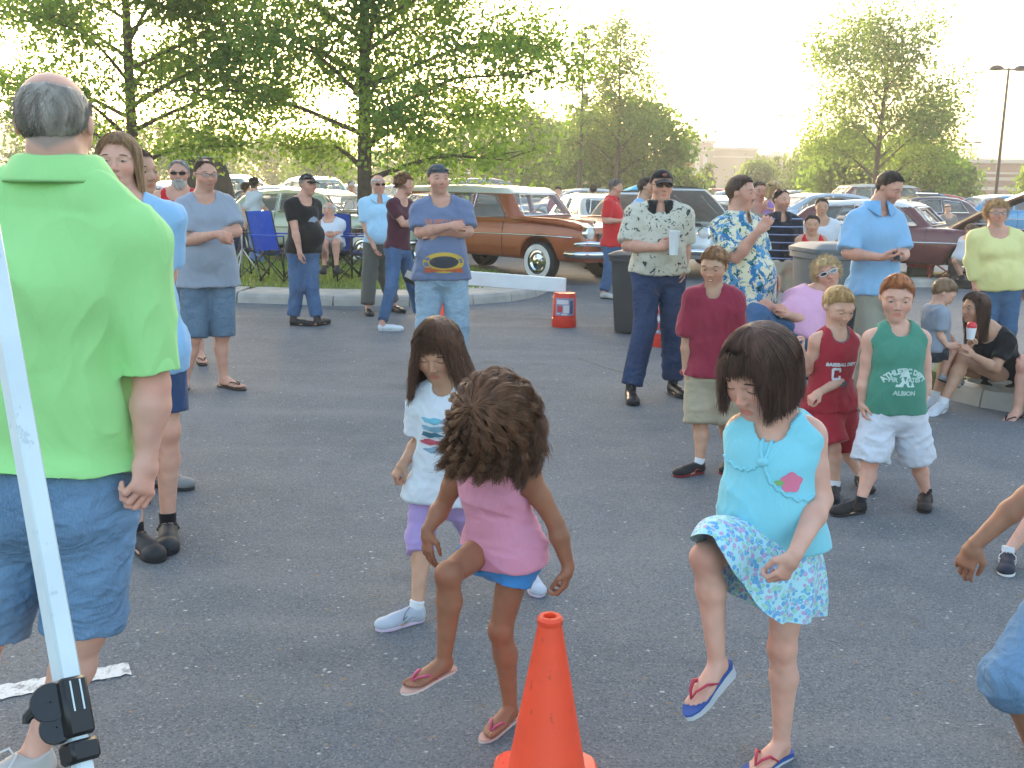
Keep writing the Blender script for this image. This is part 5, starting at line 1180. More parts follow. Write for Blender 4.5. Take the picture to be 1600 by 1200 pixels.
        m = MB(); m.box(T((1.6, 0, .80)), (.7, .45, .28), M, bev=.04); m.ell(T((1.6, 0, .96)), (.2, .2, .06), M, 14); m.tube([T((1.3, -.4, .85)), T((1.9, -.4, .85))], .05, 8); m.tube([T((1.3, .4, .85)), T((1.9, .4, .85))], .05, 8); m.build('engine', paint('engine', (.2, .2, .2), .4, .7), rt)
    return rt, T, M
def at(px_, D_): return W(px_, 300, D_)*V(1, 1, 0)
# copper wagon: front wheel stands at (848, 441)
fw = G(846, 440); a_ = R(43); cpos = fw-V(math.cos(a_), -math.sin(a_), 0)*1.50+V(math.sin(a_), math.cos(a_), 0)*(.80)
rt, T, M = car('wagon', 'copper 1950s station wagon with white roof, chrome bumper and whitewall tyres', cpos, 43, '#a0522c', '#d6d3c8', res=.022, white=True, detail=True)
m = MB(); Wd = 1.88
for s in (-1, 1): m.tube([T((x_, s*(.94-.10*(abs(x_)/2.52)**5-.02), z_)) for x_, z_ in ((2.35, .93), (1.9, 1.0), (1.2, 1.03), (.9, 1.03))], [.05, .06, .04, .02], 8)
m.build('fender_ridge', paint('car paint', '#a0522c', .28, .15), rt, smooth=True)
m = MB()
for s in (-1, 1): m.tube([T((2.50, s*.28, .70)), T((2.56, s*.55, .66)), T((2.50, s*.80, .68)), T((2.30, s*.93, .66))], .045, 8); m.ell(T((2.60, s*.30, .66)), (.09, .055, .055), M, 10)
m.tube([T((2.56, -.3, .78)), T((2.58, 0, .80)), T((2.56, .3, .78))], .03, 8); m.build('grille_bar', chrome, rt, smooth=True)
m = MB(); m.box(T((2.42, 0, 1.0)), (.16, .05, .04), M, bev=.01)
for s in (-1, 1): m.tube([T((2.30, s*.42, 1.0)), T((1.5, s*.45, 1.055))], [.028, .008], 6)
m.build('hood_ornament', chrome, rt, smooth='auto')
car('sedan', 'cream and mint 1950s sedan behind the blue folding chairs', at(500, 20.6), 22, '#b9c4b4', '#e2dfc0', white=True, group=None)
car('sedan', 'dark sedan with its black hood raised behind the mint sedan', at(412, 27), 150, '#24242a', '#d8d8d4', hood=16, dark_hood=(.025, .025, .025))
car('coupe40', 'pale teal 1940s sedan with a rounded roof behind the black cap', at(498, 31), 60, '#8fb0ae', None)
car('coupe40', 'silver green 1940s coupe behind the grey tee man', at(352, 28), 95, '#7d938c', None, hood=58)
car('modern', 'white car seen between the red and the grey shirts', at(255, 30), 10, '#c8ccce', None, rim='alloy')
car('sedan', 'maroon 1950s hardtop behind the bandana man', at(690, 24.5), 150, '#5b1f28', '#c8c4c0')
car('sedan', 'white 1950s car with its hood standing open beside the copper wagon', at(950, 21.5), 78, '#cdd2d2', None, hood=22, dark_hood=(.72, .73, .72))
car('sedan', 'silver white muscle car with a grey-lined open hood behind the boy in maroon', at(1122, 20.2), 122, '#c9cfd2', None, hood=26, dark_hood=(.42, .44, .44))
car('modern', 'red car in the far row right of the black cap', at(1066, 48), 20, '#b3222a', None)
car('modern', 'second red car at the back behind the pale store post', at(1098, 56), 160, '#c02c30', None)
car('suv', 'maroon van with a pale roof behind the young man in white', at(1335, 36), 175, '#6a2630', '#c9c4bc', rim='alloy')
car('modern', 'light blue silver car behind the striped polo', at(1262, 30), 165, '#9fb4c4', None, rim='alloy')
car('sedan', 'dark purple car with its hood up behind the phone man', at(1425, 29), 165, '#3a2430', None, hood=14, dark_hood=(.05, .045, .05))
car('sedan', 'maroon hardtop with white roof, chrome wheels and its black-lined hood raised behind the cardigan woman', at(1398, 18.6), 32, '#5a1c24', '#d2d4d4', hood=27, hoodlen=1.75, dark_hood=(.02, .02, .022))
car('modern', 'red car with a sky blue hood beyond the cardigan woman', at(1545, 33), 170, '#2f8fc0', None, hood=25, dark_hood=(.12, .35, .5))
car('modern', 'bright red low car behind the bald onlooker', at(1486, 37), 20, '#b0202a', None)
for i, (px_, D_, kd, hd_, c_, lb) in enumerate(((300, 40, 'modern', 10, '#9aa4a8', 'grey car in the far row behind the bearded man'), (600, 38, 'modern', 170, '#d0d2d2', 'white car in the far row behind the white-haired man'), (560, 44, 'sedan', 15, '#c8cccc', 'pale sedan beyond the middle oak trunk'), (780, 40, 'suv', 5, '#6f7478', 'grey van beyond the wagon roof'),
     (895, 36, 'modern', 172, '#c8cacc', 'silver car beyond the open white hood'), (1180, 44, 'modern', 8, '#cfd4d8', 'white car beyond the moustached man'), (1225, 50, 'modern', 170, '#d8dadc', 'white car in the far row above the striped polo'), (1600, 40, 'modern', 10, '#cfd4d8', 'white car at the right edge of the far row'), (130, 34, 'modern', 10, '#8a9498', 'grey car behind the long-haired woman'), (40, 30, 'suv', 170, '#59636a', 'dark van at the far left'), (1395, 44, 'modern', 170, '#b8bcc0', 'silver car in the far row below the broad tree'))):
    car(kd, lb, at(px_, D_), hd_, c_, None, res=.05, rim='alloy')
# ---------------------------------------------------------------- the crowd
# --- materials of the clothes
def CL(name, col, **k): return cloth(name, col, **k)
lime = CL('lime pique', '#a2de8e', fold=.5); sky_tee = CL('light blue cotton', '#86b4d8'); grey_tee = CL('heather grey cotton', '#929aa6')
teal = CL('aqua jersey', '#86cfdc', fold=.6); pink = CL('pink jersey', '#d58fa6', fold=.8)
floral = CL('floral skirt', '#b4dfe8', pattern=flowers_pat(52, ['#79b8dc', '#c2a3cc', '#6aa9d6', '#9fd2c0'], .34))
khaki = CL('khaki cotton', '#a89c84'); white_c = CL('white cotton', '#c9ced6', var=.03)
jean_d = denim('dark denim', '#2a3a58'); jean_m = denim('mid denim', '#3f5b7c'); jean_l = denim('light denim', '#8aa0b0', .25); jean_s = denim('washed denim', '#5f7c98', .45)
redc = CL('red cotton', '#c4202c')
# ---- 1 man in the lime polo, back to the camera
m1 = person('balding man seen from behind in a lime green polo and denim shorts', 2.55, 1.86, h=(86, 196), hy=190, hp=3, HH=.245, n=(92, 284), p=(88, 765), ty=176, b=1.18, belly=.4,
  arms=(dict(sh=(207, 388, 0), e=(238, 600, -.1), w=(228, 712, -.2), t=(222, 770, -.4), curl=.75, pn=(-.9, .4, 0)), dict(sh=(-42, 372, 0), e=(-90, 600, .1), w=(-100, 700, .1), curl=.4)),
  legs=(dict(k=(130, 985, .0), heel=(88, 1205), toe=(30, 1232)), dict(k=(-22, 985, .02), heel=(-70, 1190), toe=(-110, 1230))),
  top=dict(m=lime, o=.026, hem=-.075, sl=.46, se=.022, nh=.055, fold=.013, fr=6, fs=(1, 1, .5), collar=lime, nf=.02, fl=.008, cs=1.12), bot=dict(name='denim_shorts', m=jean_s, t=.97, o=.010, le=.05, fold=.008, w=.10),
  shoes=('sneaker', dict(col='#b8b4ae', sole='#c8c8c8')), hairs=('ring', '#8f867c', dict(n=5000, wr=.0006, vol=-.008, lift=.05)), skin='pink', glasses='clear', noface=False)
# ---- 2, 3 the woman and man behind him
m2 = person('woman with long brown hair, sky blue shirt and black clogs behind the lime polo', 4.3, 1.72, h=(186, 254), hy=8, hp=0, n=(196, 320), p=(218, 540), ty=20, bust=.9, b=1.1,
  arms=(None, dict(e=(262, 430, .4), w=(235, 500, -.6))),
  legs=(dict(k=(210, 690), heel=(205, 852), toe=(232, 868)), dict(k=(262, 672, -.03), heel=(264, 835), toe=(262, 868))),
  top=dict(m=CL('sky blue shirt', '#92bce0', var=.12), o=.02, hem=.12, sl=.40, se=.03, fold=.012, nh=.06), bot=dict(name='shorts', m=CL('navy cotton', '#33476b'), t=.78, le=.045),
  shoes=('clog', dict(col='#26272b', sole='#1a1a1c', sock='#15151a')), hairs=('long', '#a58260', dict(n=1600, wr=.0016, drop=.62)), skin='pink', lid=.35, brow='#5a4232')
m3 = person('man with short dark hair whose face shows behind the brown-haired woman', 5.3, 1.74, h=(217, 270), hy=60, n=(205, 318), p=(195, 500), ty=60,
  arms=(None, None), legs=(None, None), top=dict(m=CL('faded pink cotton', '#b88a8a'), sl=.3), bot=dict(name='shorts', m=khaki, t=1.0, le=.04), shoes=('sneaker', dict(col='#777777')), hairs=('short', '#4a3a2f', {}), skin='tan')
# ---- 4, 5
m4 = person('grey-bearded man in a red sleeveless shirt and mirrored sunglasses', 9.3, 1.80, h=(280, 272), hy=12, n=(279, 300), p=(287, 398), ty=10, b=1.1, belly=.4,
  arms=(dict(e=(252, 345, .2), w=(262, 390, -.2)), dict(e=(308, 345, .2), w=(305, 395, -.2))), legs=({}, {}),
  top=dict(m=redc, tank=.06, sl=0, hem=.08, nh=.075), bot=dict(name='shorts', m=CL('grey cotton', '#6f7277'), t=.95, le=.045), shoes=('flipflop', dict(col='#3a2a20', sole='#222222')),
  hairs=('recede', '#8d8a86', {}), beard=('full', '#a5a19a'), skin='red', glasses='dark')
m5 = person('man in a heather grey tee with folded arms, jean shorts and flip-flops', 7.95, 1.78, h=(321, 273), hy=38, hp=6, n=(319, 309), p=(325, 420), ty=22, b=1.12, belly=.55,
  arms=(dict(sh=(287, 326, -.02), e=(292, 376, 0, -.10), w=(340, 366, 0, -.17), t=(360, 372, .3), curl=.8, pn=(0, .9, -.3)), dict(sh=(354, 324, .02), e=(370, 362, 0, -.10), w=(316, 368, 0, -.13), t=(290, 372, 0), curl=.5, pn=(0, .8, -.3))),
  legs=(dict(k=(303, 528, -.05), heel=(291, 607), toe=(277, 624)), dict(k=(347, 525, -.02), heel=(343, 604), toe=(384, 611))),
  top=dict(m=grey_tee, o=.025, hem=.13, sl=.40, se=.03, fold=.010, fl=.03, nh=.062), bot=dict(name='denim_shorts', m=denim('shorts denim', '#586c7e'), t=1.0, le=.05), shoes=('flipflop', dict(col='#4a3a30', sole='#241c18')),
  hairs=('recede', '#4f3d31', {}), skin='red', glasses='clear', stubble='#8a6a55')
# ---- 6..9 walking group
m6 = person('man in a black tee and black cap strolling right in blue jeans', 11.7, 1.76, h=(481, 289), hy=52, n=(473, 313), p=(474, 388), ty=52, b=1.12, belly=.9,
  arms=(dict(e=(461, 358, 0, -.05), w=(468, 392, 0, -.08), t=(470, 415, -.1), curl=.5), dict(e=(496, 355, .4), w=(505, 388, 0))),
  legs=(dict(k=(464, 450), heel=(452, 508), toe=(476, 509)), dict(k=(486, 448, -.03), heel=(492, 510), toe=(522, 503))),
  top=dict(m=CL('black cotton', '#17181b'), o=.02, hem=.05, sl=.33, se=.02), bot=dict(name='jeans', m=denim('jeans blue', '#486385'), t=1.93, le=.03, o=.015), shoes=('boot', dict(col='#15141a', sole='#0e0e10')), hairs=('short', '#8d8880', {}), capc='#101114', hatlogo='#8f9296', skin='red', belt='#2a1d14')
m8 = person('white-haired man in a pale blue polo, grey slacks and dark sunglasses', 12.9, 1.80, h=(591, 289), hy=25, n=(592, 311), p=(593, 382), ty=14, b=1.08, belly=.5,
  arms=(dict(e=(570, 350, 0, -.03), w=(584, 384, 0, -.12), t=(589, 398, -.1), curl=.5), dict(e=(617, 350, .2), w=(622, 382, 0))),
  legs=(dict(k=(577, 432), heel=(574, 490), toe=(578, 494)), dict(k=(602, 432), heel=(612, 486), toe=(640, 492))),
  top=dict(m=CL('pale blue polo', '#a9d0e8'), o=.02, hem=-.01, sl=.45, se=.025, collar=CL('pale blue polo', '#a9d0e8'), nh=.055), bot=dict(name='slacks', m=CL('grey slacks', '#5c5c55'), t=1.92, le=.04, o=.015), shoes=('dress', dict(col='#141214', sole='#0c0c0c')),
  hairs=('ring', '#cfcac4', {}), skin='red', glasses='dark', belt='#1a1614')
m9 = person('woman in a maroon tee and jeans striding right in white shoes', 11.3, 1.66, h=(633, 288), hy=75, n=(625, 313), p=(622, 388), ty=62, bust=1.05,
  arms=(dict(e=(630, 350, 0, -.04), w=(652, 348, 0, -.06), curl=.5), dict(e=(640, 350, .3), w=(660, 352, -.5))),
  legs=(dict(k=(612, 448, -.02), heel=(590, 517), toe=(626, 517)), dict(k=(645, 448), heel=(650, 500), toe=(676, 503))),
  top=dict(m=CL('maroon knit', '#4c2230'), o=.014, hem=.02, sl=.33), bot=dict(name='jeans', m=jean_m, t=1.92, le=.022), shoes=('canvas', dict(col='#cfd3d8', sole='#c0c0c0')),
  hairs=('curlyshort', '#6a4327', {}), skin='red', brow='#5a4232')
# ---- 10
m10 = person('man in faded blue printed tee, arms crossed, sunglasses pushed up on his bandana', 8.5, 1.80, h=(685, 281), hy=22, hp=-2, n=(688, 314), p=(690, 425), ty=10, b=1.18, belly=.35,
  arms=(dict(sh=(656, 330), e=(656, 364, 0, -.10), w=(704, 353, 0, -.15), t=(724, 352, .2), curl=.75, pn=(0, .9, -.3)), dict(sh=(722, 328), e=(732, 362, 0, -.10), w=(684, 364, 0, -.11), t=(655, 366, 0), curl=.6, pn=(0, .8, -.3))),
  legs=(dict(k=(667, 508)), dict(k=(716, 508))),
  top=dict(m=CL('washed blue tee', '#6b7793', var=.15), o=.026, hem=.06, sl=.42, se=.03, fold=.010, fl=.02, nh=.062), bot=dict(name='jeans', m=jean_l, t=1.93, le=.04, o=.02), shoes=('sneaker', dict(col='#a8a8a8')),
  hairs=('buzz', '#4a3a30', {}), bandana='#3b4750', skin='red', stubble='#7a5a48')
h_ = m10['hd']; g = MB()
for s_ in (-1, 1): g.ell(hp_(h_, s_*.16, .33, .30), (.13*h_['H'], .06*h_['H'], .04*h_['H']), h_['M'], 12)
g.tube([hp_(h_, -.30, .33, .20), hp_(h_, 0, .36, .37), hp_(h_, .30, .33, .20)], .012*h_['H'], 6); g.build('sunglasses', glassy('sunglass lens', (.015, .018, .022), .08), m10['root'], smooth=True)
# ---- 11, 13
m11 = person('man in a red polo and blue jeans looking at a paper beside the wagon', 14.3, 1.80, h=(962, 293), hy=75, hp=12, n=(956, 312), p=(958, 382), ty=68, b=1.12, belly=.3,
  arms=(dict(e=(945, 345, 0, -.05), w=(970, 345, 0, -.10), t=(984, 343, -.2), curl=.5), dict(e=(962, 345, .3), w=(982, 346, -.3), curl=.5)),
  legs=(dict(k=(952, 425), heel=(938, 466), toe=(958, 468)), dict(k=(970, 425), heel=(968, 462), toe=(985, 463))),
  top=dict(m=CL('red polo', '#c9272e'), o=.02, hem=.03, sl=.42, se=.025, collar=CL('red polo', '#c9272e'), nh=.055), bot=dict(name='jeans', m=jean_m, t=1.93, le=.035), shoes=('sneaker', dict(col='#b9b7b2')), hairs=('short', '#6b635b', {}), skin='red')
m13 = person('dark-haired man in a light blue shirt behind the black cap', 12.2, 1.76, h=(1010, 293), hy=70, n=(1004, 314), p=(1003, 392), ty=60, arms=(dict(e=(998, 350, .1), w=(1015, 350, -.6)), None), legs=(None, None),
  top=dict(m=sky_tee, sl=.42), bot=dict(name='trousers', m=CL('grey slacks', '#5c5c55'), t=1.92), shoes=('dress', {}), hairs=('short', '#43362d', {}), skin='tan')
# ---- 12
m12 = person('man in a black cap and palm-print camp shirt holding a white cup', 7.7, 1.79, h=(1034, 291), hy=4, n=(1031, 325), p=(1029, 420), ty=-4, b=1.16, belly=.45,
  arms=(dict(e=(980, 384, 0, -.10), w=(1028, 387, 0, -.17), t=(1050, 380, -.2), curl=.55, pn=(.2, .7, 0), th=1), dict(e=(1070, 385, .1), w=(1070, 415, -.3), t=(1066, 432, 0), curl=.5)),
  legs=(dict(k=(1008, 508), heel=(984, 622), toe=(988, 630)), dict(k=(1050, 508), heel=(1046, 612), toe=(1064, 620))),
  top=dict(m=CL('camp shirt', '#c4bfae', pattern=blotch_pat([(17, .60, '#3f4247', 1), (23, .62, '#23262c', 3), (20, .66, '#6d6a5f', 6)]), var=.05), o=.024, hem=.03, sl=.46, se=.035, fold=.009, collar=CL('black cotton', '#17181b'), nh=.055),
  bot=dict(name='jeans', m=jean_d, t=1.95, le=.035, o=.016, cuff=1.3), shoes=('boot', dict(col='#17161a', sole='#0e0e10')), hairs=('short', '#3a2f28', {}), capc='#16171b', hatlogo='#9a5a4a', skin='red', glasses='dark', belt='#16120f')
# ---- 14 maroon boy
m14 = person('smiling boy in a maroon tee and khaki cargo shorts with black sneakers', 5.6, 1.29, h=(1116, 416), hy=-28, hp=16, n=(1115, 457), p=(1112, 580), ty=-12, smile=1,
  arms=(dict(e=(1073, 530, .1), w=(1072, 578, -.2), t=(1077, 600, -.1), curl=.45), dict(e=(1152, 532, .2), w=(1152, 580, -.2))),
  legs=(dict(k=(1094, 662), heel=(1100, 738), toe=(1064, 744)), dict(k=(1133, 658), heel=(1142, 728), toe=(1126, 748))),
  top=dict(m=CL('maroon tee', '#8c2c40', var=.06), o=.022, hem=.03, sl=.46, se=.03, fl=.02, nh=.055, fold=.010), bot=dict(name='cargo_shorts', m=khaki, t=.98, le=.052, o=.02, fold=.009),
  shoes=('sneaker', dict(col='#17161a', sole='#7a1f22', sock='#d8dce2', accent='#b23a3a')), hairs=('boy', '#8c6443', dict(n=2200, wr=.0012)), skin='tan', lid=.4)
# ---- 15 hawaiian shirt
haw = CL('hawaiian shirt', '#d9d3b4', pattern=blotch_pat([(11, .52, '#4f93bd', 1), (14, .56, '#2f6f9d', 4), (16, .59, '#2f6b52', 7), (19, .63, '#1d3f38', 9), (15, .66, '#b8434a', 12), (9, .66, '#e0d9bb', 15)]), var=.04)
m15 = person('moustached man in a blue palm-print hawaiian shirt holding one fist to his chest', 7.3, 1.80, h=(1158, 302), hy=58, hp=2, HH=.235, n=(1152, 343), p=(1167, 462), ty=45, b=1.18, belly=.5,
  arms=(dict(e=(1150, 402, 0, -.12), w=(1186, 360, 0, -.10), t=(1200, 344, 0), curl=.9, pn=(-.4, .3, -.5)), dict(e=(1190, 400, .3), w=(1204, 425, -.4), t=(1208, 440, 0), curl=.4)),
  legs=(dict(k=(1163, 548)), dict(k=(1187, 548))),
  top=dict(m=haw, o=.030, hem=.06, sl=.44, se=.04, fold=.010, fl=.03, collar=haw, nh=.055), bot=dict(name='shorts', m=CL('cream cotton', '#b9b49a'), t=.95, le=.05, o=.02), shoes=('sneaker', dict(col='#aaaaaa')), hairs=('short', '#4f3b2e', dict(vol=.02)), beard=('tache', '#6a5f55'), skin='red', brow='#33241c', lid=.4)
# ---- 16..19
m16 = person('bearded balding man in a navy striped polo and pale shorts', 11.0, 1.78, h=(1221, 313), hy=28, n=(1220, 339), p=(1222, 408), ty=5, b=1.08,
  arms=(dict(e=(1200, 375, .1), w=(1202, 405, -.2)), dict(e=(1246, 378, .1), w=(1245, 408, -.2), curl=.5)), legs=({}, {}),
  top=dict(m=CL('striped polo', '#23262f', pattern=stripes_pat(2, .085, .13, '#8fa0c8')), o=.02, hem=-.005, sl=.42, se=.025, collar=CL('navy knit', '#23262f'), nh=.055), bot=dict(name='shorts', m=CL('pale khaki', '#b3ab98'), t=.92, le=.05, o=.02),
  shoes=('sneaker', dict(col='#8a8a8a')), hairs=('recede', '#3a2c24', {}), stubble='#3a2a22', skin='red')
m17 = person('man in a beige shirt carrying a small girl on his arm', 12.0, 1.80, h=(1186, 300), hy=10, n=(1186, 324), p=(1188, 395), ty=0, arms=(None, dict(e=(1207, 355, .1), w=(1212, 330, -.8))), legs=(None, None),
  top=dict(m=CL('beige cotton', '#a39b8a'), sl=.42), bot=dict(name='shorts', m=khaki, t=.95), shoes=('sneaker', dict(col='#888888')), hairs=('short', '#5a4a3c', {}), skin='red')
m17b = person('small blonde girl in a lilac top carried on the arm of the man in beige', 11.75, .95, h=(1209, 299), hy=10, hp=10, HH=.19, n=(1208, 314), p=(1208, 338), ty=5,
  arms=(dict(e=(1198, 325, -.1), w=(1210, 328, -.8)), dict(e=(1220, 325, -.1), w=(1222, 332, -.5))), legs=(dict(free=1, k=(1200, 348, -.15), a=(1201, 366, -.1), toe=(1198, 374, -.08)), dict(free=1, k=(1214, 348, -.15), a=(1214, 366, -.1), toe=(1214, 374, -.08))),
  top=dict(m=CL('lilac cotton', '#9a76b0'), tank=.1, sl=0, hem=.02), bot=dict(name='shorts', m=CL('lilac cotton', '#9a76b0'), t=.6), shoes=('canvas', dict(col='#d8d8d8')), hairs=('bob', '#c9a878', dict(vol=.02)), skin='red')
m18 = person('boy in a red sleeveless shirt and yellow shorts beside the grey bin', 10.6, 1.42, h=(1269, 352), hy=-15, n=(1268, 370), p=(1267, 425), ty=0, arms=(dict(e=(1250, 398, .1), w=(1249, 422, -.2)), dict(e=(1286, 398, .1), w=(1287, 420, -.4))), legs=({}, {}),
  top=dict(m=redc, tank=.06, sl=0, hem=.05, o=.02), bot=dict(name='shorts', m=CL('yellow cotton', '#c8942c'), t=.9, le=.05), shoes=('sneaker', dict(col='#bbbbbb')), hairs=('short', '#3d2f26', {}), skin='tan')
m19 = person('young man in a white tee looking towards the camera behind the red shirted boy', 13.0, 1.76, h=(1284, 324), hy=-8, n=(1284, 345), p=(1284, 412), ty=-8, b=1.05, arms=(dict(e=(1268, 380, .1), w=(1268, 405, -.1)), dict(e=(1304, 378, .1), w=(1305, 405, -.1))), legs=(None, None),
  top=dict(m=white_c, sl=.42, o=.02), bot=dict(name='trousers', m=jean_m, t=1.92), shoes=('sneaker', {}), hairs=('short', '#3d2f26', {}), skin='tan')
# ---- 20 phone man
m20 = person('tall man in a light blue button shirt looking down at his phone', 7.5, 1.86, h=(1389, 294), hy=42, hp=24, HH=.238, n=(1370, 327), p=(1368, 452), ty=14, b=1.04,
  arms=(dict(sh=(1338, 347), e=(1324, 396, 0, -.08), w=(1374, 402, 0, -.20), t=(1396, 402, -.2), curl=.6, pn=(.1, .3, .9)), dict(sh=(1398, 347), e=(1412, 396, 0, -.10), w=(1408, 402, 0, -.18), t=(1400, 404, -.4), curl=.6, pn=(-.3, .3, .8))),
  legs=(dict(k=(1352, 545)), dict(k=(1388, 545))),
  top=dict(m=CL('light blue shirt', '#8ab4d6', var=.06), o=.024, hem=.03, sl=.45, se=.04, fold=.011, fl=.02, collar=CL('light blue shirt', '#7badd6'), nh=.055), bot=dict(name='trousers', m=CL('stone cotton', '#9c9888'), t=1.93, le=.04, o=.02), shoes=('sneaker', dict(col='#8d8170')),
  hairs=('short', '#46372c', {}), skin='red', lid=.9, brow='#33261c', stubble='#7a5a48')
# ---- 21 reclining woman
m21 = person('blonde woman in a pink tee and white sunglasses leaning back in a low chair', 7.0, 1.66, h=(1293, 428), hy=-12, hp=-6, hr=-22, n=(1277, 460), p=(1238, 518), ty=-28, bust=1, b=1.1, pd=-.10, belly=.2,
  arms=(dict(e=(1240, 492, -.3), w=(1222, 486, -.9), curl=.7), dict(e=(1275, 506, -.5), w=(1232, 492, -.8), t=(1222, 482, -.2), curl=.8)),
  legs=(dict(free=1, k=(1182, 490, -.25), a=(1168, 560, -.35), toe=(1150, 575, -.15)), dict(free=1, k=(1196, 480, -.05), a=(1180, 560, -.20), toe=(1160, 575, -.15))),
  top=dict(m=CL('pink tee', '#dba5c0'), o=.02, hem=.03, sl=.35, se=.025, nh=.065), bot=dict(name='jeans', m=jean_m, t=1.9, le=.025), shoes=('canvas', dict(col='#c8c8c8')), hairs=('curlyshort', '#c9ad80', dict(n=1800, wr=.0014)), skin='red', glasses='white')
# ---- 22 red sleeveless boy
cr = CL('crimson jersey', '#a32c38', var=.05)
m22 = person('laughing boy in a crimson sleeveless jersey with a letter C and crimson shorts', 5.1, 1.20, h=(1309, 480), hy=22, hp=22, HH=.212, n=(1305, 521), p=(1297, 632), ty=14, smile=1,
  arms=(dict(sh=(1277, 535), e=(1262, 578, .2), w=(1252, 548, -.6), t=(1246, 536, -.2), curl=.8), dict(sh=(1333, 535), e=(1326, 588, 0, -.05), w=(1282, 612, 0, -.13), t=(1268, 622, -.1), curl=.9, pn=(.2, .3, -.7))),
  legs=(dict(k=(1302, 700, -.03), heel=(1304, 772), toe=(1302, 786)), dict(k=(1322, 700, .05), heel=(1340, 756), toe=(1352, 766))),
  top=dict(m=cr, trim='#6e6a68', o=.022, hem=.03, tank=.04, sl=0, nh=.062, fold=.008, fl=.02), bot=dict(name='basketball_shorts', m=cr, t=.92, le=.055, o=.025, fold=.008),
  shoes=('sneaker', dict(col='#1b1a1e', sole='#3a3a3c', sock='#d8dce2', accent='#7d7d80')), hairs=('boy', '#bb9665', dict(n=2400, wr=.001, vol=-.01)), skin='fair', brow='#8a6b4a', lid=.55)
print_text(m22, 'BASEBALL DEPT', -.005, .235, .024, '#cfd2d6', bold=.02); print_shape(m22, [([(a*.026-.035, b_*.034+.0) for a, b_ in ((1, .35), (1, .75), (.7, 1), (-.7, 1), (-1, .7), (-1, -.7), (-.7, -1), (.7, -1), (1, -.75), (1, -.35), (.55, -.35), (.55, -.55), (-.45, -.55), (-.5, .55), (.55, .55), (.55, .35))], 0)], ['#d5d8dc'], 0, .185) if 0 else [print_shape(m22, [([(x_-.035, y_) for x_, y_ in q_], 0)], ['#d5d8dc'], 0, .185) for q_ in ([(-.026, -.026), (-.014, -.022), (-.014, .022), (-.026, .026)], [(-.026, .026), (-.014, .020), (.014, .020), (.024, .026), (.018, .034), (-.018, .034)], [(-.026, -.026), (-.018, -.034), (.018, -.034), (.024, -.026), (.014, -.020), (-.014, -.020)], [(.014, .010), (.026, .010), (.026, .026), (.014, .022)], [(.014, -.022), (.026, -.026), (.026, -.010), (.014, -.010)])]; print_text(m22, '08', .005, .13, .04, '#5b5357', bold=.02)
# ---- 23 green sleeveless boy
m23 = person('red-haired boy in a green sleeveless athletic tee and white shorts', 4.9, 1.24, h=(1401, 466), hy=-14, hp=10, HH=.222, n=(1402, 514), p=(1396, 638), ty=-2, b=1.1, belly=.15,
  arms=(dict(sh=(1362, 531), e=(1351, 590, .2), w=(1347, 630, -.1), t=(1350, 646, -.3), curl=.5), dict(sh=(1439, 531), e=(1446, 592, .1), w=(1440, 634, -.3), t=(1433, 652, -.2), curl=.8)),
  legs=(dict(k=(1359, 724, .0), heel=(1352, 800), toe=(1303, 806)), dict(k=(1434, 722, .0), heel=(1446, 785), toe=(1442, 806))),
  top=dict(m=CL('green cotton', '#4c8a75', var=.06), o=.026, hem=.02, tank=.03, sl=0, nh=.062, fold=.007, fl=.012), bot=dict(name='shorts', m=CL('white twill', '#cfd3dc', var=.03), t=.96, le=.055, o=.022, fold=.009),
  shoes=('sneaker', dict(col='#201a18', sole='#2a2220', sock='#2a2a2e', accent='#5a3a2a')), hairs=('boy', '#a8683f', dict(n=2600, wr=.001)), skin='pink', brow='#9a6238', lid=.3, eyecol=(.03, .04, .05))
print_text(m23, 'ATHLETIC DEPT', .0, .215, .034, '#b7cfc6', arc=.13, bold=.02); print_text(m23, 'A', .0, .175, .085, '#c3d6cf', bold=.05); print_text(m23, 'ALBION', .0, .105, .030, '#a9c6bb', bold=.02)
print_text(m23, 'PIR      ATES', .0, .17, .03, '#a9c6bb', bold=.02)
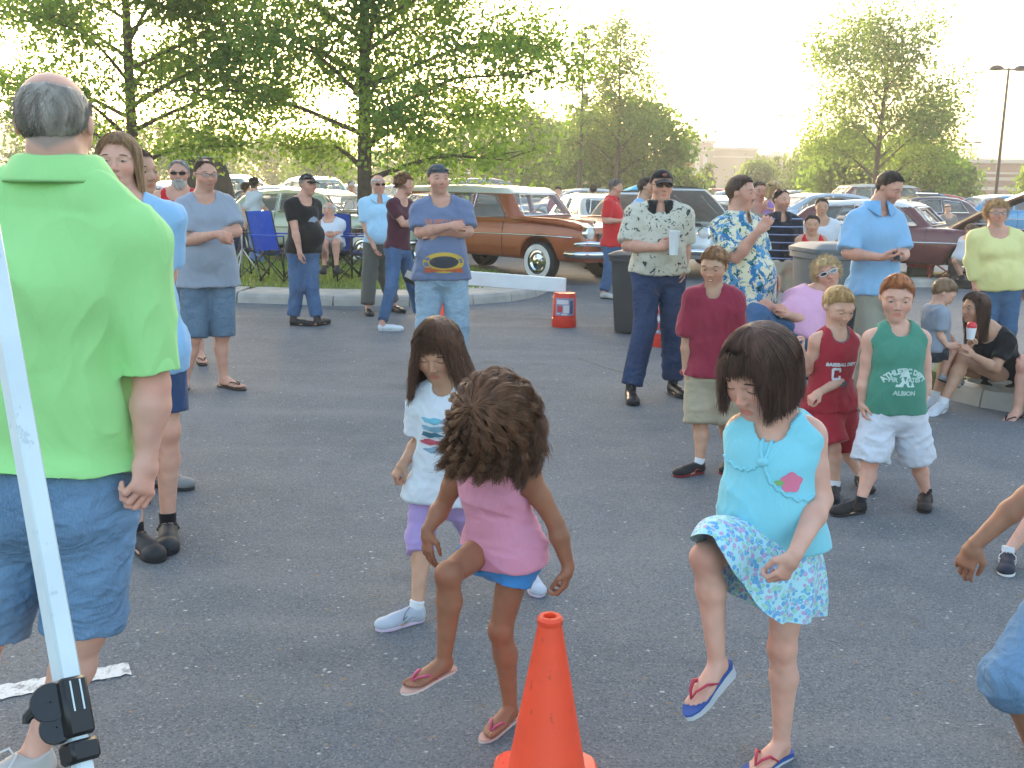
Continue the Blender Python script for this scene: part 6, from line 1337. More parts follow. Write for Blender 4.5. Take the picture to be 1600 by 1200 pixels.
# ---- 24, 25, 26
m24 = person('small boy in a grey tee crouching beside the kerb with his back half turned', 7.35, 1.10, h=(1474, 458), hy=75, hp=35, HH=.205, n=(1462, 482), p=(1462, 545), ty=95, nd=0,
  arms=(dict(e=(1468, 522, -.1), w=(1480, 540, -.4), t=(1492, 540, -.1), curl=.4), dict(e=(1478, 520, .2), w=(1492, 538, -.2))),
  legs=(dict(free=1, k=(1486, 548, -.05), a=(1474, 586, -.02), toe=(1490, 592, 0)), dict(free=1, k=(1490, 545, .0), a=(1480, 582, .05), toe=(1496, 588, 0))),
  top=dict(m=grey_tee, o=.022, hem=.02, sl=.42, se=.03), bot=dict(name='shorts', m=CL('dark grey cotton', '#41454c'), t=.95, le=.045), shoes=('sneaker', dict(col='#999999')), hairs=('boy', '#7d6248', dict(n=500, wr=.0015)), skin='fair')
m25 = person('woman in a black tee and tan shorts sitting on the kerb, hugging a red drink', 7.3, 1.68, h=(1524, 482), hy=-78, hp=2, n=(1545, 517), p=(1568, 590), ty=-40, py=-62, bust=1, pd=.05,
  arms=(dict(sh=(1524, 532), e=(1516, 570, -.2), w=(1512, 548, -.8), t=(1516, 535, -.2), curl=.8), dict(sh=(1570, 535), e=(1556, 576, -.5), w=(1520, 556, -.8), t=(1512, 545, -.1), curl=.7)),
  legs=(dict(free=1, k=(1480, 566, .02), a=(1462, 618, -.03), toe=(1448, 628, -.05)), dict(free=1, k=(1506, 560, -.08), a=(1474, 628, -.14), toe=(1456, 640, -.10))),
  top=dict(m=CL('black cotton', '#17181b'), o=.016, hem=.03, sl=.34, nh=.075, vee=1), bot=dict(name='shorts', m=CL('tan twill', '#a19c90'), t=.62, le=.03, o=.014), shoes=('sneaker', dict(col='#c4c8cf', sole='#d0d0d0', sock='#d8dce2')),
  hairs=('long', '#5a4032', dict(n=1600, wr=.0016, drop=.85)), skin='tan', brow='#3d2a20')
m26 = person('older woman with short blonde hair in a pale yellow cardigan and jeans', 8.6, 1.68, h=(1557, 334), hy=-5, n=(1557, 362), p=(1560, 452), ty=-2, bust=1.1, b=1.18, belly=.4,
  arms=(dict(e=(1519, 408, .1), w=(1524, 446, -.3)), dict(e=(1597, 408, .1), w=(1600, 443, -.2))), legs=({}, {}),
  top=dict(m=CL('yellow knit', '#ddd694', var=.05), o=.020, hem=.0, sl=.9, se=.02, nh=.07), bot=dict(name='jeans', m=jean_m, t=1.93, le=.03), shoes=('canvas', dict(col='#c0c0c0')), hairs=('curlyshort', '#b18d5f', dict(n=1500, wr=.0015)), skin='red', glasses='clear')
# ---- 27 long haired girl
m27 = person('girl with long brown hair and bangs in a white printed tee and lilac capris', 3.6, 1.18, h=(684, 549), hy=-12, hp=24, HH=.222, n=(700, 602), p=(690, 768), ty=-20, nd=.02,
  arms=(dict(sh=(660, 632), e=(655, 690, .1), w=(632, 722, -.5), t=(618, 742, -.2), curl=.9, pn=(.5, .3, -.5)), dict(sh=(738, 628), e=(752, 700, .3), w=(752, 748, -.2))),
  legs=(dict(k=(657, 838, .05), heel=(664, 968), toe=(606, 982)), dict(k=(745, 845, .0), heel=(824, 905), toe=(853, 950))),
  top=dict(m=CL('white jersey', '#d5dbe3', var=.03, pattern=None), o=.020, hem=.045, sl=.40, se=.03, fl=.012, nh=.062, fold=.009), bot=dict(name='capris', m=CL('lilac leggings', '#ad95c8'), t=1.25, le=.014, o=.010, fold=.004),
  shoes=('sneaker', dict(col='#b4bcc9', sole='#c9b7cf', sock='#e2e6ec', accent='#868ea0')), hairs=('longbang', '#523626', dict(n=4200, wr=.0011, seed=4, drop=.85, flare=.20, strand_col='#5d3d2a', wave=.035, sway=(.03, 0, 0))), skin='tan', lid=.85, brow='#38231a')
for i, (w_, z, c) in enumerate(((.10, .30, '#6fb2c6'), (.13, .27, '#7fa9bd'), (.09, .245, '#3d6f86'), (.12, .215, '#c0566a'), (.10, .185, '#7f9fb4'))):
    pl = [(math.cos(a)*w_/2*(1+.2*math.sin(3*a+i)), math.sin(a)*.011*(1+.3*math.cos(5*a+i))) for a in np.arange(18)*2*math.pi/18]
    print_shape(m27, [(pl, 0)], [c], .012*math.sin(i*2), z)
# ---- 28 curly girl
m28 = person('girl with a big curly mane, pink tank top and blue shorts, knee lifted', 2.85, 1.12, h=(774, 668), hy=-22, hp=62, HH=.205, n=(768, 722), p=(786, 858), ty=-30, py=-42, nd=-.03, hd_=-.10, sw=.96,
  arms=(dict(sh=(722, 728), e=(692, 790, .2), w=(668, 828, -.4), t=(668, 865, -.2), curl=.25, pn=(.6, .5, 0), spread=.4), dict(sh=(820, 735), e=(868, 818, .1), w=(888, 885, -.2), t=(880, 925, -.2), curl=.6, pn=(-.8, .3, 0))),
  legs=(dict(free=1, k=(700, 898, -.24), a=(694, 1030, -.22), toe=(648, 1052, -.07)), dict(k=(782, 985, -.02), heel=(806, 1122), toe=(770, 1148))),
  top=dict(m=pink, o=.014, hem=.045, tank=.04, sl=0, nh=.066, nd=.01, fold=.006, fr=12, fs=(.5, .5, 2.6), ah=.78, fl=.006), bot=dict(name='shorts', m=CL('blue shorts', '#3f86c4'), t=.36, le=.022, o=.014, fold=.005),
  shoes=('flipflop', dict(col='#c49a8c', sole='#cfc4bd', accent='#b8456a')), hairs=('mane', '#301e17', dict(n=9000, wr=.0010, puff=.26, flare=.40, wave=.02, strand_col='#6f4a33', sway=(-.05, -.02, 0), seed=6)), skin='brown', lid=.9, brow='#1d120e')
# ---- 29 teal girl
m29 = person('girl with brown bob, aqua top and floral skirt standing on one leg in flip-flops', 2.72, 1.22, h=(1188, 586), hy=-52, hp=26, HH=.232, n=(1212, 660), p=(1205, 842), ty=-22, py=-35, b=1.08, belly=.35,
  arms=(dict(sh=(1162, 676), e=(1150, 760, .6), w=(1160, 820, .4)), dict(sh=(1262, 682), e=(1284, 780, 0, -.04), w=(1242, 866, 0, -.17), t=(1218, 905, -.1), curl=.75, pn=(-.5, .5, -.3))),
  legs=(dict(free=1, k=(1102, 872, -.16), a=(1120, 1032, -.16), toe=(1074, 1092, -.10)), dict(k=(1222, 1012, -.01), heel=(1230, 1180), toe=(1185, 1206))),
  top=dict(m=teal, o=.021, hem=.01, tank=.02, sl=0, nh=.070, nd=.035, fold=.006, fl=.01, ah=.72), skirt=dict(m=floral, hem=[(0, 1286, 962, .02), (35, 1262, 972, -.12), (65, 1225, 978, -.17), (88, 1185, 950, -.19), (108, 1150, 898, -.21), (124, 1128, 856, -.23), (146, 1096, 832, -.22), (168, 1076, 842, -.12), (190, 1100, 868, -.02), (220, 1128, 922, .06), (255, 1175, 945, .13), (300, 1235, 955, .14), (335, 1275, 960, .10)]), 
  shoes=('wedge', dict(col='#2a4f94', sole='#b8bcc0', accent='#b0304a')), hairs=('bob', '#46302a', dict(n=4200, wr=.001, strand_col='#573c30', seed=9)), skin='pink', lid=.9, brow='#35231c')
# ---- 30, 31, 32: people cut by the right edge
m30 = person('child at the right edge reaching in with a brown arm, denim knee raised', 2.75, 1.25, h=(1790, 560), n=(1770, 650), p=(1760, 850), ty=-50, hy=-60, arms=(dict(sh=(1690, 700), e=(1602, 778, -.1), w=(1524, 850, -.3), t=(1496, 905, -.1), curl=.45, pn=(.7, .5, .2)), None),
  legs=(dict(free=1, k=(1580, 1062, -.1), a=(1622, 1185, .05), toe=(1590, 1230, -.1)), dict(k=(1760, 1010), heel=(1780, 1200), toe=(1740, 1240))),
  top=dict(m=pink, sl=.25), bot=dict(name='capris', m=jean_s, t=1.12, le=.035, o=.02), shoes=('canvas', dict(col='#222222')), hairs=('long', '#2c1a14', {}), skin=(.33, .155, .09))
m31 = person('child at the right edge whose white and navy sneaker steps into view', 4.25, 1.2, h=(1700, 500), n=(1700, 560), p=(1690, 700), ty=-20, arms=(None, None), legs=(dict(k=(1640, 780), heel=(1573, 878), toe=(1572, 896)), dict(k=(1720, 780), heel=(1730, 880), toe=(1720, 900))),
  top=dict(m=white_c, sl=.4), bot=dict(name='shorts', m=khaki, t=.8), shoes=('sneaker', dict(col='#1f2433', sole='#d0d0d0', sock='#d8dce2', accent='#c8c8cc')), hairs=('boy', '#5a4030', {}), skin='pink')
m32 = person('seated person at the right edge, hand on the knee above a black flip-flop', 7.2, 1.66, h=(1660, 470), n=(1655, 505), p=(1650, 590), ty=-50, hy=-50, arms=(dict(sh=(1635, 515), e=(1622, 560, -.1), w=(1600, 560, -.6), t=(1592, 566, -.3), curl=.4), None),
  legs=(dict(free=1, k=(1600, 572, -.3), a=(1590, 640, -.3), toe=(1572, 652, -.12)), dict(free=1, k=(1630, 570, -.3), a=(1625, 645, -.3), toe=(1610, 655, -.1))),
  top=dict(m=white_c, sl=.3), bot=dict(name='shorts', m=CL('grey cotton', '#6f7277'), t=.7), shoes=('flipflop', dict(col='#1b1a1c', sole='#141414')), hairs=('short', '#5a4030', {}), skin='pink')
# ---------------------------------------------------------------- street props
orange = paint('cone vinyl', (1.0, .085, .03), .4, dirt=(.30, .05, .03), var=.05, spec=.45)
def cone(label, b_, H, rb, rt_, base, lean=0, group='orange traffic cones'):
    r_ = thing('traffic_cone', label, 'traffic cone', b_, group); m = MB(); b_ = np.asarray(b_, float)
    m.lathe([(rb*1.12, .018*H/.46), (rb, .045*H/.46), (rt_*1.12, H*.955), (rt_*1.22, H*.965), (rt_*1.22, H*.985), (rt_*1.0, H), (rt_*.62, H), (rt_*.60, H*.93), (rt_*.6, H*.5)], b_, 40); m.build('cone_body', orange, r_, smooth='auto')
    m = MB(); n = 40; pr = []
    for k in range(n):
        a = 2*math.pi*k/n+.4; c, s = math.cos(a), math.sin(a); q = (abs(c)**6+abs(s)**6)**(-1/6); pr.append((c*q*base/2, s*q*base/2))
    v = [b_+V(x, y, 0) for x, y in pr]+[b_+V(x, y, .022) for x, y in pr]+[b_+V(x*.95, y*.95, .032) for x, y in pr]+[b_+V(x*.6, y*.6, .036) for x, y in pr]
    f = [tuple(range(n))[::-1]]+[(i+n*k, (i+1) % n+n*k, (i+1) % n+n*(k+1), i+n*(k+1)) for k in range(3) for i in range(n)]+[tuple(range(3*n, 4*n))]; m.add(v, f); m.build('base', orange, r_, smooth='auto'); return r_
cn = G(853, 1232); cone('tall orange traffic cone in the foreground between the two dancing girls', cn, W(859, 962, cn[1])[2], .108, .0285, .29)
cone('small orange traffic cone seen between the legs of the bandana man', G(687, 503), .46, .10, .03, .26)
def bucket(label, b_, col='#d6321c'):
    r_ = thing('bucket', label, 'bucket', b_, 'orange plastic buckets used as barriers'); m = MB(); b_ = np.asarray(b_, float); k = .93
    m.lathe([(.001, 0), (.150*k, 0), (.155*k, .02), (.152*k, .10), (.146*k, .105), (.142*k, .36), (.132*k, .375), (.132*k, .39), (.10, .385), (.001, .38)], b_, 32); m.build('bucket_body', paint('bucket plastic', col, .45, var=.05), r_, smooth='auto')
    m = MB(); n = 12; v = []
    for z in (.14, .34):
        for i in range(n+1): a = -math.pi/2+(i/n-.5)*1.7; v.append(b_+V(math.cos(a)*.1385, math.sin(a)*.1385, z))
    m.add(v, [(i, i+1, n+2+i, n+1+i) for i in range(n)], 0); rr = .140
    def ap(x0, x1, z0, z1, mi):
        e = []
        for z in (z0, z1):
            for i in range(5): a = -math.pi/2+lerp(x0, x1, i/4)/rr; e.append(b_+V(math.cos(a)*rr, math.sin(a)*rr, z))
        m.add(e, [(i, i+1, 6+i, 5+i) for i in range(4)], mi)
    for x0, x1, z0, z1, mi in ((-.10, .04, .27, .32, 1), (-.09, -.03, .18, .25, 2), (-.02, .05, .17, .26, 1), (.06, .10, .16, .31, 3), (-.10, -.06, .155, .17, 1), (-.04, .03, .148, .162, 1)): ap(x0, x1, z0, z1, mi)
    m.build('label', [paint('label blue', (.30, .28, .40), .6), paint('label white', (.7, .65, .66), .6), paint('label red', (.6, .06, .06), .6), paint('label navy', (.08, .09, .2), .6)], r_, smooth=True)
    m = MB(); m.tube([b_+V(-.15, 0, .35), b_+V(-.16, -.07, .28), b_+V(-.10, -.155, .24), b_+V(0, -.17, .235), b_+V(.10, -.155, .24), b_+V(.16, -.07, .28), b_+V(.15, 0, .35)], .004, 5) if False else m.tube([b_+V(-.15, 0, .352), b_+V(-.14, .08, .33), b_+V(0, .16, .31), b_+V(.14, .08, .33), b_+V(.15, 0, .352)], .004, 5)
    m.build('handle', paint('wire', (.4, .4, .4), .4, .8), r_, smooth=True); return r_
bb = G(881, 510); bucket('orange bucket holding up the right end of the white plank', bb); bucket('orange bucket behind the legs of the man holding the cup', G(1034, 540)+V(0, 0, 0))
bucket('orange bucket half hidden behind the boy in the green tee', G(1352, 556))
r_ = thing('barrier_plank', 'long white barrier plank resting on the orange bucket and the small cone', 'plank', W(806, 445, 11.9)*V(1, 1, 1)); e1, e2 = W(884, 449, bb[1]-.02), W(672, 430, 12.35)
e1[2] = .39+.085; m = MB(); d = e2-e1; L_ = np.linalg.norm(d); dn = nrm(d); m.box((e1+e2)/2, (L_, .04, .165), np.array([dn, nrm(np.cross(UP, dn)), UP]), bev=.006); m.build('plank', paint('white paint', (.78, .80, .80), .5, var=.04), r_)
def bin_(label, b_, col, yaw=0, s=1.0, H=.98):
    r_ = thing('trash_can', label, 'trash can', b_, 'wheeled trash cans'); b_ = np.asarray(b_, float); c, sn = math.cos(R(yaw)), math.sin(R(yaw)); ax = np.array([[c, sn, 0], [-sn, c, 0], [0, 0, 1]]); m = MB(); pm = paint('bin plastic', col, .55, bmp=.2)
    def ring(hx, hy, z, r=.05): 
        o = []
        for sx, sy in ((1, 1), (-1, 1), (-1, -1), (1, -1)):
            for k in range(4):
                a = {(1, 1): 0, (-1, 1): 1, (-1, -1): 2, (1, -1): 3}[(sx, sy)]*math.pi/2+k*math.pi/6; o.append(b_+s*np.array([sx*(hx-r)+r*math.cos(a), sy*(hy-r)+r*math.sin(a), z])@ax)
        return o
    rs = [ring(.20, .21, .02), ring(.205, .215, .06), ring(.25, .28, H*.88), ring(.275, .305, H*.885), ring(.275, .305, H*.93), ring(.26, .29, H*.93)]; n = 16; v = sum(rs, [])
    m.add(v, [(i+n*k, (i+1) % n+n*k, (i+1) % n+n*(k+1), i+n*(k+1)) for k in range(5) for i in range(n)]+[tuple(range(n))[::-1]]); m.build('bin_body', pm, r_, smooth='auto')
    m = MB(); rs = [ring(.285, .315, H*.935), ring(.285, .315, H*.965), ring(.22, .25, H*1.0), ring(.12, .14, H*1.01)]; v = sum(rs, []); m.add(v, [(i+n*k, (i+1) % n+n*k, (i+1) % n+n*(k+1), i+n*(k+1)) for k in range(3) for i in range(n)]+[tuple(range(n))[::-1], tuple(range(3*n, 4*n))]); m.build('lid', pm, r_, smooth='auto')
    m = MB(); m.tube([b_+s*np.array([-.22, .34, H*.90])@ax, b_+s*np.array([.22, .34, H*.90])@ax], .016, 8); m.build('handle', pm, r_, smooth=True)
    for sx in (-1, 1): m = MB(); m.lathe([(.001, -.025), (.10, -.025), (.105, 0), (.10, .025), (.001, .025)], b_+s*np.array([sx*.235, .20, .105])@ax, 20, 0, np.array([ax[1], [0, 0, 1], ax[0]])); m.build('wheel', paint('bin wheel', (.02, .02, .02), .7), r_, smooth='auto')
    return r_
bin_('dark grey wheeled trash can left of the man holding the cup', G(986, 524)+V(.06, .25, 0), (.045, .047, .050), -20, .93, .97)
bin_('grey domed trash can left of the phone man behind the leaning woman', W(1296, 380, 9.4)*V(1, 1, 0), (.13, .145, .155), 10, .95, 1.18)
# canopy leg
A0, B0 = W(-24, 330, 1.42), W(132, 1215, 1.10); r_ = thing('canopy_leg', 'slanting white square canopy leg with a black plastic bracket at the lower left', 'canopy leg', B0)
dn = nrm(B0-A0); sx = nrm(np.cross(dn, V(0, 1, 0))); sy = np.cross(dn, sx); c45 = R(33); ax = np.array([dn, sx*math.cos(c45)+sy*math.sin(c45), sy*math.cos(c45)-sx*math.sin(c45)])
wm = paint('white powder coat', (.66, .76, .79), .35, var=.04, coat=.3, dirt=(.38, .44, .46)); E_ = B0+dn*.55; m = MB(); m.box((A0+lerp(A0, E_, .70))/2 if 0 else (A0-dn*.6+lerp(A0, B0, .86))/2, (np.linalg.norm(lerp(A0, B0, .86)-A0+dn*.6), .026, .026), ax, bev=.003); m.build('upper_tube', wm, r_, smooth='auto')
m = MB(); m.box((lerp(A0, B0, .80)+B0+dn*.6)/2, (np.linalg.norm(B0+dn*.6-lerp(A0, B0, .80)), .0205, .0205), ax, bev=.003); m.build('lower_tube', wm, r_, smooth='auto')
blk = paint('black plastic', (.012, .012, .013), .35, var=.02); Pb_ = W(100, 1112, 1.155); Pb_ = A0+dn*np.dot(Pb_-A0, dn)
m = MB(); m.box(Pb_, (.070, .034, .034), ax, bev=.004); m.build('bracket', blk, r_, smooth='auto')
m = MB(); m.box(Pb_+dn*.052, (.026, .036, .036), ax, bev=.004); m.build('collar', blk, r_, smooth='auto')
vx = nrm(np.cross(dn, ray(100, 1112))); vx = -vx if vx[0] > 0 else vx; m = MB(); 
m.lathe([(.001, -.012), (.022, -.012), (.024, 0), (.022, .012), (.001, .012)], Pb_-dn*.012+vx*.022, 24, 0, np.array([dn, vx, np.cross(dn, vx)])); m.lathe([(.001, -.010), (.018, -.010), (.020, 0), (.018, .010), (.001, .010)], Pb_+dn*.018+vx*.020, 24, 0, np.array([dn, vx, np.cross(dn, vx)]))
m.tube([Pb_-dn*.012+vx*.036, Pb_-dn*.002+vx*.050, Pb_+dn*.004+vx*.052], [.008, .006, .004], 8); m.build('lever', blk, r_, smooth='auto')
m = MB()
for k in (-.005, .006): m.box(Pb_-ray(100, 1112)/np.linalg.norm(ray(100, 1112))*.0, (.001, .001, .001), ax)
m = MB(); nb_ = ax[1] if np.dot(ax[1], ray(100, 1112)) < 0 else -ax[1]; tb_ = ax[2]
for k in (-.006, .006): m.box(Pb_-dn*.012+nb_*.0172+tb_*k, (.036, .0016, .0018), np.array([dn, nb_, tb_]))
m.build('groove_edge', wm, r_)
# folding chairs
def chair(label, b_, yaw, fab, frame=(.03, .03, .03), s=1.0, group='blue folding camp chairs'):
    r_ = thing('folding_chair', label, 'folding chair', b_, group); b_ = np.asarray(b_, float); a = R(yaw); f = V(math.sin(a), -math.cos(a), 0); sd_ = V(math.cos(a), math.sin(a), 0); P = lambda x, y, z: b_+(sd_*x+f*y+UP*z)*s
    fm = cloth('chair fabric', fab, fold=.8); mm = paint('chair frame', frame, .4, .4); w_ = .29
    def sheet(name, g, m_, th=.006):
        n = len(g); k = len(g[0]); v = [p for row in g for p in row]; nr = nrm(np.cross(v[1]-v[0], v[k]-v[0])); o_ = len(v); v = v+[p+nr*th for p in v]; fc = [(i*k+j, i*k+j+1, (i+1)*k+j+1, (i+1)*k+j) for i in range(n-1) for j in range(k-1)]; fc += [tuple(x+o_ for x in q[::-1]) for q in fc]; return mesh(name, v, fc, m_, r_)
    sheet('seat', [[P(lerp(-w_, w_, j/6), y, z-.05*math.sin(math.pi*j/6)) for j in range(7)] for y, z in ((.24, .45), (.1, .41), (-.08, .39), (-.20, .40))], fm)
    sheet('backrest', [[P(lerp(-w_, w_, j/6), y-.04*math.sin(math.pi*j/6), z) for j in range(7)] for y, z in ((-.19, .40), (-.24, .58), (-.28, .76), (-.31, .92))], fm)
    for sx in (-1, 1):
        m = MB(); m.tube([P(sx*w_, -.31, .93), P(sx*w_, -.19, .40), P(sx*w_, -.10, .02)], .011, 7); m.build('back_post', mm, r_, smooth=True)
        m = MB(); m.tube([P(sx*w_, .24, .02), P(sx*(w_+.01), .26, .62)], .011, 7); m.build('front_post', mm, r_, smooth=True)
        m = MB(); m.box(P(sx*(w_+.01), 0, .62), (.07, .56, .02), np.array([sd_, f, UP]), bev=.006); m.build('armrest', fm, r_)
        for k_ in range(2): m = MB(); m.tube([P(sx*w_, .24, .03 if k_ else .44), P(sx*w_, -.14, .44 if k_ else .03)], .009, 6); m.build('leg', mm, r_, smooth=True)
    for k_ in range(2):
        for yy in (.24, -.12): m = MB(); m.tube([P(-w_, yy, .03 if k_ else .43), P(w_, yy, .43 if k_ else .03)], .009, 6); m.build('leg', mm, r_, smooth=True)
    return r_
cb = '#1f4fae'
chair('blue folding chair seen edge-on beside the man in the black tee', W(437, 400, 15.0)*V(1, 1, 0)+V(0, 0, .14), 70, cb, s=1.1)
chair('blue folding chair with the seated man in white', W(517, 400, 15.4)*V(1, 1, 0)+V(0, 0, .14), 10, '#1b3f86', s=1.05)
chair('empty blue folding chair right of the seated man', W(552, 400, 15.2)*V(1, 1, 0)+V(0, 0, .14), -75, '#1c4488', s=1.1)
chair('dark blue folding chair behind the grey tee man', W(378, 400, 15.6)*V(1, 1, 0)+V(0, 0, .14), 60, '#22304a', s=1.05)
chair('navy folding chair with a red frame in front of the maroon hardtop', W(1480, 420, 17.6)*V(1, 1, 0), -15, '#1e2b52', (.45, .05, .03), group='red framed folding chairs'); chair('small grey low chair under the leaning woman in pink', W(1258, 520, 7.05)*V(1, 1, 0), -35, '#4a4f55', s=.86, group='low camp chairs')
r_ = thing('tripod_stand', 'thin silver tripod stand on the grass behind the grey tee man', 'tripod', W(380, 410, 14.6)*V(1, 1, 0)); b_ = W(379, 410, 14.6)*V(1, 1, 0)+UP*.14; tm = paint('tripod alloy', (.5, .5, .5), .35, .8)
m = MB(); m.tube([b_+UP*.12, b_+UP*1.15], .013, 8); m.build('pole', tm, r_, smooth=True)
for k in range(3): m = MB(); a = k*2.09+.5; m.tube([b_+UP*.5, b_+V(math.cos(a)*.33, math.sin(a)*.33, 0)], .009, 6); m.build('leg', tm, r_, smooth=True)
r_ = thing('cooler', 'red soft cooler bag with a white lid on the kerb by the red framed chair', 'cooler', W(1434, 420, 18.2)*V(1, 1, 0)); b_ = W(1438, 420, 18.2)*V(1, 1, 0)+UP*.12; m = MB(); m.box(b_+UP*.32, (.42, .30, .36), bev=.03); m.build('cooler_body', paint('cooler red', (.55, .03, .04), .6), r_); m = MB(); m.box(b_+UP*.54, (.44, .32, .06), bev=.015); m.build('lid', wht, r_); m = MB(); m.box(b_+V(0, -.158, .34), (.16, .012, .10)); m.build('pocket', wht, r_); m = MB(); m.box(b_+UP*.07, (.38, .26, .14)); m.build('crate', paint('crate', (.1, .1, .1), .7), r_)
r_ = thing('parasol', 'open cyan parasol behind the man in the red polo', 'parasol', W(990, 300, 24)*V(1, 1, 0)); b_ = W(1000, 300, 24)*V(1, 1, 0); m = MB(); m.tube([b_, b_+UP*1.58], .02, 8); m.build('pole', tm, r_); m = MB(); m.lathe([(.001, 1.62), (.15, 1.59), (.33, 1.52), (.48, 1.42), (.46, 1.42), (.3, 1.51), (.001, 1.58)], b_, 8); m.build('canopy', cloth('cyan canvas', '#1fa6c9'), r_)
# stitched pockets on the washed denim shorts
bo_ = bpy.data.objects[m1['root']['_bot']]; thr = paint('pale thread', '#9db4c6', .8)
for pts_ in (((.06, .02), (.20, .03), (.20, -.10), (.13, -.145), (.06, -.10), (.06, .02)), ((-.20, .02), (-.06, .02), (-.06, -.10), (-.13, -.145), (-.20, -.10), (-.20, .02)), ((0, .03), (.0, -.10), (-.005, -.18)), ((.215, -.05), (.20, -.22), (.215, -.36)), ((.03, .0), (.05, -.02), (.22, -.0))):
    fine_ = [(np.interp(u_, np.linspace(0, 1, len(pts_)), [p_[0] for p_ in pts_]), np.interp(u_, np.linspace(0, 1, len(pts_)), [p_[1] for p_ in pts_])) for u_ in np.linspace(0, 1, 40)]
    m = MB(); m.tube(stick(*m1['bot'], fine_, m1['pel'], m1['st'], UP, -m1['ft'], .0005), .0016, 4); m.build('stitching', thr, bo_, smooth=True)
# things held
def wr(p, i): return p['A'][i]
s0, e, w_, d, s = wr(m12, 0); cp = w_+d*.085*m12['q']; cp = W(1053, 380, cp[1]-.045); r_ = thing('paper_cup', 'tall white cup in the hand of the man in the palm-print shirt', 'cup', cp-UP*.08); m = MB(); m.lathe([(.001, -.085), (.031, -.085), (.041, .085), (.043, .088), (.041, .09), (.001, .086)], cp, 24); m.build('cup', paint('cup white', (.75, .77, .78), .5, var=.02), r_, smooth='auto')
s0, e, w_, d, s = wr(m20, 0); cp = W(1401, 398, w_[1]-.03); r_ = thing('phone', 'dark phone between the hands of the tall man in light blue', 'phone', cp); m = MB(); m.box(cp, (.055, .012, .11), np.array([nrm(V(1, .2, -.1)), nrm(V(-.1, -.6, .7)), nrm(V(.1, .7, .6))]), bev=.004); m.build('phone', blk, r_)
cp = W(1518, 512, m25['A'][0][2][1]-.05); r_ = thing('drink', 'red and white snow cone held by the woman sitting on the kerb', 'drink', cp-UP*.08); m = MB(); m.lathe([(.001, -.09), (.026, -.085), (.036, .0), (.001, .0)], cp, 18); m.build('cup', paint('cup white', (.75, .77, .78), .5, var=.02), r_, smooth='auto'); m = MB(); m.ell(cp+UP*.012, (.036, .036, .034)); m.build('ice', paint('red ice', (.75, .05, .06), .4), r_, smooth=True)
cp = W(984, 336, m11['A'][0][2][1]-.02); r_ = thing('paper', 'folded white paper in the hands of the man in the red polo', 'paper', cp); m = MB(); m.box(cp, (.02, .16, .22), np.array([nrm(V(1, .3, -.4)), nrm(V(-.3, 1, 0)), nrm(V(.4, 0, 1))])); m.build('sheet', wht, r_)
r_ = thing('phone_pouch', 'black phone pouch on the hip of the man in grey', 'pouch', W(299, 420, 7.75)); m = MB(); m.ell(W(297, 424, 7.78), (.05, .03, .055)); m.build('pouch', blk, r_, smooth=True)
r_ = thing('bag', 'small black and silver bag hanging at the hip of the maroon tee woman', 'bag', W(648, 434, 11.0)); m = MB(); m.box(W(646, 436, 11.0), (.20, .06, .12), np.array([nrm(V(1, 0, -.5)), V(0, 1, 0), nrm(V(.5, 0, 1))]), bev=.02); m.build('bag_body', blk, r_, smooth='auto'); m = MB(); m.box(W(640, 430, 10.96), (.09, .02, .07), np.array([nrm(V(1, 0, -.5)), V(0, 1, 0), nrm(V(.5, 0, 1))])); m.build('flap', tm, r_)
# details of the dancing girls' clothes
fl = m29; print_shape(fl, [([(math.cos(a)*.026*(1+.12*math.sin(5*a)), math.sin(a)*.026*(1+.12*math.sin(5*a))) for a in np.arange(20)*math.pi/10], 0), ([(-.030+math.cos(a)*.014, -.002+math.sin(a)*.007) for a in np.arange(10)*math.pi/5], 1)], ['#d9738f', '#7fae6a'], .055, .20, 'flower_patch')
print_shape(m10, [([(math.cos(a)*.17, math.sin(a)*.085) for a in np.arange(24)*math.pi/12], 0), ([(math.cos(a)*.12, .005+math.sin(a)*.05) for a in np.arange(18)*math.pi/9], 1), ([(-.16, -.085), (.16, -.085), (.15, -.04), (-.15, -.04)], 2)], ['#c9a742', '#3d4048', '#b85a35'], 0, .09, 'print')
print_text(m10, 'MUSTANGS', .005, .405, .062, '#a8766f', bold=.03); print_text(m10, 'CRUISE', .01, .36, .055, '#a8766f', bold=.03)
print_shape(m6, [([(.0+x*.08, y*.035) for x, y in ((-1, -.6), (-.6, .4), (0, 1), (.7, .5), (1, -.6), (0, -.9))], 0)], ['#8d96a3'], .02, .32, 'print')
tp_ = bpy.data.objects[fl['root']['_top']]
for nm_, pts_, r0 in (('ruffle', ((-.135, .235), (-.09, .215), (-.05, .222), (-.025, .245)), .0045), ('ruffle', ((-.02, .245), (.0, .20), (.03, .175), (.075, .155), (.11, .155)), .005), ('gather', ((-.03, .30), (-.028, .27), (-.022, .25)), .006), ('gather', ((-.005, .30), (-.012, .27), (-.018, .25)), .005), ('neck_band', ((-.075, .40), (-.07, .37), (-.04, .345), (0, .338), (.04, .345), (.065, .37)), .004)):
    fine_ = [(np.interp(u_, np.linspace(0, 1, len(pts_)), [p_[0] for p_ in pts_]), np.interp(u_, np.linspace(0, 1, len(pts_)), [p_[1] for p_ in pts_])+(.004*math.sin(u_*40) if nm_ == 'ruffle' else 0)) for u_ in np.linspace(0, 1, 26)]
    m = MB(); m.tube(stick(*fl['top'], fine_, fl['pel'], fl['st'], UP, -fl['ft'], .001), r0, 6); m.build(nm_, teal, tp_, smooth=True)
kp = stick(*fl['top'], [(-.02, .247)], fl['pel'], fl['st'], UP, -fl['ft'], .004)[0]; m = MB(); m.ell(kp, (.016, .010, .013), np.array([fl['st'], fl['ft'], UP])); m.build('knot', teal, tp_, smooth=True)
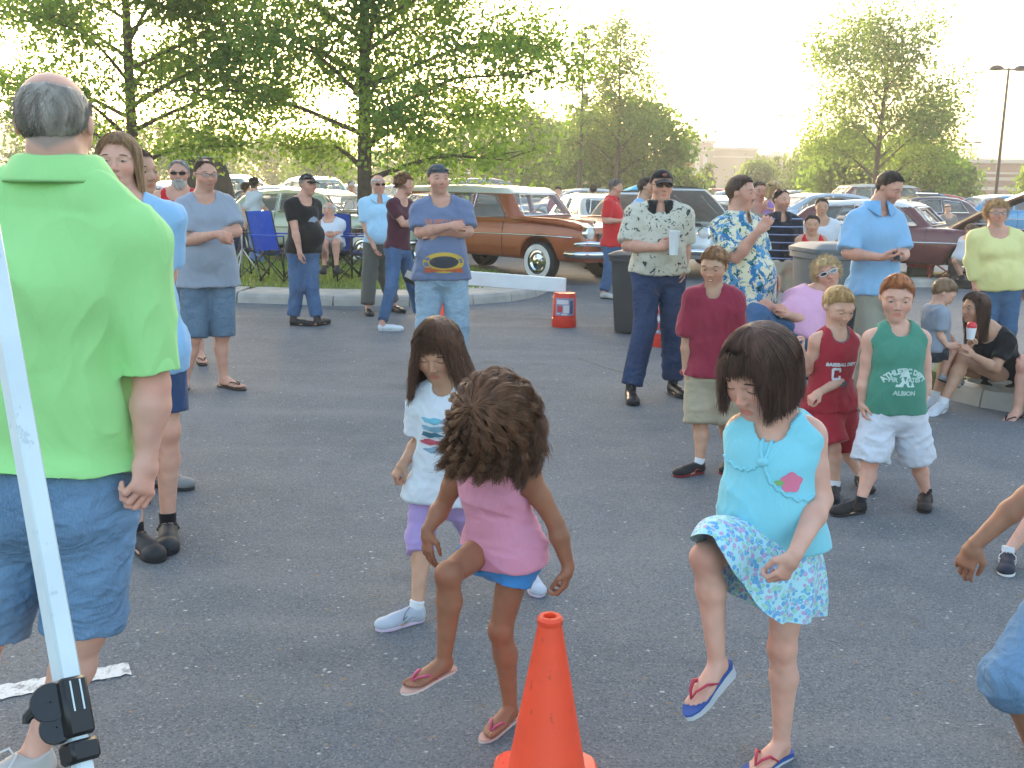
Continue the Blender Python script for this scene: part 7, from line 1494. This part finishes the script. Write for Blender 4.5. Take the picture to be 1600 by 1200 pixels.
# ---------------------------------------------------------------- onlookers further back
def back(label, px_, py_, D_, col, hcol='#3a2c22', bcol='#3b4a60', yaw=0, **k):
    sc = FPX/D_; S_ = k.pop('S', 1.74); return person(label, D_, S_, h=(px_, py_), hy=yaw, n=(px_-.02*sc*math.sin(R(yaw)), py_+.165*sc*S_/1.75), p=(px_-.03*sc*math.sin(R(yaw)), py_+.72*sc*S_/1.75), ty=yaw*.8, arms=(dict(e=(px_-.24*sc, py_+.50*sc, .1), w=(px_-.2*sc, py_+.72*sc, -.2)), dict(e=(px_+.24*sc, py_+.50*sc, .1), w=(px_+.2*sc, py_+.72*sc, -.2))),
      top=dict(m=CL('knit', col), sl=.42, o=.02), bot=dict(name='trousers', m=CL('slacks', bcol), t=1.9, le=.03), shoes=('sneaker', {}), hairs=(k.pop('hs', 'short'), hcol, {}), group='onlookers among the far cars', **k)
m7 = person('older man in a white tee sitting in a blue folding chair', 15.3, 1.72, h=(514, 329), hy=-8, n=(515, 344), p=(517, 380), ty=-5, b=1.1, belly=.4, arms=(dict(e=(500, 362, 0), w=(510, 366, -.8)), dict(e=(532, 362, 0), w=(522, 366, -.8))), legs=(dict(free=1, k=(508, 380, -.42), a=(507, 415, -.42), toe=(505, 420, -.2)), dict(free=1, k=(525, 380, -.42), a=(526, 415, -.42), toe=(528, 420, -.2))),
  top=dict(m=white_c, sl=.42, o=.02), bot=dict(name='shorts', m=CL('grey cotton', '#6f7277'), t=.9, le=.04), shoes=('sneaker', dict(col='#222222')), hairs=('ring', '#c0bbb4', {}), skin='red')
back('man in white shirt and black cap, back turned, beside the raised black hood', 397, 287, 19.5, '#c4cad2', yaw=170, capc='#15161a', bcol='#5f7fa8'); back('dark-clothed person leaning over the engine behind the white shirt', 384, 294, 21, '#22222a', yaw=150)
back('person in a white cap and white shirt beyond the middle oak', 549, 291, 25, '#c8ccd2', yaw=20, capc='#c8ccd2'); back('person in a red top beyond the white roof of the wagon', 872, 300, 24, '#b8262c', yaw=-10); back('grey-haired person beyond the wagon roof', 781, 293, 26, '#8d9298', '#b0aaa2')
back('brown-haired person beyond the open white hood', 927, 297, 24, '#5a4a44', yaw=170); back('bald onlooker between the phone man and the cardigan woman', 1481, 326, 26, '#8a7f78', hs='ring'); back('dark-haired woman beside the far red cars', 1082, 312, 30, '#4a5560', hs='long', yaw=160)
back('person in pale clothes beyond the phone man', 1445, 318, 30, '#b8b4ac'); back('person in a lilac top far behind the grey van', 250, 302, 27, '#6f6a80', yaw=30); back('onlooker far behind the bearded man', 238, 298, 24, '#4f5f78', yaw=60)
back('man in a dark tee by the far row of cars', 1128, 316, 34, '#3a4048', yaw=90)
m40 = person('person in a white tee bending beside the chrome wheel behind the cardigan woman', 15.8, 1.6, h=(1518, 360), hy=-70, hp=40, n=(1513, 372), p=(1503, 402), ty=-80, arms=(dict(e=(1508, 394, -.2), w=(1500, 410, -.2)), None), legs=(dict(free=1, k=(1492, 408, -.1), a=(1500, 430, 0), toe=(1492, 432, 0)), dict(free=1, k=(1494, 406, .1), a=(1502, 430, .1), toe=(1494, 432, .1))),
  top=dict(m=white_c, sl=.42, o=.02), bot=dict(name='shorts', m=khaki, t=.9), shoes=('sneaker', {}), hairs=('short', '#6a5040', {}), skin='red')
# ---------------------------------------------------------------- the evening air
m = bpy.data.materials.new('haze'); m.use_nodes = True; t = m.node_tree; t.nodes.clear(); out = t.nodes.new('ShaderNodeOutputMaterial'); pv = t.nodes.new('ShaderNodeVolumePrincipled')
pv.inputs['Color'].default_value = (.95, .93, .88, 1); pv.inputs['Density'].default_value = .0022; pv.inputs['Anisotropy'].default_value = .35; t.links.new(pv.outputs[0], out.inputs['Volume'])
mb = MB(); mb.box((0, 115, 9), (800, 260, 20)); o = mb.build('haze', m); tag(o, 'thin bright evening haze over the car park', 'haze', kind='stuff')
